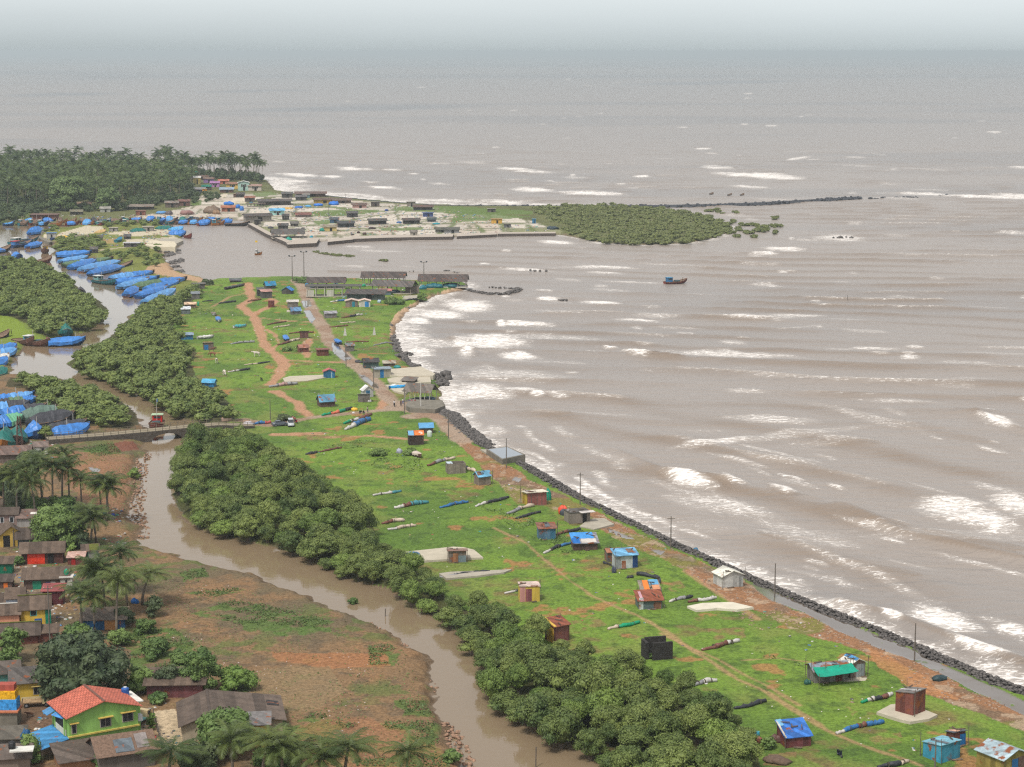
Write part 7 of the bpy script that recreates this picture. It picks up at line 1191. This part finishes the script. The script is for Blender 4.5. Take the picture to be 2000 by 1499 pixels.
for i in range(7):
    z0 = H_*i/7; z1 = H_*(i+1)/7; w0 = .8-.5*i/7; w1 = .8-.5*(i+1)/7
    for (a, b_) in (((-1,-1),(1,-1)),((1,-1),(1,1)),((1,1),(-1,1)),((-1,1),(-1,-1))): m.tube([(a[0]*w0,a[1]*w0,z0),(b_[0]*w1,b_[1]*w1,z1)], .04, 4); m.tube([(b_[0]*w0,b_[1]*w0,z0),(a[0]*w1,a[1]*w1,z1)], .04, 4)
part('bracing', m, M('rust_steel',(104,74,66),.8,.3), t)
# ------------------------------------------------------------------ rock walls (countless boulders: one object each wall)
def rocks(name, segs, mat, seed):
    """segs: (polyline px, half width m, count per metre, size m, height m)"""
    r_ = np.random.RandomState(seed); base = []
    for i in range(6):
        m = MB(); m.blob((0,0,0), (1,.8,.6), random.Random(i + seed), .3, 1); base.append((np.array(m.v), np.array(m.f)))
    Vs, Fs, off = [], [], 0
    for pts, hw, den, size, hh in segs:
        wp = [np.array(q) for q in toworld(pts, .5)]
        for i in range(len(wp) - 1):
            d = wp[i+1] - wp[i]; L_ = np.linalg.norm(d); nn = np.array((-d[1], d[0])) / max(L_, 1e-6); n = max(1, int(L_ * den * (1 if den < 1 else 1)))
            for _ in range(n):
                u_ = r_.uniform(-1, 1); p = wp[i] + d * r_.rand() + nn * u_ * hw; s = size * r_.uniform(.45, 1.3); V, F = base[r_.randint(6)]; a = r_.uniform(0, 6.28); c, sn = math.cos(a), math.sin(a); z = hh * (1 - abs(u_) ** 1.6) * r_.uniform(.75, 1.05) - .1
                Q = V * s; Q = np.stack([Q[:,0]*c - Q[:,1]*sn + p[0], Q[:,0]*sn + Q[:,1]*c + p[1], Q[:,2] + z], 1); Vs.append(Q); Fs.append(F + off); off += len(V)
    V = np.concatenate(Vs); F = np.concatenate(Fs); o = link(name, npmesh(name, V, F, mat)); o['kind'] = 'stuff'
def core(pts, hw, h, mat, label=None):
    wp = [Vector((*q, 0)) for q in toworld(pts, .5)]; R_ = []
    for i, p in enumerate(wp):
        d = (wp[min(i+1,len(wp)-1)] - wp[max(i-1,0)]).normalized(); n = Vector((-d.y, d.x, 0)); R_.append([p - n*hw + Vector((0,0,-1.5)), p - n*hw*.35 + Vector((0,0,h)), p + n*hw*.35 + Vector((0,0,h)), p + n*hw + Vector((0,0,-1.5))])
    m = MB(); m.loft(R_); o = part('wall_bank', m, mat, None); o['kind'] = 'structure'
ROCK = M('black_boulders', (98, 93, 90), .8, .75, 1.8, spec=.35); 
RW = [(866,806),(886,826),(908,846),(936,868),(962,885),(1000,904),(1030,917),(1080,947),(1130,977),(1200,1011),(1260,1041),(1320,1071),(1400,1106),(1500,1151),(1600,1194),(1700,1234),(1800,1275),(1900,1320),(2000,1360),(2120,1408)]
core(RW, 2.2, 1.1, ROCK)
rocks('rock_wall', [(RW, 2.9, 30, .36, 1.7), ([(866,806),(886,826),(908,846),(936,868)], 4.2, 12, .7, 1.4)], ROCK, 5)
rocks('shore_rocks', [([(760,650),(763,626),(776,612),(796,600),(798,591),(826,577)], 1.0, 1.8, .6, .7), ([(767,655),(775,684),(790,700),(798,710),(810,722)], 1.5, 3.2, .7, .8), ([(770,698),(800,690)], 2, 5, .8, 1), ([(800,712),(820,716)], 1.6, 3, .8, .9), ([(846,730),(858,742),(862,748)], 2.6, 5, .8, 1.0), ([(812,755),(850,748),(866,752)], 2.2, 4, .8, 1.0), ([(820,798),(868,800)], 2.6, 5, .9, .8), ([(916,566),(950,572),(985,573)], 1.5, 5, .6, .7), ([(985,573),(1005,568),(1016,562)], 1.6, 5, .7, .9), ([(950,560),(985,561),(1008,563)], .9, 1.6, .55, .5), ([(870,738),(872,737)], 1.0, 10, 1.6, 1.8),
  ([(328,515),(345,510),(352,506)], 3, 1.6, 1.2, .6), ([(318,500),(335,495),(345,492)], 3, 1.6, 1.2, .6), ([(325,522),(348,520)], 3, 1.6, 1.2, .6), ([(335,532),(356,528)], 3, 1.6, 1.2, .6), ([(312,492),(350,488)], 3, 1.2, 1.2, .6), ([(868,528),(880,529)], 1.5, .8, .9, .5), ([(1000,528),(1070,528)], 1.5, .5, .8, .6), ([(860,528),(895,532)], 1.2, .4, .8, .6), ([(800,528),(812,529)], 1, .6, 1, .6), ([(1625,464),(1660,463)], 3, .8, 1.2, .6), ([(1833,571),(1837,571)], 1, 1.5, 1.4, 1.2), ([(1085,583),(1115,587)], 1.2, .5, .9, .5)], ROCK, 6)
BWL = [(600,381),(740,396),(860,404),(1000,405),(1150,405),(1280,404),(1400,402),(1500,398),(1600,392),(1680,387)]
BROCK = M('breakwater_boulders', (72, 74, 80), .85, .4, .4)
core(BWL, 3.6, 1.5, BROCK); rocks('breakwater_rocks', [(BWL[2:], 4.5, 1.3, 1.1, 1.8), ([(1680,387),(1740,386),(1870,381)], 3, .3, 1.6, .6)], BROCK, 8)
rocks('bank_rubble', [([(284,884),(274,905),(270,950),(264,985),(268,1010),(276,1050)], 2.2, 4, .34, .4), ([(258,900),(252,940),(246,975)], 2.5, 3, .3, .25), ([(715,1212),(760,1236),(800,1266),(829,1292)], 1, 2.2, .3, .25), ([(840,1320),(845,1350)], 1.0, 1.5, .3, .25), ([(868,1410),(882,1432),(900,1470),(916,1510)], 1.6, 7, .36, .45)], M('orange_rubble', (156, 124, 102), .9, .5, 1.2), 9)
# litter: countless scraps
def litter(name, polys, den, size, mats, seed):
    r_ = np.random.RandomState(seed); Vs, Fs, off = [], [], 0
    cube = np.array([(-1,-1,-1),(1,-1,-1),(1,1,-1),(-1,1,-1),(-1,-1,1),(1,-1,1),(1,1,1),(-1,1,1)], float); cf = np.array([(3,2,1,0),(4,5,6,7),(0,1,5,4),(1,2,6,5),(2,3,7,6),(3,0,4,7)])
    for poly in polys:
        wp = np.array(toworld(poly, 1.2)); lo = wp.min(0); hi = wp.max(0); p = lo + r_.rand(int((hi - lo).prod() * den), 2) * (hi - lo); p = p[inpoly(p[:,0], p[:,1], [tuple(q) for q in wp]) & (fbm(p[:,0], p[:,1], 12, 3, seed) > (.46 if 'clutter' in name else .54))]; z = height_from(land_sd(p[:,0], p[:,1]), p[:,0], p[:,1])
        for (x, y), zz in zip(p, z):
            if zz < .3: continue
            s = size * r_.uniform(.4, 1.5, 3); s[2] *= .45; a = r_.uniform(0, 6.28); Q = cube * s; Vs.append(np.stack([Q[:,0]*math.cos(a)-Q[:,1]*math.sin(a)+x, Q[:,0]*math.sin(a)+Q[:,1]*math.cos(a)+y, Q[:,2]+zz+.02], 1)); Fs.append(cf + off); off += 8
    o = link(name, npmesh(name, np.concatenate(Vs), np.concatenate(Fs), mats)); o['kind'] = 'stuff'
MEAD = [(560,840),(860,840),(1000,1010),(1200,1060),(1400,1160),(1640,1250),(1990,1430),(1990,1499),(1500,1440),(1300,1290),(1000,1190),(860,1130),(740,1010),(600,900)]
litter('litter', [MEAD], .02, .10, M('litter_white', (226, 220, 206), .7, .2), 31)
litter('meadow_litter', [[(380,600),(740,600),(780,700),(700,790),(450,780)]], .006, .16, MATS['litter_white'], 32)
litter('field_litter', [[(300,1120),(480,1150),(850,1380),(880,1499),(560,1499),(480,1340),(420,1300),(300,1240)]], .10, .09, M('litter_mixed', (206, 190, 180), .7, .5, 3), 33)
litter('shore_rubble', [STRIP, [(1400,1170),(1500,1215),(1560,1240),(1480,1235)], [(1250,1075),(1360,1115),(1400,1150),(1330,1120)]], .55, .16, M('rubble_mixed', (168, 140, 118), .9, .6, 3), 34)
def clutter_mat():
    m = bpy.data.materials.new('mixed_clutter'); m.use_nodes = True; t = m.node_tree; N = t.nodes; K = t.links.new; g = N.new('ShaderNodeNewGeometry'); v = N.new('ShaderNodeVectorMath'); v.operation = 'SNAP'; v.inputs[1].default_value = (.8, .8, 50); K(g.outputs['Position'], v.inputs[0])
    w_ = N.new('ShaderNodeTexWhiteNoise'); K(v.outputs[0], w_.inputs['Vector']); r = N.new('ShaderNodeValToRGB'); r.color_ramp.interpolation = 'CONSTANT'; el = r.color_ramp.elements
    cs = [(.25,.17,.12),(.08,.07,.07),(.45,.42,.38),(.05,.16,.32),(.28,.08,.05),(.2,.17,.14),(.04,.22,.16),(.35,.27,.12),(.12,.1,.09),(.5,.48,.46)]
    el[0].position = 0; el[0].color = (*cs[0], 1); el[1].position = .1; el[1].color = (*cs[1], 1)
    for i in range(2, 10): x = el.new(i / 10); x.color = (*cs[i], 1)
    K(w_.outputs['Value'], r.inputs[0]); b = N['Principled BSDF']; b.inputs['Roughness'].default_value = .8; K(r.outputs[0], b.inputs['Base Color']); return m
CLM = clutter_mat()
litter('yard_clutter', [[(0,1085),(60,1075),(160,1120),(170,1240),(0,1240)], [(60,1400),(130,1390),(140,1440),(60,1450)], [(255,1380),(345,1375),(360,1470),(250,1470)], [(130,1000),(240,990),(250,1070),(150,1075)], [(60,860),(120,866),(110,900),(50,900)]], .55, .24, CLM, 41)
litter('harbour_clutter', [[(40,424),(430,418),(440,431),(40,437)], [(480,400),(700,395),(880,410),(1090,452),(880,462),(640,470),(500,440)], [(100,450),(330,448),(330,480),(120,482)], [(600,560),(820,556),(830,585),(600,586)]], .055, .5, CLM, 42)
litter('shore_scraps', [STRIP, MEAD, [(380,600),(740,600),(780,700),(700,790),(450,780)]], .02, .2, CLM, 43)
# ------------------------------------------------------------------ vehicles
TYRE = M('tyre', (30,30,32), .85, .15); RIM = M('rim', (140,140,144), .4, .1)
def wheel(t, x, y, r=.32, w_=.2):
    m = MB(); m.tube([(x, y - w_/2, r), (x, y + w_/2, r)], r, 14); wo = part('wheel', m, TYRE, t, False); m = MB(); m.tube([(x, y - w_/2 - .015, r), (x, y + w_/2 + .015, r)], r*.55, 10); part('rim', m, RIM, wo)
def car(px, by, hd, body, label, van=False):
    t = thing('parked_car', label, 'car', G(px, by), hd); L_ = 4.1; w_ = 1.7
    prof = [(-2.05,.35,.55),(-2.0,.35,.95),(-1.3,.3,1.0),(-.9,.3,1.0),(.2,.3,1.0),(.9,.3,.98),(1.9,.32,.8),(2.05,.38,.55)] if not van else [(-1.9,.35,.8),(-1.85,.3,1.05),(-1,.3,1.08),(0,.3,1.08),(.8,.3,1.05),(1.3,.3,1.0),(1.8,.32,.85),(1.95,.38,.6)]
    m = MB(); m.loft([[(x,-w_/2,z0),(x,-w_/2*.98,(z0+z1)/2),(x,-w_/2*.9,z1),(x,w_/2*.9,z1),(x,w_/2*.98,(z0+z1)/2),(x,w_/2,z0)] for x, z0, z1 in prof]); part('body', m, body, t, True)
    top = [(-1.5,1.0,1.0),(-.95,1.0,1.42),(.1,1.0,1.45),(.95,.98,1.0)] if not van else [(-1.85,1.0,1.05),(-1.6,1.0,1.8),(.6,1.0,1.82),(1.25,.98,1.02)]
    m = MB(); m.loft([[(x,-w_*.43,z0-.05),(x,-w_*.36,z1-.08),(x,w_*.36,z1-.08),(x,w_*.43,z0-.05)] for x, z0, z1 in top]); part('windows', m, GLASS, t)
    m = MB(); xs = (-.95,.1) if not van else (-1.6,.6); zz = 1.42 if not van else 1.8; m.box(((xs[0]+xs[1])/2,0,zz),(xs[1]-xs[0]+.25,w_*.74,.1)); part('roof', m, body, t)
    for x in (-1.3, 1.3):
        for y in (-.75, .75): wheel(t, x, y)
    for y in (-.6, .6): m = MB(); m.box((1.97 if not van else 1.88,y,.68),(.12,.32,.16)); part('headlight', m, M('headlight',(226,226,220),.2,.05), t)
car(546,832,R(25),M('car_grey',(84,90,98),.3,.05,spec=.5),'dark grey hatchback parked on the road verge'); car(568,832,R(-80),M('van_silver',(190,194,196),.35,.05,spec=.5),'silver van facing the viewer beside the grey hatchback',True)
def truck(px, by, hd, cabc, bedc, label):
    t = thing('flatbed_truck', label, 'truck', G(px, by) + Vector((0, 1.2, 0)), hd); m = MB(); m.loft([[(.9,-.8,.5),(.9,-.78,1.9),(.9,.78,1.9),(.9,.8,.5)],[(1.7,-.8,.5),(1.6,-.76,1.95),(1.6,.76,1.95),(1.7,.8,.5)],[(2.25,-.78,.5),(2.2,-.76,1.15),(2.2,.76,1.15),(2.25,.78,.5)]]); ca = part('cab', m, cabc, t)
    m = MB(); m.box((1.95,0,1.52),(.3,1.3,.5)); part('windscreen', m, GLASS, ca)
    for y in (-.79, .79): m = MB(); m.box((1.35,y,1.5),(.6,.06,.45)); part('side_window', m, GLASS, ca)
    m = MB(); m.box((-.7,0,.82),(3.0,1.7,.14)); be = part('bed', m, bedc, t)
    for c, dd in (((-.7,.82,1.05),(3.0,.06,.35)),((-2.2,0,1.05),(.06,1.7,.35)),((.78,0,1.25),(.06,1.7,.8))): m = MB(); m.box(c, dd); part('bed_side', m, cabc, be)
    for x in (-1.5, 1.5):
        for y in (-.7, .7): wheel(t, x, y, .36, .22)
    return t
truck(68,1384,R(12),M('cream_paint',(206,190,150),.5,.15),WD((176,146,110)),'cream flatbed truck parked along the yellow house'); truck(270,1420,R(66),M('tan_paint',(200,180,140),.5,.15),T((120,180,180)),'tan pickup with turquoise bed beside the green house')
def scooter(px, by, hd, col, label, rider=None):
    t = thing('scooter', label, 'scooter', G(px, by), hd); wheel(t, -.6, 0, .28, .12); wheel(t, .6, 0, .28, .12)
    m = MB(); m.loft([[(-.75,-.14,.45),(-.75,.14,.45),(-.75,.1,.72),(-.75,-.1,.72)],[(-.2,-.17,.35),(-.2,.17,.35),(-.2,.12,.74),(-.2,-.12,.74)],[(.15,-.13,.3),(.15,.13,.3),(.15,.1,.45),(.15,-.1,.45)],[(.5,-.16,.35),(.5,.16,.35),(.5,.1,1.0),(.5,-.1,1.0)]]); part('body', m, col, t)
    m = MB(); m.box((-.4,0,.78),(.75,.26,.1)); part('seat', m, TYRE, t); m = MB(); m.tube([(.42,-.34,1.05),(.45,0,1.02),(.42,.34,1.05)], .03, 6); part('handlebar', m, TYRE, t); return t
scooter(304,1452,R(100),M('red_scooter',(176,28,34),.4,.1),'red scooter parked by the yard fence'); scooter(707,808,R(10),M('black_scooter',(40,42,46),.4,.1),'black motorbike stopped on the road with a standing man'); scooter(1640,1478,R(-75),M('blue_black',(36,42,60),.4,.1),'dark motorcycle alone on the grass near the frame bottom'); scooter(770,794,R(-85),M('black_scooter',(40,42,46),.4,.1),'scooter carrying a rider down the seaside road'); scooter(579,827,R(-70),M('red_scooter',(176,28,34),.4,.1),'red scooter just right of the silver van')
# ------------------------------------------------------------------ people and animals (skinned bodies)
def skin(name, verts, edges, rad, mat, parent, sub=1):
    me = bpy.data.meshes.new(name); me.from_pydata(verts, edges, []); me.update(); o = link(name, me, mat, parent)
    sm = o.modifiers.new('skin', 'SKIN'); sv = me.skin_vertices[0].data
    for i, r in enumerate(rad): sv[i].radius = (r, r) if not isinstance(r, tuple) else r
    sv[0].use_root = True; ss = o.modifiers.new('sub', 'SUBSURF'); ss.levels = sub; ss.render_levels = sub; return o
SKINM = M('skin', (150,104,80), .6, .08); HAIRM = M('hair', (28,24,24), .6, .1)
def person(px, by, hd, label, shirt, trousers, pose='stand', group=None, loc=None, zoff=0.0):
    t = thing('person', label, 'person', loc or G(px, by), hd, group); ride = pose == 'ride'; wk = .22 if pose == 'walk' else 0.04; z0 = zoff
    hip = .92; 
    if ride: kn = [(.36,.14,.72),(.36,-.14,.72)]; an = [(.22,.16,.34),(.22,-.16,.34)]; to = [(.36,.16,.3),(.36,-.16,.3)]; hip = .86
    else: kn = [(wk*.8,.1,.5),(-wk*.3,-.1,.5)]; an = [(wk,.1,.09),(-wk*1.2,-.1,.1)]; to = [(wk+.14,.11,.05),(-wk*1.2+.14,-.11,.06)]
    ha = [(.38,.24,1.0),(.38,-.24,1.0)] if ride else [(.08-wk*.6,.27,.84),(.08+wk*.6,-.27,.84)]; el = [(.16,.28,1.12),(.16,-.28,1.12)] if ride else [(-.02-wk*.2,.27,1.12),(-.02+wk*.2,-.27,1.12)]
    v = [(0,0,hip),(0,0,1.15),(0,0,1.38),(0,0,1.5),(.02,0,1.62),(.03,0,1.72),(0,.1,hip-.06),kn[0],an[0],to[0],(0,-.1,hip-.06),kn[1],an[1],to[1],(0,.19,1.39),el[0],ha[0],(0,-.19,1.39),el[1],ha[1]]
    e_ = [(0,1),(1,2),(2,3),(3,4),(4,5),(0,6),(6,7),(7,8),(8,9),(0,10),(10,11),(11,12),(12,13),(2,14),(14,15),(15,16),(2,17),(17,18),(18,19)]; rd = [.13,.12,.13,.06,.09,.08,.085,.06,.045,.04,.085,.06,.045,.04,.06,.045,.035,.06,.045,.035]
    v = [(a, b_, c + z0) for a, b_, c in v]; skin('body', v, e_, rd, SKINM, t)
    skin('shirt', [v[0],v[1],v[2],v[14],v[15],v[17],v[18]], [(0,1),(1,2),(2,3),(3,4),(2,5),(5,6)], [.15,.145,.155,.085,.06,.085,.06], shirt, t)
    skin('trousers', [v[0],v[6],v[7],v[8],v[10],v[11],v[12]], [(0,1),(1,2),(2,3),(0,4),(4,5),(5,6)], [.15,.11,.085,.07,.11,.085,.07], trousers, t)
    m = MB(); m.blob((v[4][0]-.01,0,v[4][2]+.06), (.115,.105,.11), random.Random(3), .04, 2); part('hair', m, HAIRM, t, True)
    m = MB(); m.box((v[4][0]+.09,0,v[4][2]-.01),(.03,.02,.03)); part('nose', m, SKINM, t); return t
WHS, BLS, DKT, RDS, PKS, GYT = CL((220,220,220)), CL((60,90,150)), CL((52,54,66)), CL((176,50,60)), CL((214,130,150)), CL((120,120,124))
person(718,806,R(-40),'man in white shirt standing beside the stopped black motorbike',WHS,GYT); person(770,794,R(-85),'rider in pale shirt sitting on the moving scooter',WHS,DKT,'ride'); person(783,794,R(-60),'person in dark clothes walking on the seaside road',DKT,DKT,'walk'); person(787,790,R(-100),'taller person in white shirt walking behind the dark clothed one',WHS,BLS,'walk')
person(576,826,R(-90),'person in red top standing right of the silver van',RDS,DKT); person(572,824,R(-90),'person in pale pink standing close to the silver van',PKS,GYT)
for i, (px, sh_, lab) in enumerate(((799,BLS,'person in blue under the seaside open shed'),(804,PKS,'person in pink under the seaside open shed'),(811,RDS,'person in red top under the seaside open shed'))): person(px, 791, R(-90 + 20 * i), lab, sh_, DKT)
person(22,653,R(0),'person in dark clothes standing on the bright grass bank',DKT,DKT); person(92,667,R(-90),'person in magenta shirt standing at the side creek',CL((170,60,130)),DKT); person(1318,550,R(0),'crew member standing at the bow of the red trawler',CL((160,140,90)),DKT,loc=W(1333,550,1.6)+Vector((0,0,0)))
def beast(px, by, hd, label, mat, sc=1.0, name='cow', cat='cow', graze=False):
    t = thing(name, label, cat, G(px, by), hd, None, sc); hz_ = .55 if graze else 1.35; hx = 1.15 if graze else 1.1
    v = [(-.65,0,1.12),(-.2,0,1.05),(.3,0,1.05),(.62,0,1.15),(.88,0,1.0 if graze else 1.32),(hx,0,hz_),(hx+.28,0,hz_-.16)]; e_ = [(i, i+1) for i in range(6)]; rd = [.25,.32,.31,.24,.15,.13,.08]
    for (bx, k) in ((-.62,0),(.5,3)):
        for sg in (-1, 1):
            n = len(v); back = bx < 0; v += [(bx,sg*.17,.85),(bx+(.10 if back else -.02),sg*.18,.62),(bx-(.10 if back else -.01),sg*.18,.36),(bx,sg*.18,.03)]; e_ += [(k,n),(n,n+1),(n+1,n+2),(n+2,n+3)]; rd += [.13,.10,.065,.06]
    n = len(v); v += [(-.9,0,1.05),(-.95,0,.5)]; e_ += [(0,n),(n,n+1)]; rd += [.04,.03]
    skin('body', v, e_, rd, mat, t)
    for sg in (-1, 1): m = MB(); m.blob((hx-.08,sg*.2,hz_+.06),(.05,.13,.05),random.Random(2),.05,1); part('ear', m, mat, t)
    if name == 'cow':
        for sg in (-1, 1): m = MB(); m.tube([(hx-.04,sg*.08,hz_+.1),(hx,sg*.2,hz_+.26),(hx+.06,sg*.18,hz_+.4)], [.035,.025,.01], 5); part('horn', m, M('horn',(120,108,92),.6,.1), t)
    return t
CWH, CBR = M('cow_white',(222,210,196),.8,.08), M('cow_brown',(140,92,66),.8,.15)
beast(501,697,R(200),'white cow standing alone right of the pale grey roll',CWH,1.3); beast(423,710,R(-80),'white cow facing the viewer in the left meadow',CWH,1.3); beast(438,733,R(-70),'white cow grazing beside the speckled black roll',CWH,1.3,graze=True); beast(415,697,R(170),'brown cow lying low near the bare earth patch',CBR,1.25,graze=True); beast(414,688,R(10),'darker brown cow behind the first brown cow',M('cow_dark',(104,72,56),.8,.15),1.15)
beast(511,745,R(120),'black dog wandering on the meadow near the pinkish roll',M('dog_black',(34,32,34),.8,.1),.75,'dog','dog'); beast(58,1401,R(190),'brown dog crossing the dirt yard by the cream truck',M('dog_brown',(96,62,42),.8,.1),.6,'dog','dog')
# fence of the sandy yard, and stakes
t = thing('yard_fence', 'low post and rail fence along the sandy yard', 'fence', G(304,1440)); o_ = G(304,1440)
for i in range(8):
    p = G(300 + i * 2.6, 1402 + i * 9.5) - o_; m = MB(); m.box((p.x, p.y, p.z + .6), (.16, .16, 1.6)); part('post', m, CPOLE, t)
a, b_ = G(300,1402) - o_, G(318,1468) - o_
for zz in (.6, 1.1): m = MB(); m.tube([a + Vector((0,0,zz)), b_ + Vector((0,0,zz))], .04, 5); part('rail', m, POSTM, t)
for px, by, top, lab in ((232,1488,1450,'x'),): pass
for px, by, h_, lab in ((374,460,2.2,'stake standing in the calm bay near the spit corner'),(1046,1499,3.0,'stake standing in the creek at the frame bottom'),(752,1204,1.4,'short stake in the creek bend'),(1655,588,2.4,'lone marker stake out at sea')):
    g = W(px, by, 0); m = MB(); m.tube([(0,0,-1.5),(.08,0,h_)], .09, 5); o = part('stake', m, POSTM, None); o.location = g; tag(o, lab, 'stake')
# ------------------------------------------------------------------ haze: one closed box of even, pale air round camera and scene
hb = MB(); hb.box((0, 28000, 50), (150000, 68000, 110.0))
hm = bpy.data.materials.new('haze'); hm.use_nodes = True; t = hm.node_tree; t.nodes.remove(t.nodes['Principled BSDF'])
pv = t.nodes.new('ShaderNodeVolumePrincipled'); pv.inputs['Color'].default_value = (.74, .825, .86, 1); pv.inputs['Density'].default_value = HAZE; pv.inputs['Anisotropy'].default_value = .2
t.links.new(pv.outputs[0], t.nodes['Material Output'].inputs['Volume'])
ho = part('haze', hb, hm, None); ho['kind'] = 'stuff'
